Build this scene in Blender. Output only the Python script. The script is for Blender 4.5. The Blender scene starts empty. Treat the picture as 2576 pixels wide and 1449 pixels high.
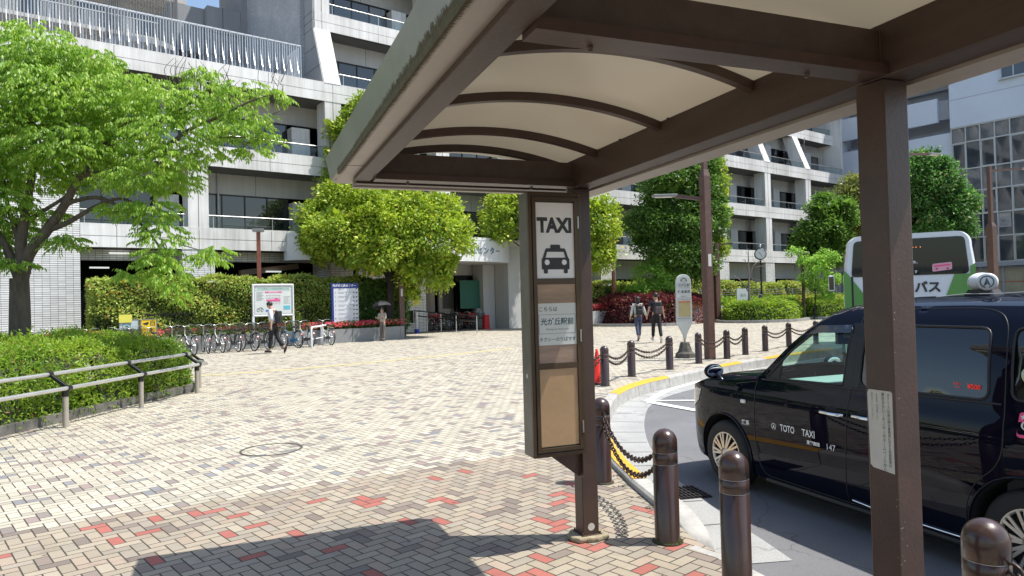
import bpy, math, random
import numpy as np
from mathutils import Vector, Matrix

SC = bpy.context.scene
# ------------------------------------------------------------------ camera
CAM_H = 1.64
FPX, CX, CY = 1750.0, 1288.0, 724.5
_p = math.atan(32.5 / 1750); _r = 0.026
cf = Vector((0, math.cos(_p), math.sin(_p)))
_u0 = Vector((0, -math.sin(_p), math.cos(_p))); _r0 = Vector((1, 0, 0))
cR = math.cos(_r) * _r0 - math.sin(_r) * _u0
cU = math.cos(_r) * _u0 + math.sin(_r) * _r0
cam = bpy.data.cameras.new('camera'); camo = bpy.data.objects.new('camera', cam)
SC.collection.objects.link(camo)
camo.matrix_world = Matrix(((cR.x, cU.x, -cf.x, 0), (cR.y, cU.y, -cf.y, 0), (cR.z, cU.z, -cf.z, CAM_H), (0, 0, 0, 1)))
cam.sensor_width = 36; cam.lens = FPX / 2576 * 36; cam.clip_start = 0.05; cam.clip_end = 2000
SC.camera = camo
# ------------------------------------------------------------------ light
SUN_EL, SUN_AZ = math.radians(63.5), math.radians(91.5)   # azimuth clockwise from +Y
w = bpy.data.worlds.new('World'); SC.world = w; w.use_nodes = True
nt = w.node_tree; bg = nt.nodes['Background']
sky = nt.nodes.new('ShaderNodeTexSky'); sky.sky_type = 'NISHITA'; sky.sun_disc = False
sky.sun_elevation = SUN_EL; sky.sun_rotation = SUN_AZ; sky.air_density = 1.2; sky.dust_density = 1.5; sky.ozone_density = 1.0
nt.links.new(sky.outputs[0], bg.inputs[0]); bg.inputs[1].default_value = 0.15
sl = bpy.data.lights.new('sun', 'SUN'); sl.energy = 5.0; sl.angle = math.radians(0.5); sl.color = (1, 0.955, 0.88)
so = bpy.data.objects.new('sun', sl); SC.collection.objects.link(so)
sd = Vector((math.sin(SUN_AZ) * math.cos(SUN_EL), math.cos(SUN_AZ) * math.cos(SUN_EL), math.sin(SUN_EL)))
so.rotation_euler = sd.to_track_quat('Z', 'Y').to_euler(); so.location = (30, 0, 60)
SC.view_settings.view_transform = 'Standard'; SC.view_settings.look = 'None'
SC.view_settings.exposure = 0.45; SC.view_settings.gamma = 1
SC.cycles.max_bounces = 8; SC.cycles.transparent_max_bounces = 12; SC.cycles.diffuse_bounces = 4
SC.cycles.caustics_reflective = False; SC.cycles.caustics_refractive = False

PI = math.pi
def V(*a): return Vector(a)
def at(x, y, Y):
    "point on the viewing ray of a photo position at depth Y"
    d = cf + cR * ((x - CX) / FPX) - cU * ((y - CY) / FPX)
    return Vector((0, 0, CAM_H)) + d * (Y / d.y)
def atz(x, y, z=0.0):
    d = cf + cR * ((x - CX) / FPX) - cU * ((y - CY) / FPX)
    return Vector((0, 0, CAM_H)) + d * ((z - CAM_H) / d.z)

# ------------------------------------------------------------------ materials
MATS = {}
def mat(name, col, rough=0.6, metal=0.0, var=0.0, vscale=4.0, bump=0.0, bscale=60.0, coat=0.0, spec=0.5, emit=0.0, alpha=1.0, trans=0.0, col2=None, vdetail=4, stretch=None):
    if name in MATS: return MATS[name]
    m = bpy.data.materials.new(name); m.use_nodes = True
    n = m.node_tree; b = n.nodes['Principled BSDF']
    b.inputs['Base Color'].default_value = (*col, 1); b.inputs['Roughness'].default_value = rough
    b.inputs['Metallic'].default_value = metal; b.inputs['Specular IOR Level'].default_value = spec
    b.inputs['Coat Weight'].default_value = coat; b.inputs['Coat Roughness'].default_value = 0.02
    b.inputs['Alpha'].default_value = alpha; b.inputs['Transmission Weight'].default_value = trans
    if emit:
        b.inputs['Emission Color'].default_value = (*col, 1); b.inputs['Emission Strength'].default_value = emit
    if var or bump:
        tc = n.nodes.new('ShaderNodeTexCoord'); co = tc.outputs['Object']
        if stretch:
            mp = n.nodes.new('ShaderNodeMapping'); mp.inputs['Scale'].default_value = stretch
            n.links.new(co, mp.inputs[0]); co = mp.outputs[0]
    if var:
        t = n.nodes.new('ShaderNodeTexNoise'); t.inputs['Scale'].default_value = vscale; t.inputs['Detail'].default_value = vdetail
        t.inputs['Roughness'].default_value = 0.65
        n.links.new(co, t.inputs['Vector'])
        mr = n.nodes.new('ShaderNodeMapRange'); mr.inputs[1].default_value = 0.3; mr.inputs[2].default_value = 0.7
        n.links.new(t.outputs[0], mr.inputs[0])
        mx = n.nodes.new('ShaderNodeMix'); mx.data_type = 'RGBA'
        c2 = col2 if col2 else tuple(c * (1 - var) for c in col)
        mx.inputs[6].default_value = (*col, 1); mx.inputs[7].default_value = (*c2, 1)
        n.links.new(mr.outputs[0], mx.inputs[0]); n.links.new(mx.outputs[2], b.inputs['Base Color'])
    if bump:
        t2 = n.nodes.new('ShaderNodeTexNoise'); t2.inputs['Scale'].default_value = bscale; t2.inputs['Detail'].default_value = 5
        n.links.new(tc.outputs['Object'], t2.inputs['Vector'])
        bp = n.nodes.new('ShaderNodeBump'); bp.inputs['Strength'].default_value = bump; bp.inputs['Distance'].default_value = 0.01
        n.links.new(t2.outputs[0], bp.inputs['Height']); n.links.new(bp.outputs[0], b.inputs['Normal'])
    MATS[name] = m; return m

class NG:
    "tiny node helper"
    def __init__(s, m): s.m = m; s.t = m.node_tree; s.b = s.t.nodes.get('Principled BSDF')
    def n(s, typ, **kw):
        q = s.t.nodes.new('ShaderNode' + typ)
        for k, v in kw.items(): setattr(q, k, v)
        return q
    def l(s, a, b): s.t.links.new(a, b)
    def math(s, op, a, b=None, c=None):
        q = s.t.nodes.new('ShaderNodeMath'); q.operation = op
        for i, v in enumerate((a, b, c)):
            if v is None: continue
            if isinstance(v, (int, float)): q.inputs[i].default_value = v
            else: s.t.links.new(v, q.inputs[i])
        return q.outputs[0]
    def mix(s, f, a, b):
        q = s.t.nodes.new('ShaderNodeMix'); q.data_type = 'RGBA'
        for i, v in ((0, f), (6, a), (7, b)):
            if isinstance(v, (int, float)): q.inputs[i].default_value = v
            elif isinstance(v, tuple): q.inputs[i].default_value = (*v, 1) if len(v) == 3 else v
            else: s.t.links.new(v, q.inputs[i])
        return q.outputs[2]

def glassy(name, tint, rough=.0, refl=1.0):
    "thin pane: tinted see-through with fresnel reflection"
    m = bpy.data.materials.new(name); m.use_nodes = True; g = NG(m); g.t.nodes.remove(g.b); out = g.t.nodes['Material Output']
    t = g.n('BsdfTransparent'); t.inputs[0].default_value = (*tint, 1); gl = g.n('BsdfGlossy'); gl.inputs['Roughness'].default_value = rough
    fr = g.n('Fresnel'); fr.inputs[0].default_value = 1.5; mx = g.n('MixShader'); geo = g.n('NewGeometry'); g.l(g.math('MULTIPLY', g.math('MULTIPLY', fr.outputs[0], refl), g.math('SUBTRACT', 1.0, geo.outputs['Backfacing'])), mx.inputs[0]); g.l(t.outputs[0], mx.inputs[1]); g.l(gl.outputs[0], mx.inputs[2]); g.l(mx.outputs[0], out.inputs[0])
    MATS[name] = m; return m

# ------------------------------------------------------------------ object helpers
COL = SC.collection
class MB:
    def __init__(s): s.v = []; s.f = []; s.sm = []
    def add(s, vs, fs, smooth=False):
        o = len(s.v); s.v += [tuple(p) for p in vs]; s.f += [tuple(i + o for i in f) for f in fs]; s.sm += [smooth] * len(fs)
        return s
    def box(s, c, d, rz=0.0, M=None):
        x, y, z = d[0] / 2, d[1] / 2, d[2] / 2
        vs = [Vector((a * x, b * y, e * z)) for a in (-1, 1) for b in (-1, 1) for e in (-1, 1)]
        if M is None: M = Matrix.Rotation(rz, 3, 'Z') if rz else Matrix.Identity(3)
        vs = [M @ p + Vector(c) for p in vs]
        return s.add(vs, [(0, 1, 3, 2), (4, 6, 7, 5), (0, 4, 5, 1), (2, 3, 7, 6), (0, 2, 6, 4), (1, 5, 7, 3)])
    def bb(s, x0, x1, y0, y1, z0, z1): return s.box(((x0 + x1) / 2, (y0 + y1) / 2, (z0 + z1) / 2), (abs(x1 - x0), abs(y1 - y0), abs(z1 - z0)))
    def beam(s, p0, p1, wd, ht, up=(0, 0, 1)):
        p0, p1 = Vector(p0), Vector(p1); d = (p1 - p0); L = d.length; d.normalize(); up = Vector(up)
        x = d.cross(up)
        if x.length < 1e-4: x = d.cross(Vector((0, 1, 0)))
        x.normalize(); z = x.cross(d)
        M = Matrix((x, d, z)).transposed()
        return s.box((p0 + p1) / 2, (wd, L, ht), M=M)
    def tube(s, pts, r, n=8, caps=True, smooth=True, closed=False):
        pts = [Vector(p) for p in pts]; N = len(pts)
        rs = r if isinstance(r, (list, tuple)) else [r] * N
        up = Vector((0, 0, 1)); rings = []; prev = None
        for i, p in enumerate(pts):
            if closed: d = pts[(i + 1) % N] - pts[i - 1]
            else: d = pts[min(i + 1, N - 1)] - pts[max(i - 1, 0)]
            if d.length < 1e-9: d = Vector((0, 0, 1))
            d.normalize()
            if prev is None:
                a = d.cross(up)
                if a.length < 0.05: a = d.cross(Vector((1, 0, 0)))
            else:
                a = prev - d * prev.dot(d)
                if a.length < 1e-4: a = d.cross(up)
            a.normalize(); b = d.cross(a); prev = a
            rings.append([p + (a * math.cos(t) + b * math.sin(t)) * rs[i] for t in (2 * PI * k / n for k in range(n))])
        vs = [q for ring in rings for q in ring]; fs = []
        for i in range(N if closed else N - 1):
            j = (i + 1) % N
            for k in range(n):
                k2 = (k + 1) % n
                fs.append((i * n + k, i * n + k2, j * n + k2, j * n + k))
        s.add(vs, fs, smooth)
        if caps and not closed:
            s.add(rings[0], [tuple(range(n))][::-1]); s.add(rings[-1], [tuple(range(n))])
        return s
    def cyl(s, p0, p1, r0, r1=None, n=16, smooth=True): return s.tube([p0, p1], [r0, r0 if r1 is None else r1], n, True, smooth)
    def lathe(s, prof, c=(0, 0, 0), n=24, axis='Z', smooth=True, M=None):
        vs = []; fs = []; c = Vector(c)
        for (r, h) in prof:
            for k in range(n):
                t = 2 * PI * k / n; p = Vector((r * math.cos(t), r * math.sin(t), h))
                if axis == 'Y': p = Vector((p.x, h, p.y))
                if axis == 'X': p = Vector((h, p.x, p.y))
                if M is not None: p = M @ p
                vs.append(p + c)
        for i in range(len(prof) - 1):
            for k in range(n):
                k2 = (k + 1) % n; fs.append((i * n + k, i * n + k2, (i + 1) * n + k2, (i + 1) * n + k))
        return s.add(vs, fs, smooth)
    def prism(s, poly, y0, y1, plane='XZ', M=None, c=(0, 0, 0)):
        "extrude 2-D polygon; plane XZ extrudes along Y, XY along Z, YZ along X"
        vs = []
        for h in (y0, y1):
            for a, b in poly:
                p = Vector((a, h, b)) if plane == 'XZ' else Vector((a, b, h)) if plane == 'XY' else Vector((h, a, b))
                if M is not None: p = M @ p
                vs.append(p + Vector(c))
        n = len(poly); fs = [tuple(range(n)), tuple(range(2 * n - 1, n - 1, -1))]
        fs += [(i, i + n, (i + 1) % n + n, (i + 1) % n) for i in range(n)]
        return s.add(vs, fs)
    def sphere(s, c, r, n=16, m=10, smooth=True, M=None):
        rr = r if isinstance(r, (tuple, list)) else (r, r, r); vs = []; fs = []
        for i in range(m + 1):
            a = PI * i / m
            for k in range(n):
                t = 2 * PI * k / n
                p = Vector((rr[0] * math.sin(a) * math.cos(t), rr[1] * math.sin(a) * math.sin(t), rr[2] * math.cos(a)))
                if M is not None: p = M @ p
                vs.append(p + Vector(c))
        for i in range(m):
            for k in range(n):
                k2 = (k + 1) % n; fs.append((i * n + k, (i + 1) * n + k, (i + 1) * n + k2, i * n + k2))
        return s.add(vs, fs, smooth)
    def grid(s, f, nu, nv, smooth=True, flip=False):
        vs = [f(i / nu, j / nv) for i in range(nu + 1) for j in range(nv + 1)]; fs = []
        for i in range(nu):
            for j in range(nv):
                a = i * (nv + 1) + j; q = (a, a + nv + 1, a + nv + 2, a + 1)
                fs.append(q[::-1] if flip else q)
        return s.add(vs, fs, smooth)
    def build(s, name, m, parent=None, bevel=0.0, seg=2, sub=0, solid=0.0):
        me = bpy.data.meshes.new(name); me.from_pydata(s.v, [], s.f)
        me.materials.append(m); me.polygons.foreach_set('use_smooth', s.sm); me.update()
        o = bpy.data.objects.new(name, me); COL.objects.link(o)
        if parent is not None: o.parent = parent
        if solid:
            q = o.modifiers.new('solid', 'SOLIDIFY'); q.thickness = solid; q.offset = 0
        if bevel:
            q = o.modifiers.new('bevel', 'BEVEL'); q.width = bevel; q.segments = seg; q.limit_method = 'ANGLE'; q.angle_limit = 0.7
        if sub:
            q = o.modifiers.new('sub', 'SUBSURF'); q.levels = sub; q.render_levels = sub
        return o

def tag(o, label=None, cat=None, group=None, kind=None):
    if label: o['label'] = label
    if cat: o['category'] = cat
    if group: o['group'] = group
    if kind: o['kind'] = kind
    return o
def thing(name, label, cat, loc=(0, 0, 0), rz=0.0, group=None):
    o = bpy.data.objects.new(name, None); COL.objects.link(o); o.empty_display_size = 0.2
    o.location = loc; o.rotation_euler = (0, 0, rz); return tag(o, label, cat, group)
def copy_tree(o, parent=None, loc=None, rz=None, label=None, swap=None):
    c = o.copy(); COL.objects.link(c)
    if parent is not None: c.parent = parent
    for ch in list(o.children): copy_tree(ch, c)
    if loc is not None: c.location = loc
    if rz is not None: c.rotation_euler = (0, 0, rz)
    if label: c['label'] = label
    return c
FONT_OFF = []
def text(name, s, m, parent, loc, size, rot=(PI / 2, 0, 0), align='CENTER', sx=1.0, depth=0.0, vert=False, bold=0.0, space=1.0):
    cu = bpy.data.curves.new(name, 'FONT'); cu.body = s; cu.size = size; cu.align_x = align; cu.align_y = 'CENTER'
    cu.extrude = depth; cu.offset = bold; cu.space_character = space; cu.resolution_u = 3
    cu.space_line = 0.95
    o = bpy.data.objects.new(name, cu)
    COL.objects.link(o); o.rotation_euler = rot; o.location = loc; o.scale = (sx, 1, 1)
    dg = bpy.context.evaluated_depsgraph_get(); dg.update()
    me = bpy.data.meshes.new_from_object(o.evaluated_get(dg)); me.name = name
    me.materials.clear(); me.materials.append(m)
    q = bpy.data.objects.new(name, me); COL.objects.link(q)
    q.rotation_euler = rot; q.location = loc; q.scale = (sx, 1, 1)
    if parent is not None: q.parent = parent
    bpy.data.objects.remove(o); bpy.data.curves.remove(cu)
    return q

# facade frame: local x along the centre's facade, y into the building
TH = 0.91291405; D0 = 33.2
FN = Vector((-math.cos(TH), math.sin(TH), 0)); FU = Vector((math.sin(TH), math.cos(TH), 0))
FRZ = PI / 2 - TH
def fw(u, v, z=0.0): return FU * u + FN * (D0 + v) + Vector((0, 0, z))
# shelter frame
SAL = math.radians(21.5); SP = Vector((.475, 4.82, 0))
SX = Vector((math.cos(SAL), math.sin(SAL), 0)); SY = Vector((-math.sin(SAL), math.cos(SAL), 0))
def sw(x, y, z=0.0): return SP + SX * x + SY * y + Vector((0, 0, z))
ROAD = -0.17

# ------------------------------------------------------------------ ground
def herringbone():
    m = mat('plaza pavers', (.5, .45, .36), 0.85); g = NG(m)
    geo = g.n('NewGeometry'); mp = g.n('Mapping'); mp.vector_type = 'POINT'
    mp.inputs['Rotation'].default_value = (0, 0, -FRZ - 0.075); sc = 1 / .0895
    mp.inputs['Scale'].default_value = (sc, sc, sc); g.l(geo.outputs['Position'], mp.inputs[0])
    sep = g.n('SeparateXYZ'); g.l(mp.outputs[0], sep.inputs[0]); x, y = sep.outputs[0], sep.outputs[1]
    i, j = g.math('FLOOR', x), g.math('FLOOR', y); fx, fy = g.math('SUBTRACT', x, i), g.math('SUBTRACT', y, j)
    k = g.math('FLOORED_MODULO', g.math('SUBTRACT', i, j), 4.0)
    def eq(v): return g.math('COMPARE', k, float(v), 0.1)
    m0, m1, m2, m3 = eq(0), eq(1), eq(2), eq(3)
    L = g.math('MAXIMUM', fx, m1); R = g.math('MAXIMUM', g.math('SUBTRACT', 1.0, fx), m0)
    B = g.math('MAXIMUM', fy, m2); T = g.math('MAXIMUM', g.math('SUBTRACT', 1.0, fy), m3)
    d = g.math('MINIMUM', g.math('MINIMUM', L, R), g.math('MINIMUM', B, T))
    bi = g.math('SUBTRACT', i, m1); bj = g.math('SUBTRACT', j, m2); vert = g.math('ADD', m2, m3)
    cb = g.n('CombineXYZ'); g.l(bi, cb.inputs[0]); g.l(bj, cb.inputs[1]); g.l(vert, cb.inputs[2])
    wn = g.n('TexWhiteNoise', noise_dimensions='3D'); g.l(cb.outputs[0], wn.inputs['Vector'])
    w2 = g.n('SeparateColor'); g.l(wn.outputs['Color'], w2.inputs[0]); r1, r2, r3 = w2.outputs[0], w2.outputs[1], w2.outputs[2]
    # two fields of paving: cream beyond the line, tan and red nearer the shelter
    # brick centre back in world space is not needed: the line runs along the courses, so compare in pattern space
    line = BLINE
    bjw = g.math('ADD', bj, g.math('MULTIPLY', bi, line[1]))
    near = g.math('LESS_THAN', bjw, line[0])
    def ramp(fac, cols):
        rp = g.n('ValToRGB'); rp.color_ramp.interpolation = 'CONSTANT'
        e = rp.color_ramp.elements
        while len(e) < len(cols): e.new(0.5)
        for q, (p, c) in zip(e, cols): q.position = p; q.color = (*c, 1)
        g.l(fac, rp.inputs[0]); return rp.outputs[0]
    far_c = ramp(r1, [(0, (.47, .43, .345)), (.28, (.50, .465, .38)), (.50, (.44, .41, .33)), (.74, (.37, .34, .28)), (.85, (.25, .215, .195)), (.91, (.30, .235, .215)), (.955, (.225, .225, .235))])
    near_c = ramp(r1, [(0, (.335, .285, .215)), (.26, (.365, .315, .24)), (.48, (.315, .275, .22)), (.70, (.35, .28, .215)), (.80, (.20, .165, .14)), (.87, (.235, .19, .16)), (.925, (.36, .12, .095))])
    col = g.mix(near, far_c, near_c)
    # speckle of the aggregate and grime
    no = g.n('TexNoise'); no.inputs['Scale'].default_value = 160; no.inputs['Detail'].default_value = 3; g.l(geo.outputs['Position'], no.inputs['Vector'])
    sp = g.n('MapRange'); sp.inputs[1].default_value = .3; sp.inputs[2].default_value = .7; sp.inputs[3].default_value = .80; sp.inputs[4].default_value = 1.12; g.l(no.outputs[0], sp.inputs[0])
    n2 = g.n('TexNoise'); n2.inputs['Scale'].default_value = .9; n2.inputs['Detail'].default_value = 6; n2.inputs['Roughness'].default_value = .7; g.l(geo.outputs['Position'], n2.inputs['Vector'])
    s2 = g.n('MapRange'); s2.inputs[1].default_value = .3; s2.inputs[2].default_value = .72; s2.inputs[3].default_value = .84; s2.inputs[4].default_value = 1.06; g.l(n2.outputs[0], s2.inputs[0])
    vo = g.n('TexVoronoi'); vo.inputs['Scale'].default_value = 2.6; g.l(geo.outputs['Position'], vo.inputs['Vector'])
    gm = g.n('MapRange'); gm.inputs[1].default_value = .035; gm.inputs[2].default_value = .055; gm.inputs[3].default_value = .45; gm.inputs[4].default_value = 1.0; g.l(vo.outputs['Distance'], gm.inputs[0])
    n3 = g.n('TexNoise'); n3.inputs['Scale'].default_value = 3.2; n3.inputs['Detail'].default_value = 7; n3.inputs['Roughness'].default_value = .75; n3.inputs['Distortion'].default_value = 1.2; g.l(geo.outputs['Position'], n3.inputs['Vector'])
    s3 = g.n('MapRange'); s3.inputs[1].default_value = .56; s3.inputs[2].default_value = .70; s3.inputs[3].default_value = 1.0; s3.inputs[4].default_value = .72; g.l(n3.outputs[0], s3.inputs[0])
    tone = g.math('MULTIPLY', g.math('MULTIPLY', g.math('MULTIPLY', sp.outputs[0], s2.outputs[0]), g.math('MULTIPLY', gm.outputs[0], s3.outputs[0])), g.math('ADD', .93, g.math('MULTIPLY', r2, .14)))
    vm = g.n('VectorMath', operation='SCALE'); g.l(col, vm.inputs[0]); g.l(tone, vm.inputs['Scale'])
    jm = g.n('MapRange'); jm.inputs[1].default_value = .035; jm.inputs[2].default_value = .075; g.l(d, jm.inputs[0])
    fin = g.mix(jm.outputs[0], (.045, .038, .028), vm.outputs[0])
    g.l(fin, g.b.inputs['Base Color'])
    hm = g.n('MapRange'); hm.inputs[1].default_value = 0; hm.inputs[2].default_value = .07; g.l(d, hm.inputs[0])
    hh = g.math('ADD', g.math('ADD', hm.outputs[0], g.math('MULTIPLY', no.outputs[0], .12)), g.math('MULTIPLY', r3, .25))
    bp = g.n('Bump'); bp.inputs['Strength'].default_value = .6; bp.inputs['Distance'].default_value = .004; g.l(hh, bp.inputs['Height']); g.l(bp.outputs[0], g.b.inputs['Normal'])
    return m
# the colour change runs from (-3.5,5.36) to (-0.48,7.12); express it in pattern units
def pat(P):
    a = -FRZ - 0.075; sc = 1 / .0895
    return (sc * (P[0] * math.cos(a) - P[1] * math.sin(a)), sc * (P[0] * math.sin(a) + P[1] * math.cos(a)))
_a, _b = pat((-3.5, 5.363)), pat((-.484, 7.119))
_s = -(_b[1] - _a[1]) / (_b[0] - _a[0])
BLINE = (_a[1] + _s * _a[0], _s)
M_PAVE = herringbone()

def asphalt(name, c1, c2):
    m = mat(name, c1, .9); g = NG(m); geo = g.n('NewGeometry')
    a = g.n('TexNoise'); a.inputs['Scale'].default_value = 130; a.inputs['Detail'].default_value = 4; g.l(geo.outputs['Position'], a.inputs['Vector'])
    b = g.n('TexNoise'); b.inputs['Scale'].default_value = 1.3; b.inputs['Detail'].default_value = 6; g.l(geo.outputs['Position'], b.inputs['Vector'])
    v = g.n('TexVoronoi'); v.inputs['Scale'].default_value = 260; g.l(geo.outputs['Position'], v.inputs['Vector'])
    mr = g.n('MapRange'); mr.inputs[1].default_value = .35; mr.inputs[2].default_value = .7; g.l(a.outputs[0], mr.inputs[0])
    c = g.mix(mr.outputs[0], c1, c2)
    m2 = g.n('MapRange'); m2.inputs[1].default_value = .3; m2.inputs[2].default_value = .7; m2.inputs[3].default_value = .85; m2.inputs[4].default_value = 1.12; g.l(b.outputs[0], m2.inputs[0])
    ck = g.n('TexVoronoi', feature='DISTANCE_TO_EDGE'); ck.inputs['Scale'].default_value = .33; nd = g.n('TexNoise'); nd.inputs['Scale'].default_value = 2.2; nd.inputs['Detail'].default_value = 6; g.l(geo.outputs['Position'], nd.inputs['Vector'])
    va = g.n('VectorMath', operation='MULTIPLY_ADD'); g.l(nd.outputs['Color'], va.inputs[0]); va.inputs[1].default_value = (.7, .7, .7); g.l(geo.outputs['Position'], va.inputs[2]); g.l(va.outputs[0], ck.inputs['Vector'])
    cm = g.n('MapRange'); cm.inputs[1].default_value = .0015; cm.inputs[2].default_value = .004; cm.inputs[3].default_value = .72; cm.inputs[4].default_value = 1.0; g.l(ck.outputs['Distance'], cm.inputs[0])
    ol = g.n('TexNoise'); ol.inputs['Scale'].default_value = 2.7; ol.inputs['Detail'].default_value = 7; ol.inputs['Roughness'].default_value = .7; g.l(geo.outputs['Position'], ol.inputs['Vector']); om = g.n('MapRange'); om.inputs[1].default_value = .60; om.inputs[2].default_value = .72; om.inputs[3].default_value = 1.0; om.inputs[4].default_value = .7; g.l(ol.outputs[0], om.inputs[0])
    vm = g.n('VectorMath', operation='SCALE'); g.l(c, vm.inputs[0]); g.l(g.math('MULTIPLY', m2.outputs[0], g.math('MULTIPLY', cm.outputs[0], om.outputs[0])), vm.inputs['Scale']); g.l(vm.outputs[0], g.b.inputs['Base Color'])
    bp = g.n('Bump'); bp.inputs['Strength'].default_value = .5; bp.inputs['Distance'].default_value = .004; g.l(v.outputs[0], bp.inputs['Height']); g.l(bp.outputs[0], g.b.inputs['Normal'])
    return m
M_ASPH = asphalt('asphalt', (.115, .118, .125), (.20, .20, .21))
M_APRON = asphalt('gutter concrete', (.28, .285, .28), (.40, .40, .39))
M_KERB = mat('kerb concrete', (.46, .45, .42), .85, var=.35, vscale=7, bump=.3, bscale=90)
M_YEL = mat('yellow kerb paint', (.74, .40, .035), .7, var=.25, vscale=14, bump=.3, bscale=90)
M_WHITE_LINE = mat('white road paint', (.72, .72, .70), .7, var=.18, vscale=12, bump=.2, bscale=120)

KB = [(1.20, 4.66), (1.15, 5.03), (1.08, 5.45), (.99, 6.1), (.93, 6.8), (.915, 7.5), (.94, 8.2), (1.03, 9.1), (1.22, 10.25), (1.56, 11.65), (1.97, 12.58), (2.45, 13.35), (2.95, 13.95), (3.6, 14.72), (4.3, 15.5), (5.05, 16.35), (5.8, 17.1), (7.6, 18.75), (10, 20.6), (13, 22.5), (18, 25.0), (30, 29.5)]
def smooth_path(P, step=0.3):
    P = [Vector((p[0], p[1], 0)) for p in P]; out = []
    Q = [P[0] * 2 - P[1]] + P + [P[-1] * 2 - P[-2]]
    for i in range(1, len(Q) - 2):
        a, b, c, d = Q[i - 1:i + 3]; n = max(1, int((c - b).length / step))
        for k in range(n):
            t = k / n
            out.append(0.5 * ((2 * b) + (c - a) * t + (2 * a - 5 * b + 4 * c - d) * t * t + (3 * b - a - 3 * c + d) * t ** 3))
    out.append(P[-1]); return out
KP = smooth_path(KB)
def normals(P):
    out = []
    for i in range(len(P)):
        d = (P[min(i + 1, len(P) - 1)] - P[max(i - 1, 0)]).normalized(); out.append(Vector((d.y, -d.x, 0)))
    return out
KNrm = normals(KP)
_near = [V(1.20, 4.66, 0), V(1.30, 4.40, 0)]
_dir = -SY
NE = [V(1.30, 4.40, 0) + _dir * t for t in (0, 1.5, 3, 6, 12, 40)]
poly = [p.copy() for p in KP[::-1]] + NE + [V(60, -60, 0), V(-250, -60, 0), V(-250, 350, 0), V(250, 350, 0), V(250, 110, 0), V(60, 38, 0)]
mb = MB(); mb.add(poly, [tuple(range(len(poly)))[::-1]])
plz = mb.build('plaza_paving', M_PAVE); tag(plz, kind='structure')
mb = MB(); mb.add([(-250, -60, ROAD), (260, -60, ROAD), (260, 350, ROAD), (-250, 350, ROAD)], [(0, 1, 2, 3)])
tag(mb.build('road', M_ASPH), kind='structure')
def strip(P, o0, o1, z0, z1, name, m, kind='structure', rng=None):
    nn = normals(P); idx = range(len(P)) if rng is None else [i for i in range(len(P)) if rng(P[i])]
    mb = MB(); vs = []; fs = []
    for q, i in enumerate(idx):
        vs += [P[i] + nn[i] * o0 + V(0, 0, z0), P[i] + nn[i] * o1 + V(0, 0, z1)]
        if q: fs.append((2 * q - 2, 2 * q - 1, 2 * q + 1, 2 * q))
    mb.add(vs, fs, True); o = mb.build(name, m); tag(o, kind=kind); return o
# gutter apron
strip(KP, .17, .66, ROAD + .006, ROAD + .004, 'gutter', M_APRON)
strip([p for p in [V(1.20, 4.66, 0)] + NE], .10, .80, ROAD + .0065, ROAD + .0045, 'gutter', M_APRON)
# apron joints
mb = MB()
for i in range(2, len(KP) - 20, 2):
    a = KP[i] + KNrm[i] * .19 + V(0, 0, ROAD + .008); b = KP[i] + KNrm[i] * .65 + V(0, 0, ROAD + .008)
    t = (KP[i + 1] - KP[i]).normalized() * .006
    mb.add([a - t, b - t, b + t, a + t], [(0, 1, 2, 3)])
tag(mb.build('gutter_joints', mat('joint dark', (.10, .10, .095), .9)), kind='structure')
# kerb: stones laid along the path, yellow ones painted on top
def kerb_stone(mb, i0, i1, zt=.06, w0=-.0, w1=.165):
    vs = []; c = .02
    for i in (i0, i1):
        nn, p = KNrm[i], KP[i]
        e = (KP[i1] - KP[i0]).normalized() * (.006 if i == i0 else -.006)
        for o, z in ((w0, ROAD), (w0, zt - c), (w0 + c, zt), (w1 - c, zt), (w1, zt - c * 1.6), (w1 + .01, ROAD)):
            vs.append(p + e + nn * o + V(0, 0, z))
    n = 6; fs = [(k, k + 1, n + k + 1, n + k) for k in range(n - 1)] + [tuple(range(n))[::-1], tuple(range(n, 2 * n))]
    mb.add(vs, fs)
mk, my = MB(), MB()
i = 2
while i < len(KP) - 2:
    yy = KP[i].y
    yel = (5.85 < yy < 8.2) or (11.1 < yy < 13.9) or (15.0 < yy < 16.3) or (17.2 < yy < 19.5)
    kerb_stone(mk, i, i + 2)
    if yel:
        vs = []
        for k in (i, i + 2):
            vs += [KP[k] + KNrm[k] * .02 + V(0, 0, .064), KP[k] + KNrm[k] * .145 + V(0, 0, .064), KP[k] + KNrm[k] * .169 + V(0, 0, .030), ]
        my.add(vs, [(0, 1, 4, 3), (1, 2, 5, 4)])
    i += 2
# rounded end stone of the kerb by the nearest bollard
vs = []; fs = []
e0, n0 = KP[2], KNrm[2]; t0 = (KP[0] - KP[2]).normalized()
L = 9
for q in range(L):
    a = q / (L - 1); h = (.075 - ROAD) * max(0, math.cos(a * PI / 2)) ** .55 + ROAD - .01; w1 = .20 - .03 * a
    p = e0 + t0 * (.66 * math.sin(a * PI / 2))
    for o, z in ((0, ROAD - .02), (0, h - .02), (.02, h), (w1 - .02, h), (w1, h - .03), (w1 + .01, ROAD - .02)): vs.append(p + n0 * o + V(0, 0, z))
for q in range(L - 1):
    for k in range(5): fs.append((q * 6 + k, q * 6 + k + 1, q * 6 + k + 7, q * 6 + k + 6))
mk.add(vs, fs, True)
tag(mk.build('kerb', M_KERB), kind='structure'); tag(my.build('kerb_yellow_paint', M_YEL), kind='structure')
# dropped kerb beside the shelter
DP = [V(1.16, 4.60, 0)] + NE
strip(DP, .0, .14, .004, -.005, 'kerb', M_KERB); strip(DP, .14, .26, -.005, ROAD + .01, 'kerb', M_KERB)
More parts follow.
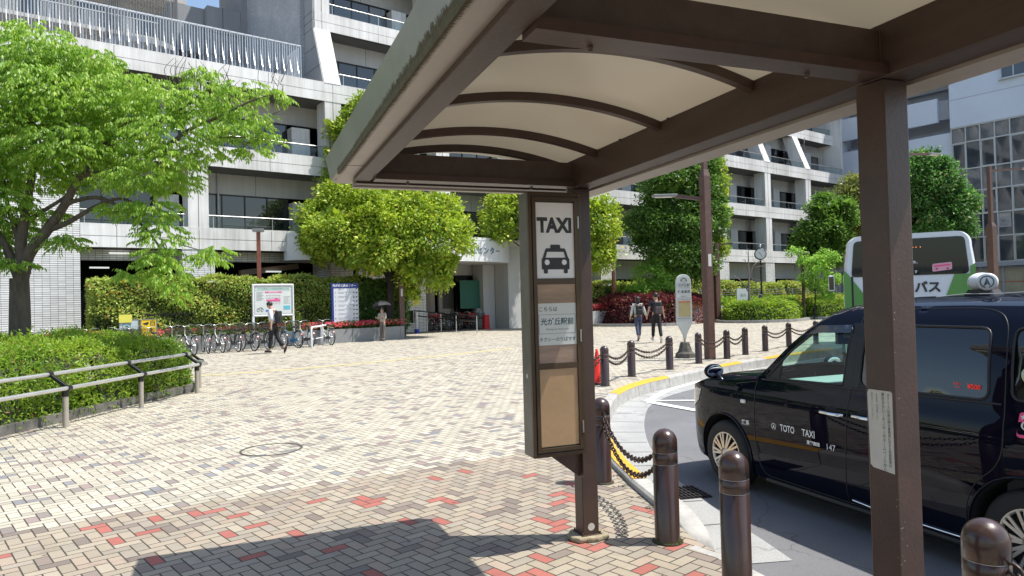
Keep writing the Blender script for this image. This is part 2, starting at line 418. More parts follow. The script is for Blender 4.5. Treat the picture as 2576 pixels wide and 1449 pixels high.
# road markings
def ribbon(pts, wd, z, name='road_marking', m=None):
    P = smooth_path(pts, .4); nn = normals(P); mb = MB(); vs = []; fs = []
    for i, p in enumerate(P):
        vs += [p - nn[i] * wd / 2 + V(0, 0, z), p + nn[i] * wd / 2 + V(0, 0, z)]
        if i: fs.append((2 * i - 2, 2 * i - 1, 2 * i + 1, 2 * i))
    mb.add(vs, fs); o = mb.build(name, m or M_WHITE_LINE); tag(o, kind='structure'); return o
ribbon([(2.30, 12.1), (2.9, 13.35), (3.6, 14.35), (4.6, 15.6), (6.8, 17.85), (10, 20.2), (16, 23.3), (26, 27)], .14, ROAD + .010)
ribbon([(2.32, 12.16), (3.3, 12.03), (5.5, 11.7)], .13, ROAD + .011)
ribbon([(2.30, 12.05), (2.62, 11.45), (3.1, 10.55), (3.9, 9.0)], .17, ROAD + .012)
# drain grating in the gutter
t = thing('drain_grate', 'dark square drain grate set in the gutter beside the taxi wheel', 'drain grate', (1.53, 6.42, ROAD), SAL * .6)
mb = MB()
for k in range(9): mb.box((-.16 + k * .04, 0, .012), (.012, .36, .02))
for k in range(5): mb.box((0, -.16 + k * .08, .010), (.36, .012, .018))
mb.build('grate', mat('cast iron', (.05, .045, .045), .6, .6), t)
MB().box((0, 0, .0045), (.37, .37, .009)).build('frame', mat('pit black', (.01, .01, .01), .9), t)  # black plate under the bars, painted as the dark of the pit
# paver-filled manhole ring
mb = MB(); c = atz(683, 1131); R = .335; n = 64; vs = []; fs = []
for k in range(n):
    a = 2 * PI * k / n
    for r_, z in ((R - .013, .006), (R + .012, .006)): vs.append((r_ * math.cos(a), r_ * math.sin(a), z))
    k2 = (k + 1) % n; fs.append((2 * k, 2 * k + 1, 2 * k2 + 1, 2 * k2))
mb.add(vs, fs); o = mb.build('manhole_ring', mat('ring iron', (.09, .085, .075), .7, .3)); o.location = c
tag(o, 'thin dark manhole ring filled with pavers in the open plaza', 'manhole')
# faint yellow tactile line across the plaza
P = [atz(430, 951), atz(520, 945), atz(800, 924), atz(1100, 896), atz(1290, 876)]
ribbon([(p.x, p.y) for p in P], .15, .005, 'tactile_line', mat('yellow line', (.66, .55, .20), .8, var=.2, vscale=8))
# ------------------------------------------------------------------ taxi shelter
M_BROWN = mat('brown painted steel', (.078, .043, .033), .40, var=.30, vscale=6, bump=.12, bscale=70, spec=.5, col2=(.050, .031, .025), vdetail=9)
M_BROWN2 = mat('brown beam paint', (.050, .031, .024), .5, var=.35, vscale=3, bump=.15, bscale=50, col2=(.080, .056, .044), vdetail=9, stretch=(3, .5, 3))
M_TRIMD = mat('shadow gap', (.01, .01, .01), .8)
M_FASC = mat('fascia panel', (.42, .385, .34), .45, var=.16, vscale=3, bump=.05, metal=.1)
M_FASC_O = mat('fascia outer face', (.27, .275, .25), .35, var=.25, vscale=2.2, metal=.35)
def translucent(name, c1, c2, f):
    m = bpy.data.materials.new(name); m.use_nodes = True; g = NG(m); g.t.nodes.remove(g.b)
    out = g.t.nodes['Material Output']; d = g.n('BsdfDiffuse'); t = g.n('BsdfTranslucent'); mx = g.n('MixShader')
    geo = g.n('NewGeometry'); no = g.n('TexNoise'); no.inputs['Scale'].default_value = 1.6; no.inputs['Detail'].default_value = 5
    g.l(geo.outputs['Position'], no.inputs['Vector'])
    mr = g.n('MapRange'); mr.inputs[1].default_value = .3; mr.inputs[2].default_value = .7; g.l(no.outputs[0], mr.inputs[0])
    cc = g.mix(mr.outputs[0], c2, tuple(q * .86 for q in c2)); g.l(cc, t.inputs[0]); d.inputs[0].default_value = (*c1, 1)
    mx.inputs[0].default_value = f; g.l(d.outputs[0], mx.inputs[1]); g.l(t.outputs[0], mx.inputs[2]); gl = g.n('BsdfGlossy'); gl.inputs['Roughness'].default_value = .22; m2 = g.n('MixShader'); lw = g.n('LayerWeight'); lw.inputs['Blend'].default_value = .25; g.l(g.math('ADD', .04, g.math('MULTIPLY', g.math('POWER', lw.outputs['Facing'], 3.0), .45)), m2.inputs[0]); g.l(mx.outputs[0], m2.inputs[1]); g.l(gl.outputs[0], m2.inputs[2]); g.l(m2.outputs[0], out.inputs[0]); return m
M_ACRYL = translucent('roof acrylic', (.37, .325, .245), (.60, .52, .38), .125)

sh = thing('taxi_shelter', 'brown steel taxi rank shelter with an arched beige roof over the kerb', 'shelter', SP, SAL)
YP = [0, -2.45, -4.9, -7.35]; YN = -8.6
b = .12
for k, y in enumerate(YP):
    p = MB().bb(-b / 2, b / 2, y - b / 2, y + b / 2, .03, 2.40).build('post', M_BROWN, sh, bevel=.006)
    if k == 0:
        mb = MB(); rnd = random.Random(3); pts = []
        for q in range(22):
            a = 2 * PI * q / 22; r_ = (.135 + rnd.uniform(-.02, .02)) / max(abs(math.cos(a)), abs(math.sin(a))) ** .55; pts.append((r_ * math.cos(a), r_ * math.sin(a) * .82))
        mb.prism(pts, .0, .035, 'XY'); mb.build('footing', mat('mortar footing', (.42, .36, .24), .95, var=.5, vscale=16, bump=.8, bscale=40), sh, bevel=.012)
MB().bb(-.058, .058, YN, .11, 2.402, 2.60).build('side_beam', M_BROWN2, sh, bevel=.004)
MB().bb(.058, .085, YN, .11, 2.57, 2.60).build('beam_flange', M_BROWN2, sh)
MB().bb(-1.515, -1.415, YN, .13, 2.425, 2.60).build('side_beam', M_BROWN2, sh, bevel=.004)
for y in YP:
    mb = MB(); mb.bb(-1.415, -.058, y - .05, y + .05, 2.445, 2.575)
    mb.build('cross_beam', M_BROWN2, sh, bevel=.004)
    MB().bb(-1.415, -.058, y - .085, y + .02, 2.405, 2.443).build('cross_beam_flange', M_BROWN, sh)
X0, X1 = -1.465, .0
def arch(t, y, e=0.0):
    x = X0 + (X1 - X0) * t; return V(x, y, 2.574 + e + .115 * (1 - (2 * t - 1) ** 2))
ribs = [.10, -.38, -1.10, -1.83, -2.95, -3.65, -4.35, -5.35, -6.1, -6.8, -7.9]
for y in ribs:
    mb = MB(); n = 20
    for k in range(n):
        a, c_ = arch(.0 + .97 * k / n, y, -.022), arch(.0 + .97 * (k + 1) / n, y, -.022)
        mb.beam(a, c_, .042, .042)
    mb.build('roof_rib', M_BROWN, sh)
mb = MB(); mb.grid(lambda a, c_: arch(a, YN + (.36 - YN) * c_), 28, 12, True)
mb.build('roof_panel', M_ACRYL, sh)
MB().bb(-1.62, -1.44, YN, .40, 2.606, 2.618).build('gutter_cover', M_FASC_O, sh); MB().bb(-.03, .26, YN, .40, 2.606, 2.618).build('gutter_cover', M_FASC_O, sh)
# fascias: bottom lip, outer face, top lip
def fascia(p0, p1, out, name='fascia'):
    p0, p1, out = Vector(p0), Vector(p1), Vector(out); up = V(0, 0, 1)
    prof = [(-.115, 0), (-.012, 0), (.012, .02), (.04, .165), (.03, .185), (-.05, .185), (-.05, .175), (.018, .16), (-.012, .024), (-.115, .012)]
    vs = [p + out * a + up * h for p in (p0, p1) for a, h in prof]; n = len(prof)
    mb = MB(); mb.add(vs, [(i, (i + 1) % n, (i + 1) % n + n, i + n) for i in range(n)] + [tuple(range(n)), tuple(range(2 * n - 1, n - 1, -1))])
    return mb
ZF = 2.45
fascia((-1.61, YN, ZF), (-1.61, .39, ZF), (-1, 0, 0)).build('fascia', M_FASC, sh)
fascia((.25, .39, ZF), (.25, YN, ZF), (1, 0, 0)).build('fascia', M_FASC, sh)
MB().bb(.10, .245, YN, .30, 2.395, 2.445).build('fascia_lip', M_FASC, sh); MB().bb(.062, .095, YN, .28, 2.408, 2.45).build('fascia_lip', M_BROWN, sh)
MB().bb(-1.50, .095, .245, .30, 2.405, 2.446).build('fascia_lip', M_FASC, sh); MB().bb(-1.50, .06, .14, .20, 2.412, 2.446).build('fascia_lip', M_BROWN, sh)
fascia((-1.61, .385, ZF + .001), (.25, .385, ZF + .001), (0, 1, 0)).build('fascia', M_FASC, sh)
# outer facing panel, slightly proud, of darker weathered metal
mb = MB(); mb.add([(-1.6245, YN, ZF + .022), (-1.6245, .405, ZF + .022), (-1.6535, .42, ZF + .168), (-1.6535, YN, ZF + .168)], [(0, 1, 2, 3)])
mb.build('fascia_face', M_FASC_O, sh)
# algae streaks along the drip edge
mb = MB(); rnd = random.Random(5); y = YN
while y < .05:
    w_ = rnd.uniform(.004, .014); h = rnd.uniform(.012, .030) * (.5 if y > -.6 else 1) * (1 + .4 * math.sin(y * 2.1))
    mb.add([(-1.6262, y, ZF + .024), (-1.6262, y + w_, ZF + .024), (-1.6262 - .2 * h, y + w_ * .7, ZF + .024 + h), (-1.6262 - .2 * h, y + w_ * .3, ZF + .024 + h)], [(0, 1, 2, 3)])
    hb = rnd.uniform(.006, .022)
    mb.add([(-1.6235, y, ZF - .001), (-1.6235, y + w_, ZF - .001), (-1.6235 + hb, y + w_ * .6, ZF - .001), (-1.6235 + hb, y + w_ * .4, ZF - .001)], [(0, 1, 2, 3)])
    y += w_ * .9
mb.bb(-1.6265, -1.6225, YN, .05, ZF - .002, ZF + .026)
mb.build('algae_streak', mat('algae', (.115, .10, .045), .9, var=.5, vscale=30), sh)
mb = MB(); mb.bb(-1.63, -1.50, -.24, -.236, ZF - .0015, ZF + .0); mb.build('joint_line', mat('dark seam', (.05, .045, .04), .8), sh)
# bolts under the near cross beam and beam ends
mb = MB()
for y in YP[:2]:
    for x in (-.35, -1.2):
        mb.lathe([(0, -.012), (.008, -.012), (.010, 0)], (x, y, 2.404), 8)
for y in (-1.2, -3.6, -2.0, -.7):
    mb.lathe([(0, 0), (.008, .004), (.006, .014), (0, .014)], (-.061, y, 2.585), 8, M=Matrix.Rotation(-PI / 2, 3, 'Y'))
mb.build('bolt', M_BROWN, sh)
# notice sticker on the near post
M_STK = mat('sticker paper', (.62, .60, .54), .6, var=.12, vscale=20)
M_INK = mat('black ink', (.03, .03, .032), .5); M_INKG = mat('grey ink', (.22, .22, .22), .6)
yc = YP[1]
mb = MB(); mb.prism([(yc - .052, .992), (yc + .036, 1.0), (yc + .048, 1.01), (yc + .052, 1.27), (yc + .046, 1.283), (yc - .047, 1.283), (yc - .052, 1.276)], -b / 2 - .0018, -b / 2 - .0003, 'YZ')
stk = mb.build('notice_sticker', M_STK, sh)
for s_, yy, sz, zt, mm in (('タクシーご利用の際の乗務員に対する苦情要望は', -.036, .0128, 1.274, M_INK), ('東京タクシーセンターのホームページから', -.014, .0160, 1.276, M_INK), ('電話相談 受付時間 平日', .012, .0085, 1.270, M_INKG), ('東京タクシーセンター', .032, .0105, 1.272, M_INKG)):
    for k, ch in enumerate(s_):
        if ch == ' ': continue
        text('lettering', {'ー': '|'}.get(ch, ch), mm, stk, (-b / 2 - .0024, yc + yy, zt - (k + .5) * sz * .93), sz * .95, (PI / 2, 0, -PI / 2))
mb = MB(); mb.lathe([(.0, .0), (.026, .0)], (0, -b / 2 - .0015, .09), 20, axis='Y'); mb.build('round_sticker', M_STK, sh)

rnd = random.Random(17); mb = MB()
for k in range(48):
    z = .35 + 1.5 * rnd.random() ** 1.6; r_ = rnd.uniform(.0007, .0021); face = rnd.random()
    if face < .6: c_ = V(-b / 2 + .003 + abs(rnd.gauss(0, .02)), yc - b / 2 - .0007, z); e1, e2 = V(1, 0, 0), V(0, 0, 1)
    else: c_ = V(-b / 2 - .0007, yc - b / 2 + .003 + abs(rnd.gauss(0, .006)), z); e1, e2 = V(0, 1, 0), V(0, 0, 1)
    mb.add([c_ + e1 * (r_ * rnd.uniform(.5, 1.5) * math.cos(a)) + e2 * (r_ * rnd.uniform(.6, 1.6) * math.sin(a)) for a in (0, 1.1, 2.2, 3.3, 4.4, 5.4)], [(0, 1, 2, 3, 4, 5)])
tag(mb.build('paint_chips', mat('bare chips', (.45, .38, .32), .7), sh), kind='stuff')
# base plate with anchor bolts, weld seams at the beam ends
MB().bb(-.075, .075, -.075, .075, .028, .040).build('base_plate', M_BROWN, sh, bevel=.002)
for x, y in ((-.064, -.064), (.064, -.064), (-.064, .064)): MB().lathe([(0, .054), (.007, .054), (.007, .04)], (x, y, 0), 6, smooth=False).build('anchor_bolt', M_BROWN, sh)
for y in YP[:2]:
    MB().tube([V(-.059, y - .052, 2.445), V(-.059, y - .052, 2.575)], .004, 5).build('weld_seam', M_BROWN, sh); MB().bb(-.0605, -.0585, y - .09, y + .06, 2.44, 2.443).build('weld_seam', M_TRIMD, sh)

# ------------------------------------------------------------------ taxi sign cabinet
M_CAB = mat('sign cabinet bronze', (.075, .048, .026), .35, metal=.3, var=.2, vscale=8)
M_CABD = mat('cabinet side', (.16, .15, .13), .35, metal=.4, var=.35, vscale=6)
M_PLATE = mat('white acrylic plate', (.86, .87, .87), .35, var=.08, vscale=4, spec=.5)
M_BOARD = mat('fibreboard', (.66, .42, .22), .8, var=.18, vscale=5, bump=.1)
sg = thing('taxi_sign', 'tall bronze framed TAXI sign cabinet fixed to the far shelter post', 'sign', sw(-.265, -.06, 0), SAL)
W2, Z0, Z1, YF, YB = .19, .62, 2.345, -.115, .05
mb = MB(); mb.bb(-W2, W2, YF + .02, YB, Z0, Z1); mb.build('cabinet', M_CABD, sg, bevel=.004)
mb = MB()
def frame(mb, x0, x1, z0, z1, w_, y0, y1):
    mb.bb(x0, x0 + w_, y0, y1, z0, z1); mb.bb(x1 - w_, x1, y0, y1, z0, z1)
    mb.bb(x0 + w_, x1 - w_, y0, y1, z0, z0 + w_); mb.bb(x0 + w_, x1 - w_, y0, y1, z1 - w_, z1)
frame(mb, -W2, W2, Z0, Z1, .024, YF, YF + .02); mb.build('frame', M_CAB, sg, bevel=.003)
mb = MB(); frame(mb, -W2 + .026, W2 - .026, Z0 + .032, Z1 - .032, .026, YF - .006, YF + .012)
for z in (1.762, 1.209): mb.bb(-W2 + .052, W2 - .052, YF - .004, YF + .012, z - .019, z + .019)
dr = mb.build('door', M_CAB, sg, bevel=.002)
for z in (.80, 1.40, 2.15): MB().cyl((W2 - .026, YF - .008, z - .04), (W2 - .026, YF - .008, z + .04), .006, n=8).build('hinge', mat('steel hinge', (.45, .44, .42), .35, .9), dr)
xa, xb = -W2 + .052, W2 - .052
MB().bb(xa, xb, YF + .006, YF + .010, 1.781, 2.278).build('plate', M_PLATE, sg)
MB().bb(xa, xb, YF + .006, YF + .010, 1.228, 1.743).build('backboard', mat('aged brown board', (.50, .34, .25), .7, var=.35, vscale=4, stretch=(1, 1, 6)), sg)
MB().bb(xa, xb, YF + .006, YF + .010, .687, 1.19).build('backboard', M_BOARD, sg)
cx = 0.0; yt = YF + .0045
text('lettering', 'TAXI', M_INK, sg, (cx, yt, 2.125),   .130, align='CENTER', sx=.86, bold=.0065, space=1.0)
# pictogram of a taxi seen from the front
ic = MB(); pz = 1.90
def ic_poly(pts, y0=YF + .0030, y1=YF + .0045, zo=pz): ic.prism([(cx + a, zo + c_) for a, c_ in pts], y0, y1)
ic_poly([(-.032, .102), (.032, .102), (.038, .078), (-.038, .078)])
ic_poly([(-.066, .078), (.066, .078), (.074, .066), (.092, .016), (.074, .012), (.060, .055), (-.060, .055), (-.074, .012), (-.092, .016), (-.074, .066)])
ic_poly([(-.092, .0165), (.092, .0165), (.100, .006), (.100, -.060), (-.100, -.060), (-.100, .006)])
ic_poly([(-.086, -.0602), (-.058, -.0602), (-.058, -.082), (-.062, -.087), (-.082, -.087), (-.086, -.082)]); ic_poly([(.058, -.0602), (.086, -.0602), (.086, -.082), (.082, -.087), (.062, -.087), (.058, -.082)])
ic.build('taxi_pictogram', M_INK, sg)
mb = MB()
for x in (-.062, .062): mb.lathe([(0, 0), (.018, 0)], (cx + x, YF + .002, pz - .014), 20, axis='Y')
mb.build('pictogram_lamps', M_PLATE, sg)
nb = MB().bb(xa, xb, YF + .0035, YF + .0055, 1.345, 1.618).build('notice', mat('notice paper', (.82, .86, .85), .5), sg)
M_TEAL = mat('teal ink', (.05, .13, .17), .6)
text('lettering', 'こちらは', M_TEAL, nb, (xa + .005, YF + .0028, 1.578), .034, align='LEFT', bold=.0005)
text('lettering', '光が丘駅前', M_TEAL, nb, (0, YF + .0028, 1.495), .048, bold=.0012)
text('lettering', 'Hikarigaoka Station-mae', M_TEAL, nb, (0, YF + .0028, 1.448), .017)
text('lettering', 'タクシーのりばです', M_TEAL, nb, (0, YF + .0028, 1.380), .0295, bold=.0005)
mb = MB(); frame(mb, xa + .006, xb - .006, 1.42, 1.545, .0018, YF + .0024, YF + .0034); mb.build('border', M_TEAL, nb)
M_GLASS = glassy('cover glass', (.97, .97, .96), .01, 1.3)
MB().bb(xa, xb, YF + .0002, YF + .0010, .687, 1.743).build('cover_glass', M_GLASS, sg)
mb = MB(); mb.add([(-.05, 0, Z0 - .001), (.20, 0, Z0 - .001), (.20, 0, .46), (.185, 0, .445), (.17, 0, .45)], [(0, 1, 2, 3, 4)])
mb.build('bracket', M_BROWN, sg, solid=.012)
MB().bb(.192, .203, -.05, .05, .44, Z0).build('bracket_plate', M_BROWN, sg)
mb = MB()
for z in (.47, .57): mb.lathe([(0, 0), (.009, 0), (.009, .008), (0, .008)], (.189, -.035, z), 8, axis='X')
for x in (-.15, -.02, .12): mb.lathe([(0, 0), (.007, 0), (.007, -.010), (0, -.010)], (x, -.05, Z0), 8)
mb.build('bolt', M_BROWN, sg)
mb = MB(); mb.lathe([(0, 0), (.016, 0)], (-W2 - .001, -.03, 1.145), 20, axis='X'); mb.build('round_sticker', M_STK, sg)

# ------------------------------------------------------------------ bollards and chains
M_BOL = mat('bollard brown enamel', (.055, .030, .025), .28, var=.28, vscale=7, bump=.10, bscale=60, coat=.35)
M_RING = mat('worn ring', (.55, .50, .46), .35, .8)
M_CHAIN = mat('brown iron chain', (.075, .048, .038), .42, .35, var=.4, vscale=60)
def make_bollard():
    t = thing('bollard', '', 'bollard')
    R_ = .083; pr = [(R_ + .006, 0), (R_, .02), (R_, .518), (R_ - .004, .521), (R_ - .004, .525), (R_, .528), (R_, .596), (R_ - .004, .599), (R_ - .004, .603), (R_, .606), (R_, .668)]
    for k in range(1, 9):
        a = PI / 2 * k / 8; pr.append((R_ * math.cos(a), .668 + .087 * math.sin(a)))
    MB().lathe(pr, n=32).build('shaft', M_BOL, t)
    mb = MB(); mb.lathe([(R_ - .002, .5215), (R_ - .0005, .523), (R_ - .002, .5245)], n=32); mb.lathe([(R_ - .002, .5995), (R_ - .0005, .601), (R_ - .002, .6025)], n=32)
    mb.build('groove_ring', M_RING, t)
    mb = MB(); rnd = random.Random(8)
    mb.lathe([(R_ + .005, .001), (R_ + .022, .003), (R_ + .004, .012)], n=18); mb.build('base_grime', mat('grime', (.09, .085, .05), .95, var=.6, vscale=50), t)
    return t
BOL = {'B': (.765, 6.25), 'A': (1.0, 4.70), 'C': (1.235, 3.98), 'D': (1.80, 2.70), 'f1': (1.70, 13.08), 'f2': (2.45, 14.54), 'f3': (3.52, 15.76), 'f4': (4.50, 16.97), 'f5': (5.52, 18.04), 'f6': (6.35, 19.1), 'f7': (7.26, 20.1), 'f8': (8.5, 21.5), 'f9': (9.75, 22.45)}
BL = {'B': 'brown domed bollard just right of the TAXI sign post, chains on one side', 'A': 'large brown bollard at the rounded kerb end, where the double chain ends',
 'C': 'brown bollard without chains in front of the taxi wheel', 'D': 'nearest brown bollard, cropped by the bottom edge beside the taxi rear wheel',
 'f1': 'far brown bollard beside the red traffic cone', 'f2': 'far brown bollard second along the kerb from the red cone', 'f3': 'far brown bollard just left of the bus stop pole',
 'f4': 'far brown bollard between the bus stop block and the tall lamp post', 'f5': 'far brown bollard first to the right of the tall lamp post', 'f6': 'far brown bollard second to the right of the tall lamp post',
 'f7': 'far brown bollard third to the right of the lamp post', 'f8': 'far brown bollard by the top of the taxi windscreen pillar', 'f9': 'farthest brown bollard, half hidden by the taxi windscreen pillar'}
bproto = make_bollard(); first = True
for k, (x, y) in BOL.items():
    o = bproto if first else copy_tree(bproto); first = False
    o.location = (x, y, 0); o['label'] = BL[k]; o['group'] = 'brown bollards along the kerb'; o.rotation_euler = (0, 0, random.Random(k).uniform(0, 6))
def chain(a, b, z0, sag, link=.046, wire=.0052):
    A, B_ = Vector((*a, z0)), Vector((*b, z0)); d = (B_ - A).normalized(); A += d * .085; B_ -= d * .085
    n = 60; P = [A.lerp(B_, i / n) + V(0, 0, -sag * (1 - (2 * i / n - 1) ** 2)) for i in range(n + 1)]
    Ls = [0]
    for i in range(n): Ls.append(Ls[-1] + (P[i + 1] - P[i]).length)
    cnt = max(4, int(Ls[-1] / (link * .76))); mb = MB(); 
    for q in range(cnt):
        s = Ls[-1] * (q + .5) / cnt; i = next(i for i in range(n) if Ls[i + 1] >= s); t = (P[i + 1] - P[i]).normalized()
        c = P[i] + t * (s - Ls[i]); up = V(0, 0, 1); sd_ = t.cross(up).normalized(); nn = sd_.cross(t)
        wv = (sd_ + nn * .25).normalized() if q % 2 else (nn - sd_ * .25).normalized()
        ring = []
        for e in range(10):
            an = 2 * PI * e / 10; ring.append(c + t * (math.cos(an) * link * .52) + wv * (math.sin(an) * link * .34))
        mb.tube(ring, wire, 5, closed=True)
    return mb
CH = [('B', 'A', 'double chain', 'near double chain of dark links hanging between the two bollards by the TAXI post'),
      ('f1', 'f2', '', 'far chain pair between the cone bollard and the next one'), ('f2', 'f3', '', 'far chain pair hanging left of the bus stop pole'),
      ('f4', 'f5', '', 'far chain pair passing behind the foot of the tall lamp post'), ('f5', 'f6', '', 'far chain pair right of the tall lamp post'),
      ('f7', 'f8', '', 'far chain pair above the taxi bonnet'), ('f8', 'f9', '', 'farthest chain pair, beside the taxi windscreen pillar')]
BOL['g'] = (2.36, 1.42); BOL['h'] = (.92, 12.3)
CH.append(('D', 'g', '', 'chain pair leaving the nearest bollard towards the right edge')); CH.append(('f1', 'h', '', 'chain pair from the cone bollard going behind the TAXI post'))
for a, b_, _, lab in CH:
    A, B_ = Vector((*BOL[a], 0)), Vector((*BOL[b_], 0)); t = thing('chain', lab, 'chain', (A + B_) / 2, 0, 'chains between the bollards')
    off = (A + B_) / 2; L_ = (A - B_).length
    far = a != 'B' and a != 'D'
    for zz, sg_ in ((.60, .20), (.52, .24)):
        mb = chain(BOL[a], BOL[b_], zz, sg_ * min(1, L_ / 1.3) * (.75 if far else 1), .056 if not far else .07, .0065 if not far else .008)
        mb.v = [(p[0] - off.x, p[1] - off.y, p[2]) for p in mb.v]
        mb.build('chain_strand', M_CHAIN, t)
bpy.context.view_layer.update()

# ------------------------------------------------------------------ traffic cone
t = thing('traffic_cone', 'red traffic cone on a black base behind the TAXI post', 'traffic cone', (1.60, 13.42, 0))
MB().lathe([(.15, .03), (.135, .05), (.03, .62), (.022, .68), (0, .68)], n=24).build('cone', mat('red cone plastic', (.75, .035, .02), .4), t)
MB().box((0, 0, .02), (.36, .36, .035)).build('base', mat('black rubber', (.02, .02, .02), .8), t, bevel=.01)

# ------------------------------------------------------------------ bus stop pole
t = thing('bus_stop_sign', 'round topped bus stop board on a rough concrete block behind the chains', 'bus stop', (4.60, 18.70, 0), .12)
M_BST = mat('bus stop white', (.62, .64, .60), .4, var=.12, vscale=6)
out = []
for k in range(13):
    a = PI * k / 12; out.append((.205 * math.cos(a), 2.03 + .205 * math.sin(a)))
out += [(-.205, 1.95), (-.212, 1.02), (-.205, .92), (-.12, .75), (-.05, .62), (-.035, .50), (.035, .50), (.05, .62), (.12, .75), (.205, .92), (.212, 1.02), (.205, 1.95)]
MB().prism(out, -.05, .05).build('board', M_BST, t, bevel=.012)
MB().cyl((0, 0, .36), (0, 0, .56), .028).build('pole', mat('galvanised', (.42, .40, .36), .5, .5), t)
MB().lathe([(0, .42), (.11, .42), (.13, .40), (.16, .30), (.20, .17), (.27, .11), (.285, 0)], n=8, smooth=False).build('concrete_block', mat('rough concrete block', (.16, .15, .13), .95, var=.7, vscale=9, bump=1.0, bscale=26), t, bevel=.01)
MB().bb(-.165, .165, -.054, -.0515, 1.10, 1.52).build('timetable', mat('faded timetable', (.50, .42, .20), .5, var=.15, vscale=6), t)
MB().bb(-.165, .165, -.056, -.0545, 1.475, 1.52).build('timetable_header', mat('orange header', (.55, .22, .08), .5), t)
mb = MB()
for z in (1.98, 1.87, 1.60, 1.56, 1.05): mb.bb(-.19, .19, -.0535, -.0515, z, z + .006)
mb.build('divider', M_INKG, t)
text('lettering', '光が丘駅', M_INK, t, (0, -.054, 1.925), .082)
text('lettering', '降車専用', M_INK, t, (0, -.054, 1.76), .088, bold=.001)
text('lettering', '路線バス', M_INKG, t, (0, -.054, 1.64), .045)
mb = MB(); mb.prism([(-.10, 2.05), (-.075, 2.12), (0, 2.15), (.075, 2.12), (.10, 2.05)], -.0545, -.0515); mb.build('emblem', mat('green grey ink', (.16, .2, .16), .6), t)
MB().bb(-.045, .045, -.057, -.055, 2.06, 2.10).build('emblem_window', M_BST, t)

# ------------------------------------------------------------------ lamp posts
M_POST = mat('lamp post brown', (.13, .068, .052), .5, var=.35, vscale=8, bump=.1)
M_LAMP = mat('lamp grey', (.25, .25, .24), .4, .5); M_LENS = mat('lamp lens', (.75, .76, .74), .25)
def street_lamp(label, loc, w1, h1, w2, h2, arms, group='brown street lamps', rz=.35):
    t = thing('street_lamp', label, 'street lamp', loc, rz, group)
    MB().bb(-w1 / 2, w1 / 2, -w1 / 2, w1 / 2, 0, h1).build('post', M_POST, t, bevel=.01)
    if h2 > h1:
        mb = MB(); mb.lathe([(w1 / 2 * 1.41, h1), (w2 / 2 * 1.41, h1 + .18), (w2 / 2 * 1.41, h2), (0, h2)], n=4, smooth=False, M=Matrix.Rotation(PI / 4, 3, 'Z')); mb.build('upper_post', M_POST, t)
    for (z, L_, ang) in arms:
        M = Matrix.Rotation(ang - rz, 3, 'Z'); a0 = M @ V(0, 0, 0) + V(0, 0, z); a1 = M @ V(L_, 0, .12) + V(0, 0, z)
        ar = MB().beam(a0, a1, .08, .09).build('arm', M_POST, t)
        hd = MB(); pr = [(-.30, .12), (.30, .10), (.34, 0), (.26, -.11), (-.26, -.13), (-.34, 0)]
        hd.prism(pr, -.035, .035, 'XY', M=M, c=a1 + (M @ V(.2, 0, 0)))
        h = hd.build('lamp_head', M_LAMP, t, bevel=.015)
        MB().prism([(x * .8, y * .8) for x, y in pr], -.040, -.036, 'XY', M=M, c=a1 + (M @ V(.2, 0, 0))).build('lens', M_LENS, h)
    return t
l1 = street_lamp('tall thick brown lamp post right of the bus stop, lamp arm pointing left', (5.08, 18.05, 0), .21, 4.75, .12, 7.8, [(4.15, .85, PI)], rz=.42)
MB().bb(-.05, .05, -.113, -.109, 2.40, 2.72).build('notice_plate', M_STK, l1)
p = at(1806, 800, 43); street_lamp('brown lamp post behind the tall one, its arm reaching right over the planter', (p.x, p.y, 0), .30, 4.9, .2, 4.9, [(4.75, 1.1, 0)], rz=.3)
p = at(2258, 740, 26); street_lamp('brown lamp arm reaching from behind the near shelter post towards the glass building', (p.x, p.y, 0), .2, 4, .14, 7.1, [(6.75, 1.9, .35)])
p = at(2500, 735, 31); street_lamp('slender brown lamp post in front of the glass building', (p.x, p.y, 0), .30, 4.4, .15, 7.1, [(6.9, 1.8, .2)])
p = at(1012, 850, 33.0); lp = street_lamp('brown lamp post beside the person with the umbrella, below the round tree', (p.x, p.y, 0), .24, 4.2, .14, 5.6, [(5.3, .6, 0)])
MB().bb(-.04, .04, -.128, -.124, 2.0, 2.35).build('notice_plate', M_STK, lp)
def tee_lamp(label, x, y, Y, top, wid, arm=.55, mm=None):
    p = at(x, y, Y); z1 = at(x, top, Y).z
    t = thing('park_lamp', label, 'park lamp', (p.x, p.y, 0), .3, 'flat headed park lamps')
    MB().bb(-wid / 2, wid / 2, -wid / 2, wid / 2, 0, z1).build('post', mm or M_POST, t, bevel=.008)
    h = MB().bb(-arm / 2, arm / 2, -.16, .16, z1, z1 + .13).build('lamp_head', M_LAMP, t, bevel=.02)
    MB().bb(-arm / 2 + .05, arm / 2 - .05, -.12, .12, z1 - .012, z1 - .002).build('lens', M_LENS, h)
M_RED = mat('rust red paint', (.26, .085, .05), .55, var=.3, vscale=8)
tee_lamp('rust red park lamp rising behind the map board and hedge', 654, 800, 31.2, 583, .17, .5, M_RED)
tee_lamp('thin brown park lamp by the burgundy bush', 1545, 765, 43, 600, .16, .5, M_RED)
tee_lamp('thin park lamp beside the light green sapling on the right', 2022, 765, 44, 638, .14, .9)
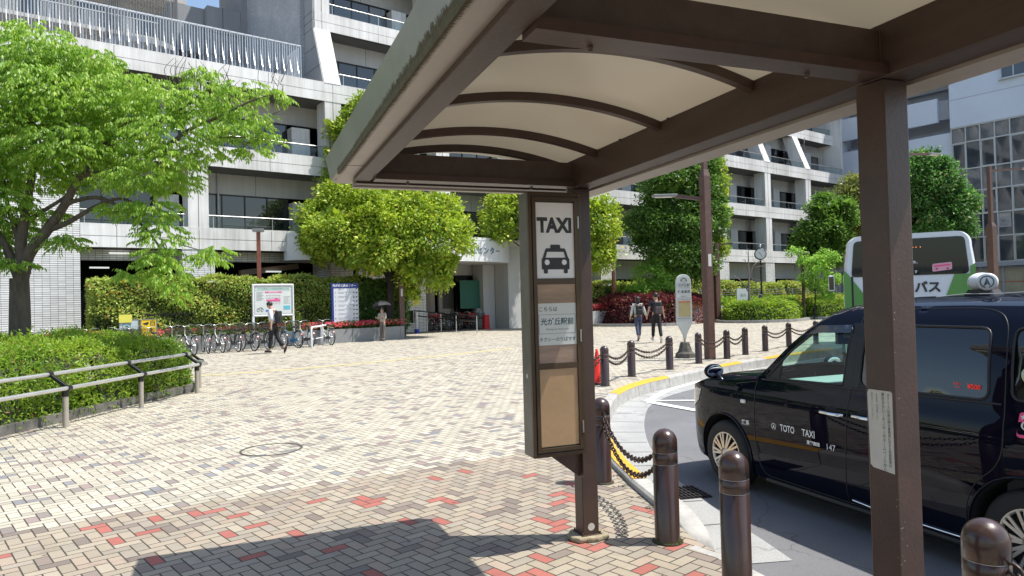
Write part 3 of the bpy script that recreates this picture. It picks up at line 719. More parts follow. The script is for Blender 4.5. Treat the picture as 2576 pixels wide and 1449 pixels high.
# ------------------------------------------------------------------ civic centre building
def tile_mat(name, col, joint, pu=.235, pz=.068, jw=.010, rough=.25):
    m = mat(name, col, rough, spec=.55); g = NG(m); tc = g.n('TexCoord'); sp = g.n('SeparateXYZ'); g.l(tc.outputs['Object'], sp.inputs[0])
    h = g.math('ADD', sp.outputs[0], sp.outputs[1]); z = sp.outputs[2]
    hu = g.math('DIVIDE', h, pu); hz = g.math('DIVIDE', z, pz)
    fu = g.math('MULTIPLY', g.math('FRACT', hu), pu); fz = g.math('MULTIPLY', g.math('FRACT', hz), pz)
    j = g.math('MAXIMUM', g.math('LESS_THAN', fu, jw * .6), g.math('LESS_THAN', fz, jw))
    cb = g.n('CombineXYZ'); g.l(g.math('FLOOR', hu), cb.inputs[0]); g.l(g.math('FLOOR', hz), cb.inputs[1])
    wn = g.n('TexWhiteNoise', noise_dimensions='3D'); g.l(cb.outputs[0], wn.inputs['Vector'])
    mr = g.n('MapRange'); mr.inputs[3].default_value = .88; mr.inputs[4].default_value = 1.06; g.l(wn.outputs[0], mr.inputs[0])
    no = g.n('TexNoise'); no.inputs['Scale'].default_value = .5; no.inputs['Detail'].default_value = 5; g.l(tc.outputs['Object'], no.inputs['Vector'])
    m2 = g.n('MapRange'); m2.inputs[1].default_value = .3; m2.inputs[2].default_value = .7; m2.inputs[3].default_value = .82; m2.inputs[4].default_value = 1.05; g.l(no.outputs[0], m2.inputs[0])
    vm = g.n('VectorMath', operation='SCALE'); vm.inputs[0].default_value = col; g.l(g.math('MULTIPLY', mr.outputs[0], m2.outputs[0]), vm.inputs['Scale'])
    g.l(g.mix(j, vm.outputs[0], joint), g.b.inputs['Base Color'])
    bp = g.n('Bump'); bp.inputs['Strength'].default_value = .5; bp.inputs['Distance'].default_value = .006; g.l(g.math('SUBTRACT', 1.0, j), bp.inputs['Height']); g.l(bp.outputs[0], g.b.inputs['Normal'])
    return m
def concrete(name, c1, c2, streak=.5):
    m = mat(name, c1, .75); g = NG(m); tc = g.n('TexCoord')
    mp = g.n('Mapping'); mp.inputs['Scale'].default_value = (4.5, 4.5, .22); g.l(tc.outputs['Object'], mp.inputs[0])
    a = g.n('TexNoise'); a.inputs['Scale'].default_value = 1.0; a.inputs['Detail'].default_value = 7; a.inputs['Roughness'].default_value = .7; g.l(mp.outputs[0], a.inputs['Vector'])
    b = g.n('TexNoise'); b.inputs['Scale'].default_value = .35; b.inputs['Detail'].default_value = 5; g.l(tc.outputs['Object'], b.inputs['Vector'])
    s = g.math('MULTIPLY', g.math('ADD', a.outputs[0], b.outputs[0]), .5)
    mr = g.n('MapRange'); mr.inputs[1].default_value = .40; mr.inputs[2].default_value = .62; g.l(s, mr.inputs[0])
    g.l(g.mix(g.math('MULTIPLY', mr.outputs[0], streak), c1, c2), g.b.inputs['Base Color'])
    n = g.n('TexNoise'); n.inputs['Scale'].default_value = 25; n.inputs['Detail'].default_value = 4; g.l(tc.outputs['Object'], n.inputs['Vector'])
    bp = g.n('Bump'); bp.inputs['Strength'].default_value = .15; bp.inputs['Distance'].default_value = .01; g.l(n.outputs[0], bp.inputs['Height']); g.l(bp.outputs[0], g.b.inputs['Normal'])
    return m
M_TILE = tile_mat('white border tile', (.82, .82, .81), (.055, .055, .055), .265, .088, .017)
M_TILE_SHADE = tile_mat('shaded blue tile', (.50, .53, .56), (.16, .17, .19), .235, .068, .014)  # blue grey of the shaded side wall put into the tile colour
M_CONC = concrete('pale concrete panel', (.76, .76, .75), (.42, .41, .39), .85)
M_CONCB = concrete('grey and shaded concrete', (.52, .52, .51), (.36, .36, .35), .6)  # grey wall concrete, also carrying the shade of lintels and entrance pillar
M_DARK = mat('recess shade black', (.012, .012, .013), .8)  # near-black stands for the shade inside openings, wells and recesses
M_GAP = mat('panel joint', (.06, .06, .06), .9)
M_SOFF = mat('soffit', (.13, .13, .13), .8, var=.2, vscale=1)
M_WFR = mat('bronze window frame', (.03, .028, .026), .4, metal=.5)
M_PANE = mat('dark window glass', (.020, .023, .025), .04, spec=.8, coat=.4)
M_PANE2 = mat('glass with curtain', (.13, .135, .12), .10, spec=.7, coat=.5, var=.5, vscale=3.5, stretch=(6, 6, .4))
M_RAIL = mat('stainless rail', (.42, .43, .43), .38, .8)
M_GLS = glassy('balcony glass', (.86, .92, .92), .02, 1.3)

cc = thing('civic_centre', 'long pale concrete civic centre with balconies, tiled piers and a roof terrace', 'building', FN * D0, FRZ)
SL = [(4.32, 5.26, 0), (8.13, 9.03, 0), (11.96, 12.87, 0), (16.05, 16.95, 1.2), (19.9, 20.8, 1.2), (23.7, 24.6, 2.2), (27.5, 28.4, 2.2)]
M_ACU = mat('air conditioner casing', (.55, .54, .50), .5)
RK = [8.43 + 6.49 * k for k in range(-1, 9)]
CW = .87; UE = 67.0
def panels(mb, u0, u1, z0, z1, v, nrow, th=.05, gap=.022, w_=3.245, org=8.43 - CW / 2):
    ks = [u0]; k = math.ceil((u0 - org) / w_ + 1e-6)
    while org + k * w_ < u1 - .3: ks.append(org + k * w_); k += 1
    ks.append(u1)
    for r_ in range(nrow):
        a, c_ = z0 + (z1 - z0) * r_ / nrow, z0 + (z1 - z0) * (r_ + 1) / nrow
        for q in range(len(ks) - 1): mb.bb(ks[q] + gap / 2, ks[q + 1] - gap / 2, v - th, v, a + (gap / 2 if r_ else 0), c_ - (gap / 2 if r_ < nrow - 1 else 0))
for li, (zb, zt, v) in enumerate(SL):
    u0 = (-14 if li < 3 else 14.0); 
    if li == 0: u0 = 3.425
    if li == 1: u0 = 3.425
    mb = MB(); panels(mb, u0, UE, zb, zt, v + .05, 2)
    mb.build('parapet_band', M_CONC, cc)
    MB().bb(u0 + .02, UE - .02, v + .051, v + .30, zb + .02, zt - .012).build('band_core', M_GAP, cc)
    MB().bb(u0, UE, v + .0, v + .32, zt + .002, zt + .05).build('coping', M_CONC, cc)
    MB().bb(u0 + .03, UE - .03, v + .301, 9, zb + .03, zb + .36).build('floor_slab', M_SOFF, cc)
    MB().bb(UE - .05, UE, v + .301, 9, zb, zt).build('end_band', M_CONC, cc)
# columns, windows, rails of each floor
def bay(li, ua, ub, seed):
    rnd = random.Random(seed); zt, v = SL[li][1], SL[li][2]; zb2 = SL[li + 1][0]; v2 = SL[li + 1][2]
    VBk = v + (1.9 if v2 == v else 2.6)
    fl = zt - .35; top = zb2 + .03
    MB().bb(ua - CW, ub, VBk, VBk + .15, top - .98, top).build('lintel_panel', M_CONCB, cc)
    MB().bb(ua + (ub - ua) * .48, ua + (ub - ua) * .48 + .02, VBk - .004, VBk - .001, top - .98, top).build('panel_joint', M_GAP, cc)
    # pier against the back wall
    pw = .95; pc = ua + (ub - ua) * (.52 if ua > 25 else .86)
    MB().bb(pc - pw / 2, pc + pw / 2, VBk - .62, VBk + .0, fl, top - (.98 if ua > 25 else 1.25)).build('pier', M_CONC if ua < 25 else M_CONCB, cc)
    if rnd.random() < .6:
        x = ua + rnd.uniform(.3, 1.0); MB().tube([V(x, VBk - .08, top), V(x, VBk - .08, fl)], .05, 6).build('drain_pipe', M_CONCB, cc)
    if ua > 25 and rnd.random() < .7: MB().tube([V(ua + .2, v + .6, top - .15), V(ua + (ub - ua) * .55, VBk - .1, top - .45), V(ua + (ub - ua) * .55, VBk - .1, fl)], .045, 6).build('drain_pipe', M_CONC, cc)
    if rnd.random() < .45:
        x = ua + rnd.uniform(1.2, 2.6); MB().bb(x, x + .85, VBk - .42, VBk - .08, fl + .05, fl + .68).build('air_conditioner', M_ACU, cc, bevel=.02)
    for (wa, wb) in ((ua, pc - pw / 2), (pc + pw / 2, ub)):
        if wb - wa < .5: continue
        fr = MB(); y0, y1 = VBk + .03, VBk + .10; z0, z1 = fl, top - .985
        frame(fr, wa, wb, z0, z1, .06, y0, y1); n = max(1, round((wb - wa) / 1.15)); xs = [wa + (wb - wa) * k / n for k in range(n + 1)]
        for x in xs[1:-1]: fr.bb(x - .03, x + .03, y0, y1, z0, z1)
        fo = fr.build('window', M_WFR, cc)
        for k in range(n):
            MB().bb(xs[k] + .03, xs[k + 1] - .03, y1 - .03, y1 - .02, z0 + .06, z1 - .06).build('pane', M_PANE2 if rnd.random() < .42 else M_PANE, fo)
    ra = MB(); ra.tube([(ua + .01, v + .16, zt + .62), (ub - .01, v + .16, zt + .62)], .032, 8)
    rl = ra.build('handrail', M_RAIL, cc)
    for k in (.04, .52, .96):
        x = ua + (ub - ua) * k; MB().bb(x - .015, x + .015, v + .15, v + .17, zt + .05, zt + .60).build('rail_post', M_RAIL, rl)
    MB().bb(ua + .02, ub - .02, v + .155, v + .163, zt + .09, zt + .56).build('rail_glass', M_GLS, rl)
for li in range(0, 6):
    zt, v, zb2, v2 = SL[li][1], SL[li][2], SL[li + 1][0], SL[li + 1][2]
    for k, r_ in enumerate(RK):
        if li >= 2 and r_ < 14: continue
        if li < 2 and r_ < 8: continue
        mb = MB()
        if v2 == v: mb.bb(r_ - CW, r_, v + .02, v + 1.05, zt - .1, zb2 + .02)
        else:
            mb.prism([(v - .02, zt + .03), (v2 + .0, zb2 + .03), (v2 + .95, zb2 + .03), (v + 1.1, zt - .05), (v + .3, zt - .05)], r_ - CW, r_, 'YZ')
        mb.build('column', M_CONC, cc)
        MB().bb(r_ - CW / 2 - .01, r_ - CW / 2 + .01, v + .012, v + .03, zt + .05, zb2).build('column_joint', M_GAP, cc) if v2 == v else None
        ub = RK[k + 1] - CW if k + 1 < len(RK) else UE - .3
        if r_ < 60.5: bay(li, r_, ub, li * 31 + k)
    if li < 2: bay(li, 3.44, 8.43 - CW, li * 7 + 900)
# below the top parapet: solid behind everything
MB().bb(-14, 3.42, .3, 9, 0, 12.0).build('tower_core', M_DARK, cc)
MB().bb(3.42, UE - .1, 6.2, 9, 0, 12.4).build('core', M_DARK, cc)
MB().bb(14.1, UE - .1, 5.5, 12, 12.4, 28.4).build('core', M_CONCB, cc)
# end wall at the right
MB().bb(UE - .35, UE - .05, .3, 9, 0, 28.2).build('end_wall', M_CONC, cc)
# tile wall block at the left
MB().bb(-14, 3.42, .005, .28, 0, 11.95).build('tiled_wall', M_TILE, cc)
MB().bb(3.16, 3.419, .281, 6, 0, 11.9).build('tiled_wall', M_TILE, cc)
# ground floor: tiled piers, tiled lintel, dark openings
for k, r_ in enumerate(RK):
    if r_ < 8: continue
    c_ = r_ - CW / 2
    if 14 < r_ < 22: continue
    MB().bb(c_ - .70, c_ + .66, .03, 1.5, 0, 4.32).build('tiled_pier', M_TILE, cc)
segs = [(3.42, 7.30), (8.66, 14.0), (28.1, 33.3), (34.6, 39.8), (41.1, 46.2), (47.6, 52.7), (54.1, 59.2), (60.6, 66.6)]
for (a, c_) in segs:
    MB().bb(a, c_, 1.2, 1.45, 3.85 if a < 20 else 3.0, 4.31).build('tiled_lintel' if a < 20 else 'blind_panel', M_TILE if a < 20 else M_CONCB, cc)
    MB().bb(a, c_, 3.0, 3.1, .0, 2.6).build('inner_wall', M_CONCB if a > 20 else M_DARK, cc)  # left bays have the recess darkness painted on the wall
mb = MB()
for (u, v, z) in ((4.6, 1.0, 4.12), (4.0, 2.2, 3.55), (11.6, 1.9, 3.4)): mb.bb(u, u + .75, v, v + .12, z, z + .07)
mb.build('tube_light', mat('tube light', (.8, .82, .8), .4, emit=.6), cc)
MB().beam((10.3, 1.9, 3.35), (13.4, 2.5, 3.75), .25, .28).build('duct', mat('duct', (.30, .22, .17), .6), cc)
# entrance zone between u = 14 and 27
MB().bb(14.0, 20.6, 1.6, 1.9, 0, 4.31).build('tiled_wall', M_TILE, cc)
MB().bb(14.0, 14.3, .3, 1.6, 0, 4.31).build('tiled_wall', M_TILE, cc)
MB().bb(19.4, 19.85, 1.590, 1.598, .55, 1.25).build('opening', M_DARK, cc)  # flat black plate for a shaded opening
MB().bb(25.35, 28.1, -.05, 1.6, 0, 4.9).build('entrance_wall', M_CONCB, cc)
MB().bb(24.45, 25.3, 1.3, 2.4, 0, 4.0).build('entrance_pillar', M_CONCB, cc)  # darker concrete stands for the canopy shade on the pillar
ef = MB(); frame(ef, 20.65, 24.5, 0, 3.3, .08, 2.6, 2.7); ef.bb(22.0, 22.08, 2.6, 2.7, 0, 3.3); ef.bb(23.3, 23.38, 2.6, 2.7, 0, 3.3)
ef = ef.build('entrance_window', M_WFR, cc)
for a in (20.73, 22.08, 23.38): MB().bb(a, a + 1.1, 2.66, 2.67, .05, 3.2).build('pane', M_PANE2 if a < 22.5 else M_PANE, ef)
MB().bb(20.6, 24.6, 2.55, 2.75, 3.3, 4.3).build('lintel_panel', M_CONCB, cc)
MB().bb(23.0, 24.4, 1.65, 1.70, 1.25, 2.95).build('green_board', mat('green board', (.01, .10, .065), .5), cc)
# curved canopy
def cv(t): return 18.75 + 6.85 * t, .25 - 1.95 * max(0, 1 - abs(t) ** 3.2) ** .6
M_CANO = concrete('white canopy panel', (.70, .71, .71), (.50, .52, .53), .5)
mb = MB(); N_ = 48; ts = [math.sin(PI / 2 * (2 * k / N_ - 1)) for k in range(N_ + 1)]
vs = []; 
for t in ts:
    u, v = cv(t); vs += [(u, v, 3.88), (u, v, 5.22)]
mb.add(vs, [(2 * k, 2 * k + 2, 2 * k + 3, 2 * k + 1) for k in range(N_)], True)
cano = mb.build('canopy', M_CANO, cc)
mb = MB(); n = len(ts); vs = [(cv(t)[0], cv(t)[1] + .01, 3.885) for t in ts] + [(25.55, 1.6, 3.885), (11.95, 1.6, 3.885)]; mb.add(vs, [tuple(range(len(vs)))])
mb.build('canopy_soffit', M_CONCB, cano)
mb = MB(); vs = [(cv(t)[0], cv(t)[1] + .005, 5.21) for t in ts] + [(25.55, 1.6, 5.21), (11.95, 1.6, 5.21)]; mb.add(vs, [tuple(range(len(vs)))[::-1]])
mb.build('canopy_top', M_CANO, cano)
mb = MB()
for t in (.955, .45, -.2, -.7):
    u, v = cv(t); mb.bb(u - .008, u + .008, v - .012, v + .02, 3.88, 5.22)
for q in range(N_):
    (u0_, v0_), (u1_, v1_) = cv(ts[q]), cv(ts[q + 1]); mb.beam((u0_, v0_ - .004, 5.05), (u1_, v1_ - .004, 5.05), .01, .01)
mb.build('canopy_joint', mat('canopy joint', (.33, .34, .35), .8), cano)
M_BLU = mat('blue grey letters', (.10, .17, .24), .5)
lets = '光が丘区民センター'; s0 = 19.75
uu = s0
for k, ch in enumerate(lets):
    tt_ = (uu - 18.75) / 6.85; u, v = cv(tt_); u2, v2_ = cv(tt_ + .01); ang = math.atan2(v2_ - v, u2 - u)
    text('letter', ch, M_BLU, cano, (u + .012 * math.sin(ang), v - .014, 4.47), .44, (PI / 2, 0, ang), depth=.004, bold=.010)
    uu += .50 * math.cos(ang)
# upper side wall of the tall part: smooth panels then tile, shade toned into both colours
ZT = 28.2
M_PANG = concrete('grey shaded panel', (.30, .31, .32), (.22, .23, .24), .6)  # grey includes the shade of the side face
mb = MB(); mb.prism([(.0, 12.9), (1.2, 16.05), (1.2, ZT), (2.35, ZT), (2.35, 12.9)], 14.0 - .02, 14.0 + .1, 'YZ'); mb.build('side_panel', M_PANG, cc)
mb = MB()
for z in (13.9, 15.0, 16.05, 16.5, 16.95, 18.1, 19.2): mb.bb(13.974, 13.982, (z - 12.9) * .38 if z < 16 else 1.2, 2.35, z - .012, z + .012)
mb.build('panel_joint', M_GAP, cc)
MB().bb(13.75, 14.05, 2.36, 11.2, 12.9, ZT).build('tiled_side_wall', M_TILE_SHADE, cc)
MB().bb(13.4, 14.1, 11.21, 16, 12.9, ZT).build('side_block', M_PANG, cc)
# grey block with a dark opening and a raised balcony behind the terrace
mb = MB(); mb.bb(11.4, 13.39, 11.3, 15, 12.9, 20.2); mb.bb(9.4, 11.39, 12.0, 15, 17.4, 20.2); mb.build('stair_block', M_PANG, cc)
mb = MB()
for z in (15.0, 17.2, 18.6): mb.bb(11.39, 13.37, 11.288, 11.296, z - .015, z + .015)
mb.bb(12.3, 12.33, 11.288, 11.296, 12.9, 20.2); mb.build('panel_joint', M_GAP, cc)
MB().bb(9.5, 11.3, 12.6, 12.8, 12.9, 17.3).build('opening', M_DARK, cc)
# terrace deck, inner wall
MB().bb(-14, 13.9, .4, 14, 12.5, 12.62).build('terrace_deck', M_CONCB, cc)
# curved barred balcony
mb = MB(); 
for k in range(40):
    a = PI + PI * k / 39; u, v = 8.0 + 1.9 * math.cos(a), 12.3 + 1.5 * math.sin(a); mb.bb(u - .02, u + .02, v - .02, v + .02, 17.2, 21)
cb_ = mb.build('barred_balcony', mat('dark grey bars', (.13, .14, .15), .5, .3), cc)
mb = MB(); mb.lathe([(0, 16.9), (1.95, 16.9), (1.95, 17.2), (0, 17.2)], (8.0, 12.4, 0), 40, smooth=False); mb.build('balcony_floor', M_PANG, cb_)
# terrace fence with bulging bars
M_FEN = mat('galvanised fence bar', (.46, .50, .54), .35, .45, var=.15, vscale=2)
tf = thing('terrace_fence', 'long grey vertical bar fence along the roof terrace, bars bulging outward at the foot', 'fence', fw(0, 0, 12.9), FRZ)
st = MB(); BAR = None; u = -6.0; k = 0
while u < 13.0:
    if k % 3: st.bb(u - .018, u + .018, .36, .42, .02, 1.70)
    else:
        pts = []
        for q in range(9):
            h = 1.72 * (1 - q / 8); o_ = .33 - .30 * max(0, min(1, (1.15 - h) / 1.0)) ** 1.6; pts.append((u, o_, h + .02))
        if BAR is None:
            bm_ = MB(); o0 = V(u, 0, 0)
            for q in range(8): bm_.beam(Vector(pts[q]) - o0, Vector(pts[q + 1]) - o0, .05, .035, up=(1, 0, 0))
            BAR = bm_.build('bulging_bar', M_FEN, tf); BAR.location = o0
        else:
            c_ = BAR.copy(); COL.objects.link(c_); c_.location = (u, 0, 0)
    u += .118; k += 1
st.build('straight_bars', M_FEN, tf)
MB().bb(-6, 13.0, .34, .44, 1.70, 1.76).build('top_rail', mat('pale rail', (.62, .64, .66), .4, .3), tf)
MB().bb(-6, 13.0, .37, .41, .10, .15).build('bottom_rail', M_FEN, tf)
mb = MB(); v = .5
while v < 9: mb.bb(12.9, 12.96, v - .015, v + .015, .02, 1.70); v += .13
mb.build('side_bars', M_FEN, tf)
# apartment block with balconies behind the terrace
M_APT = concrete('cream wall', (.52, .50, .46), (.38, .36, .33), .5)
ap = thing('apartment_block', 'pale apartment block with long railed balconies seen over the roof terrace', 'building', fw(-14, 19, 0), FRZ)
MB().bb(0, 26, 1.6, 9, 12, 34).build('wall', M_APT, ap)
for k in range(6):
    z = 14.1 + 3.0 * k
    MB().bb(0, 26, 0, 1.6, z, z + .25).build('balcony_slab', M_APT, ap)
    mb = MB(); x = .1
    while x < 26: mb.bb(x, x + .03, .02, .06, z + .25, z + 1.25); x += .17
    mb.bb(0, 26, .0, .08, z + 1.25, z + 1.31); mb.build('balcony_rail', mat('white rail', (.62, .62, .6), .5), ap)
    if k % 2 == 0: MB().bb(4, 12, -.02, .0, z + .25, z + 1.2).build('balcony_front', mat('blue pale panel', (.42, .50, .54), .5), ap)
    x = 1.0
    while x < 25:
        f_ = MB(); frame(f_, x, x + 1.9, z + .3, z + 2.4, .06, 1.52, 1.60); wo = f_.build('window', M_WFR, ap)
        MB().bb(x + .06, x + 1.84, 1.57, 1.58, z + .36, z + 2.34).build('pane', M_PANE if k % 2 else M_PANE2, wo); x += 3.1
    MB().bb(13, 13.12, .1, 1.6, z + .25, z + 2.8).build('divider_wall', M_APT, ap)
# red banner letters on the upper balcony glass
bn = thing('banner', 'red lettered sheet behind the upper balcony glass left of the shelter roof', 'banner', fw(0, 0, 0), FRZ)
for k, ch in enumerate('光が丘図書'):
    text('letter', ch, mat('red banner paint', (.85, .11, .05), .5), bn, (17.0 + k * .85, .135, 13.16), .55, (PI / 2, 0, 0), bold=.012)

# ------------------------------------------------------------------ glass building at the right
RB = thing('glass_building', 'blue grey building with a dark gridded glass wall at the far right', 'building', fw(70, 0, 0), FRZ)
M_RBW = mat('blue white cladding', (.66, .73, .84), .5, var=.08, vscale=.4)
M_RBD = mat('grey panel', (.34, .36, .40), .6, var=.12, vscale=.5)
M_ALU = mat('aluminium mullion', (.55, .57, .60), .35, .5)
M_CW = mat('tinted curtain glass', (.05, .065, .085), .05, spec=.8, coat=.6, var=.55, vscale=.5)
M_CW2 = mat('reflecting curtain glass', (.16, .18, .20), .06, spec=.8, coat=.7, var=.6, vscale=.8)
MB().bb(.3, 25, -40, -8.05, 3.9, 16.2).build('glass_wall_core', M_DARK, RB)
MB().bb(.0, 25, -40, -8.05, 16.2, 30).build('upper_wall', M_RBW, RB)
MB().bb(.6, 25, -8.04, 12, 0, 13.5).build('grey_wall', M_RBD, RB)
MB().bb(.4, 25, 2.0, 14, 13.5, 30).build('wall', M_RBW, RB)
MB().bb(.35, 25, -8.04, 2.0, 13.5, 15.9).build('wall', M_RBW, RB)
MB().bb(.1, .45, -7.0, 2.0, 17.0, 19.2).build('deck_parapet', M_RBW, RB); MB().bb(.45, .6, -8.04, -7.0, 17.2, 19.0).build('deck_panel', M_RBD, RB)
MB().bb(.1, .45, -8.0, 2.0, 21.0, 23.3).build('deck_parapet', M_RBW, RB); MB().bb(1.5, 25, -8.04, 2.0, 16.0, 16.4).build('deck_floor', M_RBD, RB); MB().bb(1.5, 25, -8.04, 2.0, 20.2, 20.7).build('deck_floor', M_RBD, RB)
MB().bb(2.2, 25, -8.04, 2, 16.4, 24.6).build('deck_back', M_RBD, RB); MB().bb(.4, 25, -8.04, 2, 24.5, 30).build('wall', M_RBW, RB)
rows = [16.15, 14.75, 12.35, 10.35, 8.25, 6.2, 3.95]; col_w = 1.12
v = -8.08; cols = []
while v > -38: cols.append(v); v -= col_w
for r_ in range(len(rows) - 1):
    zt_, zb_ = rows[r_], rows[r_ + 1]
    mb = MB()
    for q in range(len(cols) - 1): mb.bb(.22, .25, cols[q + 1] + .04, cols[q] - .04, zb_ + .05, zt_ - .05)
    mb.build('pane_row', (M_CW2, M_CW, M_CW2, M_CW, M_CW, M_CW)[r_], RB)
    for q in range(14):
        if (q + r_) % 2 and r_ % 2:
            fm = MB(); a_, b2_, c2_, d2_ = cols[q + 1] + .05, cols[q] - .05, zb_ + .06, zt_ - .06
            fm.bb(.16, .215, a_, a_ + .06, c2_, d2_); fm.bb(.16, .215, b2_ - .06, b2_, c2_, d2_); fm.bb(.16, .215, a_ + .06, b2_ - .06, c2_, c2_ + .06); fm.bb(.16, .215, a_ + .06, b2_ - .06, d2_ - .06, d2_); fm.build('sash', M_ALU, RB)
mb = MB()
for z in rows: mb.bb(.10, .22, -38, -8.05, z - .05, z + .05)
for q, v in enumerate(cols): mb.bb(.12, .215, v - .04, v + .04, 3.95, 16.15)
mb.build('mullion_grid', M_ALU, RB)
mb = MB()
for z in (18.7, 22.2, 25.8): mb.bb(-.012, -.002, -40, -8.05, z - .02, z + .02)
mb.build('cladding_joint', mat('cladding joint', (.30, .33, .38), .8), RB)
for (va, z0, z1) in ((-12.1, 19.6, 20.9), (-12.1, 23.4, 24.7)):
    f_ = MB(); f_.v = []; 
    f_.bb(-.10, -.0, va - 1.9, va, z0, z0 + .08); f_.bb(-.10, -.0, va - 1.9, va, z1 - .08, z1); f_.bb(-.10, 0, va - 1.9, va - 1.82, z0, z1); f_.bb(-.10, 0, va - .08, va, z0, z1); f_.bb(-.09, 0, va - .98, va - .9, z0, z1)
    f_.bb(-.35, .0, va - 2.05, va + .15, z0 - .10, z0 - .02); f_.bb(-.35, .0, va - 2.05, va + .15, z1 + .02, z1 + .07)
    wo = f_.build('window', M_ALU, RB); MB().bb(-.03, -.005, va - 1.8, va - .1, z0 + .1, z1 - .1).build('pane', M_CW, wo)
f_ = MB(); f_.bb(.50, .6, -1.9, -1.8, 9, 11.5); f_.bb(.50, .6, -4.1, -4.0, 9, 11.5); f_.bb(.50, .6, -3.0, -2.9, 9, 11.5); f_.bb(.50, .6, -4.1, -1.8, 11.4, 11.5); wo = f_.build('window', M_ALU, RB)
MB().bb(.56, .59, -4.0, -1.9, 9, 11.4).build('pane', M_CW, wo)
MB().bb(.52, .6, 1.9, 3.2, 7, 10.3).build('window', M_ALU, RB)
MB().bb(.505, .515, 2.0, 3.1, 7.1, 10.2).build('pane', M_CW, RB)
# ground floor shops
MB().bb(-.5, .3, -40, -7.9, 3.55, 3.9).build('awning_beam', M_RBD, RB)
M_SHOP = mat('shop window blind', (.42, .38, .26), .6, var=.25, vscale=1.2)
for k in range(18):
    va = -8.4 - k * 1.7
    MB().bb(.1, .15, va - 1.5, va, 1.2, 3.3).build('shop_window', M_SHOP, RB)
    MB().bb(.0, .3, va - 1.7, va - 1.5, 0, 3.5).build('shop_pier', M_RBD, RB)
MB().bb(.09, .095, -38, -8.2, 2.15, 2.22).build('red_band', mat('red band', (.5, .06, .04), .5), RB)
MB().bb(.16, 1, -40, -7.9, 0, 3.5).build('shop_wall', M_RBD, RB)
pw_ = MB().bb(.195, .205, -12.4, -11.4, 6.9, 8.15).build('poster', mat('poster paper', (.35, .35, .36), .5), RB)
text('lettering', '募集中', M_STK, pw_, (.190, -11.9, 7.9), .26, (PI / 2, 0, -PI / 2))
mb = MB(); mb.bb(.188, .193, -12.2, -11.6, 7.0, 7.6); mb.build('poster_picture', mat('poster picture', (.06, .06, .07), .5, var=.8, vscale=6, col2=(.5, .5, .5)), pw_)
# distant rows that close the view behind the buildings
def block(name, label, u, v, du, dv, h, m):
    t = thing(name, label, 'building', fw(u, v, 0), FRZ); MB().bb(0, du, 0, dv, 0, h).build('wall', m, t)
    for q in range(int(h / 3.2)):
        for k in range(int(du / 3.5)):
            MB().bb(.8 + k * 3.5, 2.9 + k * 3.5, -.04, -.01, 1.2 + q * 3.2, 2.9 + q * 3.2).build('window', M_PANE, t)
    return t
block('housing_block', 'tall pale housing block in the gap behind the civic centre', 62, 40, 40, 12, 30, M_APT)
# ------------------------------------------------------------------ taxi
from mathutils.geometry import delaunay_2d_cdt
def lerp_tab(tab, x):
    if x <= tab[0][0]: return tab[0][1]
    for (a, p), (b_, q) in zip(tab, tab[1:]):
        if x <= b_:
            t = (x - a) / (b_ - a); return p + (q - p) * t
    return tab[-1][1]
def sm_tab(tab, x):   # smooth (monotone-ish) lookup
    h = .05; return (lerp_tab(tab, x - h) + 2 * lerp_tab(tab, x) + lerp_tab(tab, x + h)) / 4
def inside(p, poly):
    x, y = p; c = False; n = len(poly)
    for i in range(n):
        (x1, y1), (x2, y2) = poly[i], poly[i - 1]
        if (y1 > y) != (y2 > y) and x < (x2 - x1) * (y - y1) / (y2 - y1) + x1: c = not c
    return c
def dens(poly, step):
    out = []
    for i in range(len(poly)):
        a, b_ = Vector(poly[i]), Vector(poly[(i + 1) % len(poly)]); n = max(1, int((b_ - a).length / step))
        out += [tuple(a.lerp(b_, k / n)) for k in range(n)]
    return out
M_PAINT = mat('black navy paint', (.002, .003, .011), .25, coat=.6, spec=.0)
M_TRIM = mat('black trim', (.012, .012, .013), .45)
M_CHROME = mat('chrome', (.85, .85, .84), .08, 1.0)
M_RUB = mat('tyre rubber', (.018, .018, .019), .75, bump=.2)
M_RIMS = mat('silver wheel cover', (.62, .58, .52), .28, .75)
M_TINT = mat('privacy glass', (.004, .007, .007), .02, spec=.7, coat=.8)
M_CLEAR = glassy('green tinted glass', (.72, .90, .84), .0, 1.0)
M_WHT = mat('white lettering', (.80, .80, .78), .4)
TA = math.radians(21.5); CARW = 1.69
tx = thing('taxi', 'black taxi cab with white lettering waiting at the kerb behind the near shelter post', 'taxi', (1.680, 7.387, ROAD), -(PI / 2 - TA))
E_ = [(.0, .50), (.03, .36), (.08, .24), (.16, .145), (.28, .075), (.45, .035), (.7, .012), (1.0, .003), (1.5, 0), (3.7, 0), (4.0, .015), (4.2, .05), (4.32, .12), (4.38, .22), (4.40, .34)]
S_ = [(.15, .085), (.20, .05), (.28, .022), (.40, .008), (.55, 0), (.78, 0), (.90, .006), (.98, .018), (1.03, .040), (1.08, .052), (1.3, .098), (1.45, .142), (1.55, .185), (1.62, .225), (1.67, .265), (1.70, .31)]
T_ = [(.0, .70), (.06, .80), (.2, .90), (.4, .955), (.8, 1.005), (1.22, 1.05), (1.36, 1.17), (1.60, 1.395), (1.80, 1.545), (1.95, 1.625), (2.15, 1.67), (2.45, 1.695), (3.0, 1.70), (3.9, 1.69), (4.18, 1.64), (4.28, 1.5), (4.36, 1.2), (4.40, .9)]
def sy(s, z): return sm_tab(E_, s) * (1 if z < .9 else 1) + sum(lerp_tab(S_, z + d) for d in (-.02, 0, .02)) / 3 + max(0, .28 - z) * .0
arcF = [(.80 + .372 * math.cos(a), .33 + .372 * math.sin(a)) for a in [PI + (-.36) + (-(PI + .0) - 2 * -.36 + 0) * 0 for _ in range(0)]]
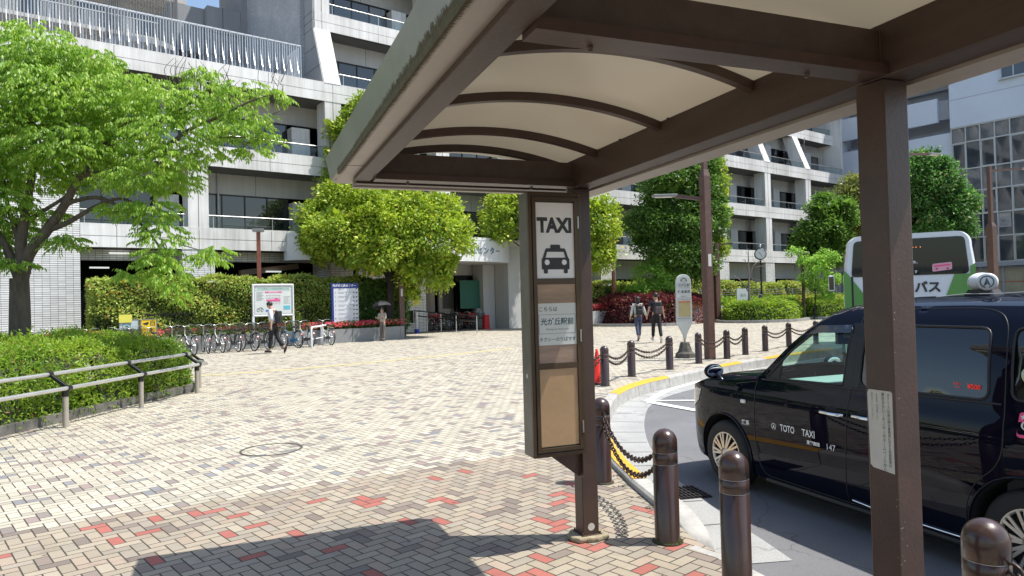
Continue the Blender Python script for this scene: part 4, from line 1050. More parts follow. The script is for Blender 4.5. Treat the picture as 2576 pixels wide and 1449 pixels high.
def arch_pts(cx_, r_, zb=.185):
    a0 = math.asin((zb - .32) / r_); return [(cx_ + r_ * math.cos(t), .32 + r_ * math.sin(t)) for t in [PI - a0 + (a0 * 2 - PI) * k / 22 for k in range(23)]]
outline = [(.06, .24)] + [(.06, .79)] + [(s, lerp_tab(T_, s)) for s in (.2, .4, .6, .8, 1.0, 1.22, 1.36, 1.48, 1.60, 1.70, 1.80, 1.88, 1.95, 2.05, 2.15, 2.3, 2.45, 2.8, 3.2, 3.6, 3.9, 4.05, 4.18, 4.24, 4.28, 4.32, 4.36)] + [(4.38, .95), (4.37, .3)] \
    + [(4.0, .22)] + arch_pts(3.55, .362)[::-1] + [(3.1, .17), (2.2, .165), (1.3, .17)] + arch_pts(.80, .362)[::-1] + [(.35, .20)]
def rnd_poly(P, r=.045, n=4):
    out = []
    for i in range(len(P)):
        a, b_, c = Vector(P[i - 1]), Vector(P[i]), Vector(P[(i + 1) % len(P)])
        u, v = (a - b_), (c - b_); rr = min(r, u.length * .45, v.length * .45); p0, p1 = b_ + u.normalized() * rr, b_ + v.normalized() * rr
        for k in range(n + 1):
            t = k / n; out.append(tuple(p0 * (1 - t) ** 2 + b_ * 2 * t * (1 - t) + p1 * t * t))
    return out
WF = rnd_poly([(1.35, 1.075), (2.185, 1.095), (2.185, 1.535), (1.875, 1.53), (1.62, 1.335)], .03)
WR = rnd_poly([(2.33, 1.10), (3.30, 1.115), (3.255, 1.56), (2.315, 1.56)], .07)
WQ = rnd_poly([(3.44, 1.13), (4.12, 1.17), (4.10, 1.54), (3.40, 1.565)], .06)
def side_surface(polys_out, holes, step=.07, off=0.0):
    pts = dens(polys_out, step); loops = [pts] + [dens(h, step) for h in holes]
    verts, edges = [], []
    for lp in loops:
        o = len(verts); verts += [Vector(p) for p in lp]; edges += [(o + i, o + (i + 1) % len(lp)) for i in range(len(lp))]
    xs = [p[0] for p in pts]; zs = [p[1] for p in pts]
    x = min(xs) + step / 2
    while x < max(xs):
        z = min(zs) + step / 2
        while z < max(zs):
            if inside((x, z), pts) and not any(inside((x, z), h) for h in holes): verts.append(Vector((x, z)))
            z += step * (.55 if z > .85 else .8)
        x += step
    r_ = delaunay_2d_cdt(verts, edges, [], 0, 1e-5)
    vo, fo = r_[0], r_[2]; fs = []
    for f_ in fo:
        c = sum((vo[i] for i in f_), Vector((0, 0))) / len(f_)
        if inside(c, pts) and not any(inside(c, h) for h in holes): fs.append(tuple(f_))
    return [(v.x, v.y) for v in vo], fs
def put_side(mb, data, off=0.0):
    v2, fs = data
    for sgn in (0, 1):
        vs = []
        for s, z in v2:
            y = sy(s, z) + off; vs.append((s, y if sgn == 0 else CARW - y, z))
        mb.add(vs, [f_[::-1] if sgn else f_ for f_ in fs], True)
body = MB(); put_side(body, side_surface(outline, [WF, WR, WQ]))
def topz(s, q, crown): return lerp_tab(T_, s) + crown * (1 - q * q)
# nose between the two corners
def nose(a, b_):
    z = .22 + (.79 - .22) * b_; q = 2 * a - 1; y0 = sy(.06, z); y = y0 + (CARW - 2 * y0) * a
    return V(.06 - .06 * (1 - q ** 4) - .03 * math.sin(PI * b_), y, z)
body.grid(nose, 20, 8)
def hood(a, b_):
    q = 2 * a - 1; s1 = 1.22 - .22 * (1 - q * q); s = .06 - .06 * (1 - q ** 4) * (1 - b_) + (s1 - .06) * b_
    se = .06 + (1.22 - .06) * b_; z = lerp_tab(T_, se); y0 = sy(se, z); y = y0 + (CARW - 2 * y0) * a
    return V(s, y, z + (.055 * math.sin(min(1, b_ * 4) * PI / 2)) * (1 - abs(q) ** 3))
body.grid(hood, 24, 22)
def edge(s): z = lerp_tab(T_, s); return sy(s, z), z
def roof(a, b_):
    q = 2 * a - 1; se = 1.95 + (4.28 - 1.95) * b_; s = se - .17 * (1 - q * q) * (1 - b_); y0, z = edge(se)
    return V(s, y0 + (CARW - 2 * y0) * a, z + .065 * (1 - abs(q) ** 2.6))
body.grid(roof, 24, 40)
def tail(a, b_):
    q = 2 * a - 1; z = .25 + 1.25 * b_; se = 4.37 if z < 1 else 4.37 - (z - 1) * .18; y0 = sy(min(se, 4.36), z); return V(se + .04 * (1 - q ** 4), y0 + (CARW - 2 * y0) * a, z)
body.grid(tail, 16, 12)
body.grid(lambda a, b_: V(.4 + 3.7 * a, .12 + (CARW - .24) * b_, .19), 4, 4)
bd = body.build('body', M_PAINT, tx)
# windscreen with black border, side glass
def wind(a, b_):
    q = 2 * a - 1; se = 1.22 + (1.95 - 1.22) * b_; s = se - (.22 * (1 - b_) + .17 * b_) * (1 - q * q); y0, z = edge(se)
    return V(s, y0 + (CARW - 2 * y0) * a, z + (.055 + .01 * b_) * (1 - abs(q) ** 3) + .02 * math.sin(PI * b_) * (1 - q * q))
ws = MB(); ws.grid(lambda a, b_: wind(.06 + .88 * a, .04 + .90 * b_), 20, 14); ws.build('windscreen', M_CLEAR, tx)
wb = MB()
for (a0, a1, b0, b1) in ((0, .065, 0, 1), (.935, 1, 0, 1), (.06, .94, 0, .045), (.06, .94, .935, 1)): wb.grid(lambda a, b_: wind(a0 + (a1 - a0) * a, b0 + (b1 - b0) * b_), 8, 14)
wb.build('windscreen_pillar', M_TRIM, tx)
def glass(name, poly, m, off=.006):
    mb = MB(); v2, fs = side_surface(poly, [], .12); 
    vs = [(s, sy(s, z) + off, z) for s, z in v2]; mb.add(vs, fs, True); mb.build(name, m, tx)
    mb = MB(); vs = [(s, CARW - sy(s, z) - off, z) for s, z in v2]; mb.add(vs, [f_[::-1] for f_ in fs], True); mb.build(name, m, tx)
glass('front_window', WF, M_CLEAR); glass('sliding_door_window', WR, M_TINT); glass('quarter_window', WQ, M_TINT)
def on_side(pts, off=-.0015): return [V(s, sy(s, z) + off, z) for s, z in pts]
def dpl(P, step=.04):
    out = []
    for a, b_ in zip(P, P[1:]):
        a, b_ = Vector(a), Vector(b_); n = max(1, int((b_ - a).length / step)); out += [tuple(a.lerp(b_, k / n)) for k in range(n)]
    out.append(tuple(P[-1])); return out
def crv(P, n=6):
    "catmull through 2-D points"
    Q = [Vector(p) for p in P]; Q = [Q[0] * 2 - Q[1]] + Q + [Q[-1] * 2 - Q[-2]]; out = []
    for i in range(1, len(Q) - 2):
        a, b_, c, d = Q[i - 1:i + 3]
        for k in range(n):
            t = k / n; out.append(tuple(.5 * ((2 * b_) + (c - a) * t + (2 * a - 5 * b_ + 4 * c - d) * t * t + (3 * b_ - a - 3 * c + d) * t ** 3)))
    out.append(tuple(P[-1])); return out
mb = MB()
for P in ([(1.245, 1.05), (1.238, .85), (1.237, .60), (1.262, .36), (1.31, .245), (1.37, .215)], [(2.245, 1.66), (2.26, 1.3), (2.265, 1.05), (2.245, .7), (2.225, .4), (2.22, .21)],
          [(2.27, 1.672), (2.9, 1.680), (3.20, 1.672), (3.33, 1.60), (3.375, 1.42), (3.40, 1.1), (3.41, .86), (3.36, .72), (3.24, .60), (3.17, .44), (3.155, .21)]):
    mb.tube(on_side(dpl(crv(P)), .0), .0045, 5)
mb.tube(on_side(dpl([(1.37, .215), (2.22, .205), (3.155, .21)])), .004, 5)
mb.tube(on_side(dpl([(3.43, .86), (4.20, .87)])), .006, 5)
mb.tube(on_side(dpl([(.98, .99), (1.24, 1.035)])), .003, 5)
mb.build('door_seam', M_TRIM, tx)
mb = MB()
for W in (WF, WR, WQ):
    P = dens(W, .04); mb.tube(on_side(P, .0), .009, 6, closed=True)
mb.tube(on_side(dpl([(1.30, 1.058), (2.24, 1.078), (3.38, 1.100)]), -.002), .008, 6)
mb.build('window_seal', M_TRIM, tx)
q_ = side_surface([(1.36, 1.08), (1.50, 1.083), (1.53, 1.24), (1.52, 1.235)], [], .05)
mb = MB(); mb.add([(s, sy(s, z) + .001, z) for s, z in q_[0]], q_[1]); mb.build('quarter_trim', M_TRIM, tx)
# black B pillar and visor
for P in ([(2.19, 1.085), (2.33, 1.088), (2.31, 1.57), (2.19, 1.57)],):
    q_ = side_surface(P, [], .06); mb = MB(); mb.add([(s, sy(s, z) - .003, z) for s, z in q_[0]], q_[1], True); mb.build('door_pillar', M_TRIM, tx)
q_ = side_surface([(1.74, 1.46), (1.87, 1.545), (2.19, 1.555), (2.19, 1.495), (1.89, 1.485)], [], .05)
mb = MB(); mb.add([(s, sy(s, z) - .018, z) for s, z in q_[0]], q_[1], True); mb.build('rain_visor', mat('smoked visor', (.02, .025, .035), .08, coat=1), tx)
# lower sill, chrome strip
mb = MB(); mb.tube(on_side(dpl([(1.30, .165), (3.12, .165)]), .012), .035, 8); mb.build('sill', M_TRIM, tx)
mb = MB(); mb.tube(on_side(dpl([(2.26, .236), (2.5, .216), (3.0, .213), (3.13, .214)]), -.006), [.002] + [.0075] * 20 + [.003] if False else .0075, 6); mb.build('chrome_strip', M_CHROME, tx)
# wheel arches, wells, wheels
for cx_ in (.80, 3.55):
    A = arch_pts(cx_, .362)
    mb = MB()
    for k in range(len(A) - 1):
        p, q = A[k], A[k + 1]; mb.add([(p[0], sy(*p), p[1]), (q[0], sy(*q), q[1]), (q[0], .30, q[1]), (p[0], .30, p[1])], [(0, 1, 2, 3)], True)
    mb.add([(cx_ - .38, .30, .1), (cx_ + .38, .30, .1), (cx_ + .38, .30, .72), (cx_ - .38, .30, .72)], [(0, 1, 2, 3)])
    mb.build('wheel_well', M_DARK, tx)
    mb = MB(); mb.tube([V(s, sy(s, z) - .004, z) for s, z in arch_pts(cx_, .372)], .010, 6); mb.build('arch_lip', M_PAINT, tx)
def wheel(parent, s, y, side=1, R=.31, rim=.205, wd=.17, nspoke=10, name='wheel'):
    w_ = bpy.data.objects.new(name, None); COL.objects.link(w_); w_.parent = parent; w_.location = (s, y, R)
    f = -side  # outward direction along y
    MB().lathe([(rim - .01, f * .012), (rim + .012, f * .016), (R - .03, f * .012), (R - .008, f * -.006), (R, f * -.03), (R, f * -(wd - .03)), (R - .02, f * -wd), (rim, f * -wd)], n=40, axis='Y').build('tyre', M_RUB, w_)
    mb = MB(); mb.lathe([(rim, f * .010), (rim - .012, f * .016), (rim - .022, f * .010), (rim - .026, f * -.01)], n=40, axis='Y')
    for k in range(nspoke):
        for d_ in (-.055, .055):
            a = 2 * PI * k / nspoke + d_ * 1.3; b2 = 2 * PI * k / nspoke + d_ * 3.0
            mb.beam((.05 * math.cos(a), f * .020, .05 * math.sin(a)), ((rim - .016) * math.cos(b2 * .5 + a * .5), f * .008, (rim - .016) * math.sin(b2 * .5 + a * .5)), .020, .012, up=(0, 1, 0))
    mb.lathe([(0, f * .028), (.030, f * .026), (.042, f * .020), (.060, f * .012)], n=20, axis='Y')
    mb.build('rim', M_RIMS, w_)
    MB().lathe([(0, f * -.02), (rim - .02, f * -.025)], n=30, axis='Y').build('brake_disc', M_DARK, w_)
    return w_
for s in (.80, 3.55): wheel(tx, s, .035, 1); wheel(tx, s, CARW - .035, -1)
# lamps, marker, handles
q_ = side_surface([(.10, .67), (.12, .80), (.30, .885), (.42, .88), (.36, .76), (.22, .68)], [], .03)
M_HL = mat('headlight glass', (.40, .42, .43), .06, coat=1, var=.7, vscale=30)
mb = MB(); mb.add([(s, sy(s, z) - .004, z) for s, z in q_[0]], q_[1], True); mb.build('headlight', M_HL, tx)
mb = MB(); mb.add([(s, CARW - sy(s, z) + .004, z) for s, z in q_[0]], q_[1], True); mb.build('headlight', M_HL, tx)
mb = MB(); mb.box((1.095, sy(1.09, .84) - .006, .84), (.062, .016, .034)); mb.build('side_marker', mat('marker lens', (.75, .74, .70), .2), tx, bevel=.007, seg=3)
for s0, z in ((2.00, .872), (2.31, .882)):
    mb = MB(); mb.sphere((s0 + .105, sy(s0, z) + .008, z + .015), (.075, .012, .045), 16, 8); mb.build('handle_cup', M_DARK, tx)
    mb = MB(); y = sy(s0, z); mb.tube([(s0, y - .004, z + .004), (s0 + .02, y - .022, z), (s0 + .11, y - .030, z - .002), (s0 + .20, y - .022, z - .002), (s0 + .225, y - .004, z)], [.012, .015, .014, .015, .012], 8); mb.build('door_handle', M_CHROME, tx)
# fender mirror
for sg_, yy in ((1, sy(.66, 1.0) + .055), (-1, CARW - sy(.66, 1.0) - .055)):
    mr_ = MB(); mr_.sphere((.585, yy - .02 * sg_, 1.068), (.062, .108, .072), 24, 14); mr_.v = [(p[0] if p[0] < .60 else .60 + (p[0] - .60) * .35, p[1], p[2]) for p in mr_.v]; mr_.tube([(.68, yy, .965), (.66, yy, 1.0), (.62, yy, 1.03)], [.030, .022, .022], 8)
    mo = mr_.build('fender_mirror', M_PAINT, tx)
    mb = MB(); mb.sphere((.6115, yy - .02 * sg_, 1.068), (.004, .092, .058), 24, 10); mb.build('mirror_glass', mat('mirror glass', (.75, .8, .85), .02, 1.0), mo)
# lettering
def side_text(s, x0, z, size, m=M_WHT, align='LEFT', sx=1.0, bold=0.0, off=.002, space=1.0):
    return text('lettering', s, m, tx, (x0, sy(x0, z) - off, z), size, (PI / 2, 0, 0), align, sx=sx, bold=bold, space=space)
mb = MB()
def emblem(mb, cx_, cz, r_, y):
    for k in range(20):
        a0_, a1_ = -PI * .42 + 2 * PI * .92 * k / 20 * 1.0, -PI * .42 + 2 * PI * .92 * (k + 1) / 20
        mb.add([(cx_ + rr * math.cos(a), y, cz + rr * math.sin(a)) for rr, a in ((r_, a0_), (r_, a1_), (r_ * .84, a1_), (r_ * .84, a0_))], [(0, 1, 2, 3)])
    mb.add([(cx_ + a * r_, y, cz + c_ * r_) for a, c_ in ((0, .85), (-.50, -.75), (0, -.35))], [(0, 1, 2)]); mb.add([(cx_ + a * r_, y, cz + c_ * r_) for a, c_ in ((.05, .6), (.05, -.30), (.5, -.70))], [(0, 1, 2)])
emblem(mb, 1.478, .672, .028, sy(1.47, .67) - .002); mb.build('emblem', M_WHT, tx)
side_text('TOTO', 1.555, .672, .078, sx=.74, bold=.0015); side_text('TAXI', 1.80, .672, .078, sx=.80, bold=.0015)
side_text('東都無線', 1.85, .602, .034, bold=.0012); side_text('147', 2.045, .602, .068, sx=.95); side_text('練馬', 1.065, .648, .052, bold=.001)
M_REDT = mat('red lettering', (.75, .03, .02), .5, emit=.25)
side_text('¥500', 3.155, 1.185, .042, M_REDT, off=-.001, bold=.001); side_text('初乗り', 3.06, 1.195, .018, M_REDT, off=-.001); side_text('1.2km', 3.07, 1.175, .016, M_REDT, off=-.001)
mb = MB(); y = sy(3.5, 1.28) - .001
mb.add([(3.53 + .052 * math.cos(2 * PI * k / 24), y, 1.285 + .052 * math.sin(2 * PI * k / 24)) for k in range(24)], [tuple(range(24))]); rs_ = mb.build('round_sticker', mat('pale blue sticker', (.45, .62, .62), .5, var=.6, vscale=26, col2=(.62, .60, .25)), tx)
mb = MB(); P = rnd_poly([(3.49, .925), (3.66, .925), (3.66, 1.07), (3.49, 1.07)], .02)
mb.add([(s, sy(s, z) - .002, z) for s, z in P], [tuple(range(len(P)))]); pk = mb.build('pink_sticker', mat('pink sticker', (.85, .08, .22), .5), tx)
mb = MB()
mb.add([(3.525 + (.018 if k % 2 == 0 else .008) * math.sin(2 * PI * k / 10), sy(3.5, 1) - .0035, 1.045 + (.018 if k % 2 == 0 else .008) * math.cos(2 * PI * k / 10)) for k in range(10)], [tuple(range(10))])
mb.tube([V(3.545 + .03 * math.cos(a), sy(3.5, 1) - .003, .995 + .025 * math.sin(a)) for a in [PI * .4 + k * PI / 8 for k in range(9)]], .006, 5)
for x in (3.53, 3.575): mb.tube([V(x + .010 * math.cos(2 * PI * k / 10), sy(3.5, 1) - .003, .950 + .010 * math.sin(2 * PI * k / 10)) for k in range(10)], .0035, 5, closed=True)
mb.build('sticker_picture', M_WHT, pk)
# roof lamp
rl = bpy.data.objects.new('roof_lamp', None); COL.objects.link(rl); rl.parent = tx; rl.location = (2.80, .80, 1.762); rl.scale = (.86, .86, .86)
M_RLW = mat('roof lamp white', (.74, .76, .74), .25)
MB().sphere((-.03, 0, .115), (.105, .10, .078), 28, 16).build('lamp_housing', M_RLW, rl)
mb = MB(); mb.prism([(-.13, 0), (.10, 0), (.06, .05), (-.09, .05)], -.085, .085); mb.build('lamp_base', M_TRIM, rl)
EM = Matrix.Rotation(.5, 3, 'Z')
mb = MB(); mb.lathe([(0, -.112), (.068, -.108), (.074, -.098), (.074, -.03)], (.03, 0, .112), 28, axis='Y', M=EM); mb.build('lamp_face', M_RLW, rl)
mb = MB(); emblem(mb, 0, 0, .052, -.1135); mb.v = [tuple(EM @ Vector(p) + V(.03, 0, .112)) for p in mb.v]; mb.build('emblem', mat('slate emblem', (.05, .10, .13), .5), rl)
text('lettering', '147', mat('grey numeral', (.3, .32, .33), .5), rl, (-.088, -.098, .118), .036, (PI / 2, 0, -.38))
mb = MB(); mb.tube([(2.55, .62, 1.755), (2.75, .66, 1.775), (3.0, .66, 1.772), (3.4, .60, 1.79)], .004, 5); mb.build('lamp_cable', mat('grey cable', (.4, .4, .4), .4), tx)
# cabin interior
M_INT = mat('cabin grey', (.10, .105, .10), .8); M_DASH = mat('pale dash', (.34, .42, .40), .5)
mb = MB(); mb.grid(lambda a, b_: V(1.18 + .48 * a, .12 + (CARW - .24) * b_, 1.02 + .03 * math.sin(a * PI)), 6, 6); mb.bb(1.62, 1.66, .12, CARW - .12, .4, 1.03); mb.build('dashboard', M_DASH, tx)
for y in (.42, 1.24):
    mb = MB(); mb.bb(1.95, 2.40, y - .24, y + .24, .45, .62); mb.box((2.36, y, .88), (.14, .46, .56), M=Matrix.Rotation(.15, 3, 'Y')); mb.box((2.42, y, 1.22), (.09, .26, .18)); mb.build('front_seat', M_INT, tx, bevel=.04)
mb = MB(); mb.bb(3.3, 3.5, .2, CARW - .2, .5, 1.25); mb.bb(1.2, 4.2, .1, CARW - .1, .3, .34); mb.build('rear_seat', M_INT, tx)
mb = MB(); mb.tube([V(1.80 + .05 * math.sin(a), 1.24 + .18 * math.cos(a), 1.03 + .17 * math.sin(a)) for a in [2 * PI * k / 20 for k in range(20)]], .014, 6, closed=True); mb.beam((1.80, 1.08, 1.03), (1.80, 1.40, 1.03), .03, .04); mb.build('steering_wheel', M_TRIM, tx)
mb = MB(); mb.box((1.83, .50, 1.44), (.04, .20, .13), rz=-.25); hp = mb.build('meter_plate', M_TRIM, tx)
mb = MB(); mb.box((1.853, .50, 1.455), (.004, .11, .05), rz=-.25); mb.build('meter_label', mat('meter label', (.35, .38, .36), .6), hp)
# driver
M_SKIN = mat('skin', (.48, .29, .20), .55)
# ------------------------------------------------------------------ bus
BA = math.radians(27)
bs = thing('bus', 'white and green bus with a wide dark rear window, standing behind the taxi', 'bus', (7.50, 15.75, ROAD), -BA)
M_BW = mat('bus white paint', (.68, .71, .74), .28, coat=.6); M_BG = mat('bus green paint', (.09, .27, .055), .3, coat=.5)
BW, BH, BLN = 2.56, 3.10, 8.6
def bsec(n=6, r_=.26):
    P = [(0, .35), (0, BH - r_ - .1)]
    P = [(.0, .35), (.0, 1.6), (.025, 2.4), (.07, BH - .36)]
    for k in range(n + 1):
        a = PI - PI / 2 * k / n; P.append((.07 + r_ + r_ * math.cos(a), BH - .30 + r_ * .98 * math.sin(a)))
    return P + [(BW - x, z) for x, z in P[::-1]]
sec = bsec(); n = len(sec); mb = MB(); ys = [.0, .05, .16, BLN - .2, BLN]; ins = [.06, .02, 0, 0, .08]
vs = []
for y, i_ in zip(ys, ins):
    for x, z in sec: vs.append((BW / 2 + (x - BW / 2) * (1 - i_ / 1.2), y, min(z, BH - i_ * .7) if z > 2 else z))
fs = [(k * n + j, k * n + j + 1, (k + 1) * n + j + 1, (k + 1) * n + j) for k in range(4) for j in range(n - 1)]
mb.add(vs, fs, True); mb.add([vs[j] for j in range(n)], [tuple(range(n))]); mb.add([vs[4 * n + j] for j in range(n)], [tuple(range(n))[::-1]])
mb.build('body', M_BW, bs)
def rearpoly(name, pts, m, y=-.006, th=.01, parent=None): return MB().prism(pts, y - th, y, 'XZ').build(name, m, parent or bs)
rearpoly('rear_window', rnd_poly([(.17, 2.14), (BW - .15, 2.14), (BW - .22, 2.94), (.24, 2.94)], .10), mat('bus rear glass', (.008, .014, .016), .04, spec=.5), -.004, .012)
rearpoly('green_panel', [(.02, .36), (BW - .02, .36), (BW - .03, 1.30), (.72, 1.30), (.10, 2.22), (.02, 2.30)], M_BG)
rearpoly('green_panel', [(BW - .72, 1.30), (BW - .03, 1.30), (BW - .04, 2.36), (BW - .13, 2.30), (BW - .14, 2.138), (BW - .42, 2.138)], M_BG, -.0045)
lg = text('lettering', 'みどりバス', M_INK, bs, (1.27, -.018, 1.86), .262, sx=.95, bold=.010)
rearpoly('black_strip', [(.165, .7), (.205, .7), (.205, 2.16), (.165, 2.16)], M_TRIM, -.0165, .004)
text('lettering', '安全確保のため、', M_WHT, bs, (1.22, -.022, 2.42), .075, align='CENTER', bold=.001)
M_YT = mat('yellow lettering', (.75, .68, .04), .5)
text('lettering', '発車時', M_YT, bs, (1.07, -.022, 2.33), .10, align='CENTER', bold=.002); text('lettering', 'に', M_WHT, bs, (1.26, -.022, 2.325), .07)
text('lettering', '停止', M_YT, bs, (1.07, -.022, 2.215), .11, align='CENTER', bold=.002); text('lettering', 'をします', M_WHT, bs, (1.32, -.022, 2.21), .075, bold=.001)
text('lettering', '・・ー・・ー・・', mat('orange display dots', (1, .25, .05), .4, emit=1.2), bs, (1.25, -.022, 2.74), .10, sx=.8)
ps = rearpoly('bus_sticker', rnd_poly([(1.74, 2.20), (2.10, 2.24), (2.10, 2.40), (1.74, 2.37)], .03), mat('pink border', (.70, .35, .42), .5), -.019, .003)
rearpoly('sticker_band', [(1.77, 2.30), (2.07, 2.33), (2.07, 2.36), (1.77, 2.335)], mat('pink sticker', (.85, .08, .22), .5), -.0225, .001, ps)
mb = MB()
for x in (1.82, 2.02): mb.lathe([(0, 0), (.022, 0)], (x, -.0245, 2.262), 14, axis='Y')
mb.build('sticker_wheels', mat('pink dark', (.35, .05, .12), .5), ps)
MB().bb(.75, 1.35, .5, 2.3, BH + .0, BH + .11).build('roof_unit', mat('blue roof unit', (.05, .28, .55), .4), bs, bevel=.04)
for x in (.20, BW - .36):
    MB().bb(x, x + .14, -.03, .02, 1.0, 1.5).build('tail_light', mat('tail light red', (.35, .01, .01), .2), bs)
MB().bb(.02, BW - .02, -.05, .05, .30, .62).build('bumper', M_BG, bs)
for y in (1.9, 6.9):
    wheel(bs, .14, y, 1, .46, .27, .25, 8).rotation_euler = (0, 0, PI / 2); wheel(bs, BW - .14, y, -1, .46, .27, .25, 8).rotation_euler = (0, 0, PI / 2)
for sx_ in (-1, 1):
    x = 0 if sx_ < 0 else BW
    for k in range(4): MB().bb(x - .012, x + .012, 1.0 + k * 1.85, 2.7 + k * 1.85, 1.75, 2.72).build('side_window', M_TINT, bs)
mb = MB(); mb.tube([(-.02, BLN - .2, 2.5), (-.25, BLN, 2.5), (-.28, BLN + .02, 1.8)], .02, 6); mb.build('mirror_arm', M_TRIM, bs)
mb = MB(); mb.box((-.24, .02, 2.02), (.13, .14, .36)); mb.build('marker_mirror', M_BW, bs, bevel=.03)
mb = MB(); mb.box((-.24, -.052, 2.02), (.10, .01, .30)); mb.tube([(0, .05, 2.25), (-.14, .03, 2.28), (-.24, .02, 2.22)], .015, 6); mb.build('mirror_glass', M_TINT, bs)
# second shadowed vehicle mirror and dark van nose beyond the taxi roof are omitted: only the bus and taxi show
# ------------------------------------------------------------------ foliage
RG = np.random.default_rng(7)
def leaf_mat(name, a, b_, c=None, trans=.45, nscale=.8, gloss=.25, wide=.5):
    if name in MATS: return MATS[name]
    m = bpy.data.materials.new(name); m.use_nodes = True; g = NG(m); out = g.t.nodes['Material Output']
    geo = g.n('NewGeometry'); no = g.n('TexNoise'); no.inputs['Scale'].default_value = nscale; no.inputs['Detail'].default_value = 3; g.l(geo.outputs['Position'], no.inputs['Vector'])
    mr = g.n('MapRange'); mr.inputs[1].default_value = .38; mr.inputs[2].default_value = .62; g.l(no.outputs[0], mr.inputs[0])
    rnd = geo.outputs['Random Per Island']
    f = g.math('ADD', g.math('MULTIPLY', mr.outputs[0], 1 - wide), g.math('MULTIPLY', rnd, wide))
    col = g.mix(f, a, b_)
    if c: col = g.mix(g.math('GREATER_THAN', rnd, .93), col, c)
    g.t.nodes.remove(g.b); d = g.n('BsdfPrincipled'); d.inputs['Roughness'].default_value = .45; d.inputs['Specular IOR Level'].default_value = gloss
    t = g.n('BsdfTranslucent'); mx = g.n('MixShader'); mx.inputs[0].default_value = trans
    hs = g.n('HueSaturation'); hs.inputs['Value'].default_value = 1.7; hs.inputs['Saturation'].default_value = 1.05; g.l(col, hs.inputs['Color'])
    g.l(col, d.inputs['Base Color']); g.l(hs.outputs[0], t.inputs[0]); g.l(d.outputs[0], mx.inputs[1]); g.l(t.outputs[0], mx.inputs[2]); g.l(mx.outputs[0], out.inputs[0])
    MATS[name] = m; return m
def norm(a): return a / np.maximum(1e-9, np.linalg.norm(a, axis=1, keepdims=True))
def leaf_obj(name, P, D, Nn, L, W, m, parent=None, loc=(0, 0, 0), fold=.15):
    "diamond leaves: base P, direction D, normal Nn, length L, width W"
    n = len(P); D = norm(D); S = norm(np.cross(D, Nn)); Nr = norm(np.cross(S, D))
    L = np.asarray(L).reshape(-1, 1) * np.ones((n, 1)); W = np.asarray(W).reshape(-1, 1) * np.ones((n, 1))
    P = P - np.array(loc)[None, :]
    v = np.empty((n, 4, 3)); v[:, 0] = P; v[:, 1] = P + D * L * .45 + S * W * .5 + Nr * W * fold; v[:, 2] = P + D * L - Nr * L * .12; v[:, 3] = P + D * L * .45 - S * W * .5 + Nr * W * fold
    me = bpy.data.meshes.new(name); me.vertices.add(4 * n); me.vertices.foreach_set('co', v.reshape(-1).astype(np.float32))
    me.loops.add(4 * n); me.loops.foreach_set('vertex_index', np.arange(4 * n, dtype=np.int32)); me.polygons.add(n)
    me.polygons.foreach_set('loop_start', np.arange(0, 4 * n, 4, dtype=np.int32)); me.polygons.foreach_set('loop_total', np.full(n, 4, dtype=np.int32))
    me.update(calc_edges=True); me.materials.append(m); o = bpy.data.objects.new(name, me); COL.objects.link(o)
    if parent is not None: o.parent = parent
    return o
def rsph(n): return norm(RG.normal(size=(n, 3)))
def clumpy(blobs, n, clump_r, per=60, flat=.8, low=.9):
    "leaf positions and outward directions in clumps over ellipsoid shells"
    C = np.array([b[0] for b in blobs], float); R = np.array([b[1] for b in blobs], float)
    area = (R[:, 0] * R[:, 1] * R[:, 2]) ** (2 / 3); k = max(4, n // per); idx = RG.choice(len(blobs), k, p=area / area.sum())
    d = rsph(k); d[:, 2] = np.where(d[:, 2] < -low, -d[:, 2], d[:, 2]); rad = RG.uniform(.68, 1.03, k)[:, None]
    cc_ = C[idx] + d * R[idx] * rad
    keep = np.ones(k, bool)
    for b in range(len(blobs)):
        q = ((cc_ - C[b]) / (R[b] * .72)); keep &= ~((q ** 2).sum(1) < 1)
    f_ = 2.6 / max(.5, float(np.median(R))); hole = np.sin(cc_[:, 0] * f_ * 1.9 + 1) * np.sin(cc_[:, 1] * f_ * 1.7 + 2) * np.sin(cc_[:, 2] * f_ * 2.3) + .35 * np.sin(cc_[:, 0] * 5.1 + cc_[:, 2] * 3.7); keep &= hole < .52
    cc_, d = cc_[keep], d[keep]; k = len(cc_); j = RG.integers(0, k, n); sz = RG.uniform(.6, 1.25, k)
    o = rsph(n) * (RG.random((n, 1)) ** .5) * clump_r * sz[j][:, None]; o[:, 2] *= flat
    out = norm(o) * .8 + d[j] * .5 + np.array([0, 0, .25])
    return cc_[j] + o, norm(out)
def tree_thing(name, label, loc, group=None): return thing(name, label, 'tree', loc, 0, group)
M_BARK = mat('bark', (.14, .11, .085), .9, var=.55, vscale=9, bump=.9, bscale=22, stretch=(1, 1, .3))
M_BARKD = mat('dark bark', (.045, .035, .028), .9, var=.5, vscale=9, bump=.8, bscale=22, stretch=(1, 1, .3))
def limbs(mb, segs, org):
    for pts, r0_, r1_ in segs:
        P = [Vector(p) - org for p in pts]; Q = [P[0] * 2 - P[1]] + P + [P[-1] * 2 - P[-2]]; out = []
        for i in range(1, len(Q) - 2):
            a, b_, c, d = Q[i - 1:i + 3]
            for k in range(4):
                t = k / 4; out.append(.5 * ((2 * b_) + (c - a) * t + (2 * a - 5 * b_ + 4 * c - d) * t * t + (3 * b_ - a - 3 * c + d) * t ** 3))
        out.append(P[-1]); n = len(out)
        mb.tube(out, [r0_ + (r1_ - r0_) * k / (n - 1) for k in range(n)], 7)
def blob(x, y, Y, rx, ry, rd=None):
    "ellipsoid centred on a photo position at depth Y; radii given in photo pixels at that depth"
    p = at(x, y, Y); s = Y / FPX; return ((p.x, p.y, p.z), (rx * s, (rd if rd else rx) * s, ry * s))
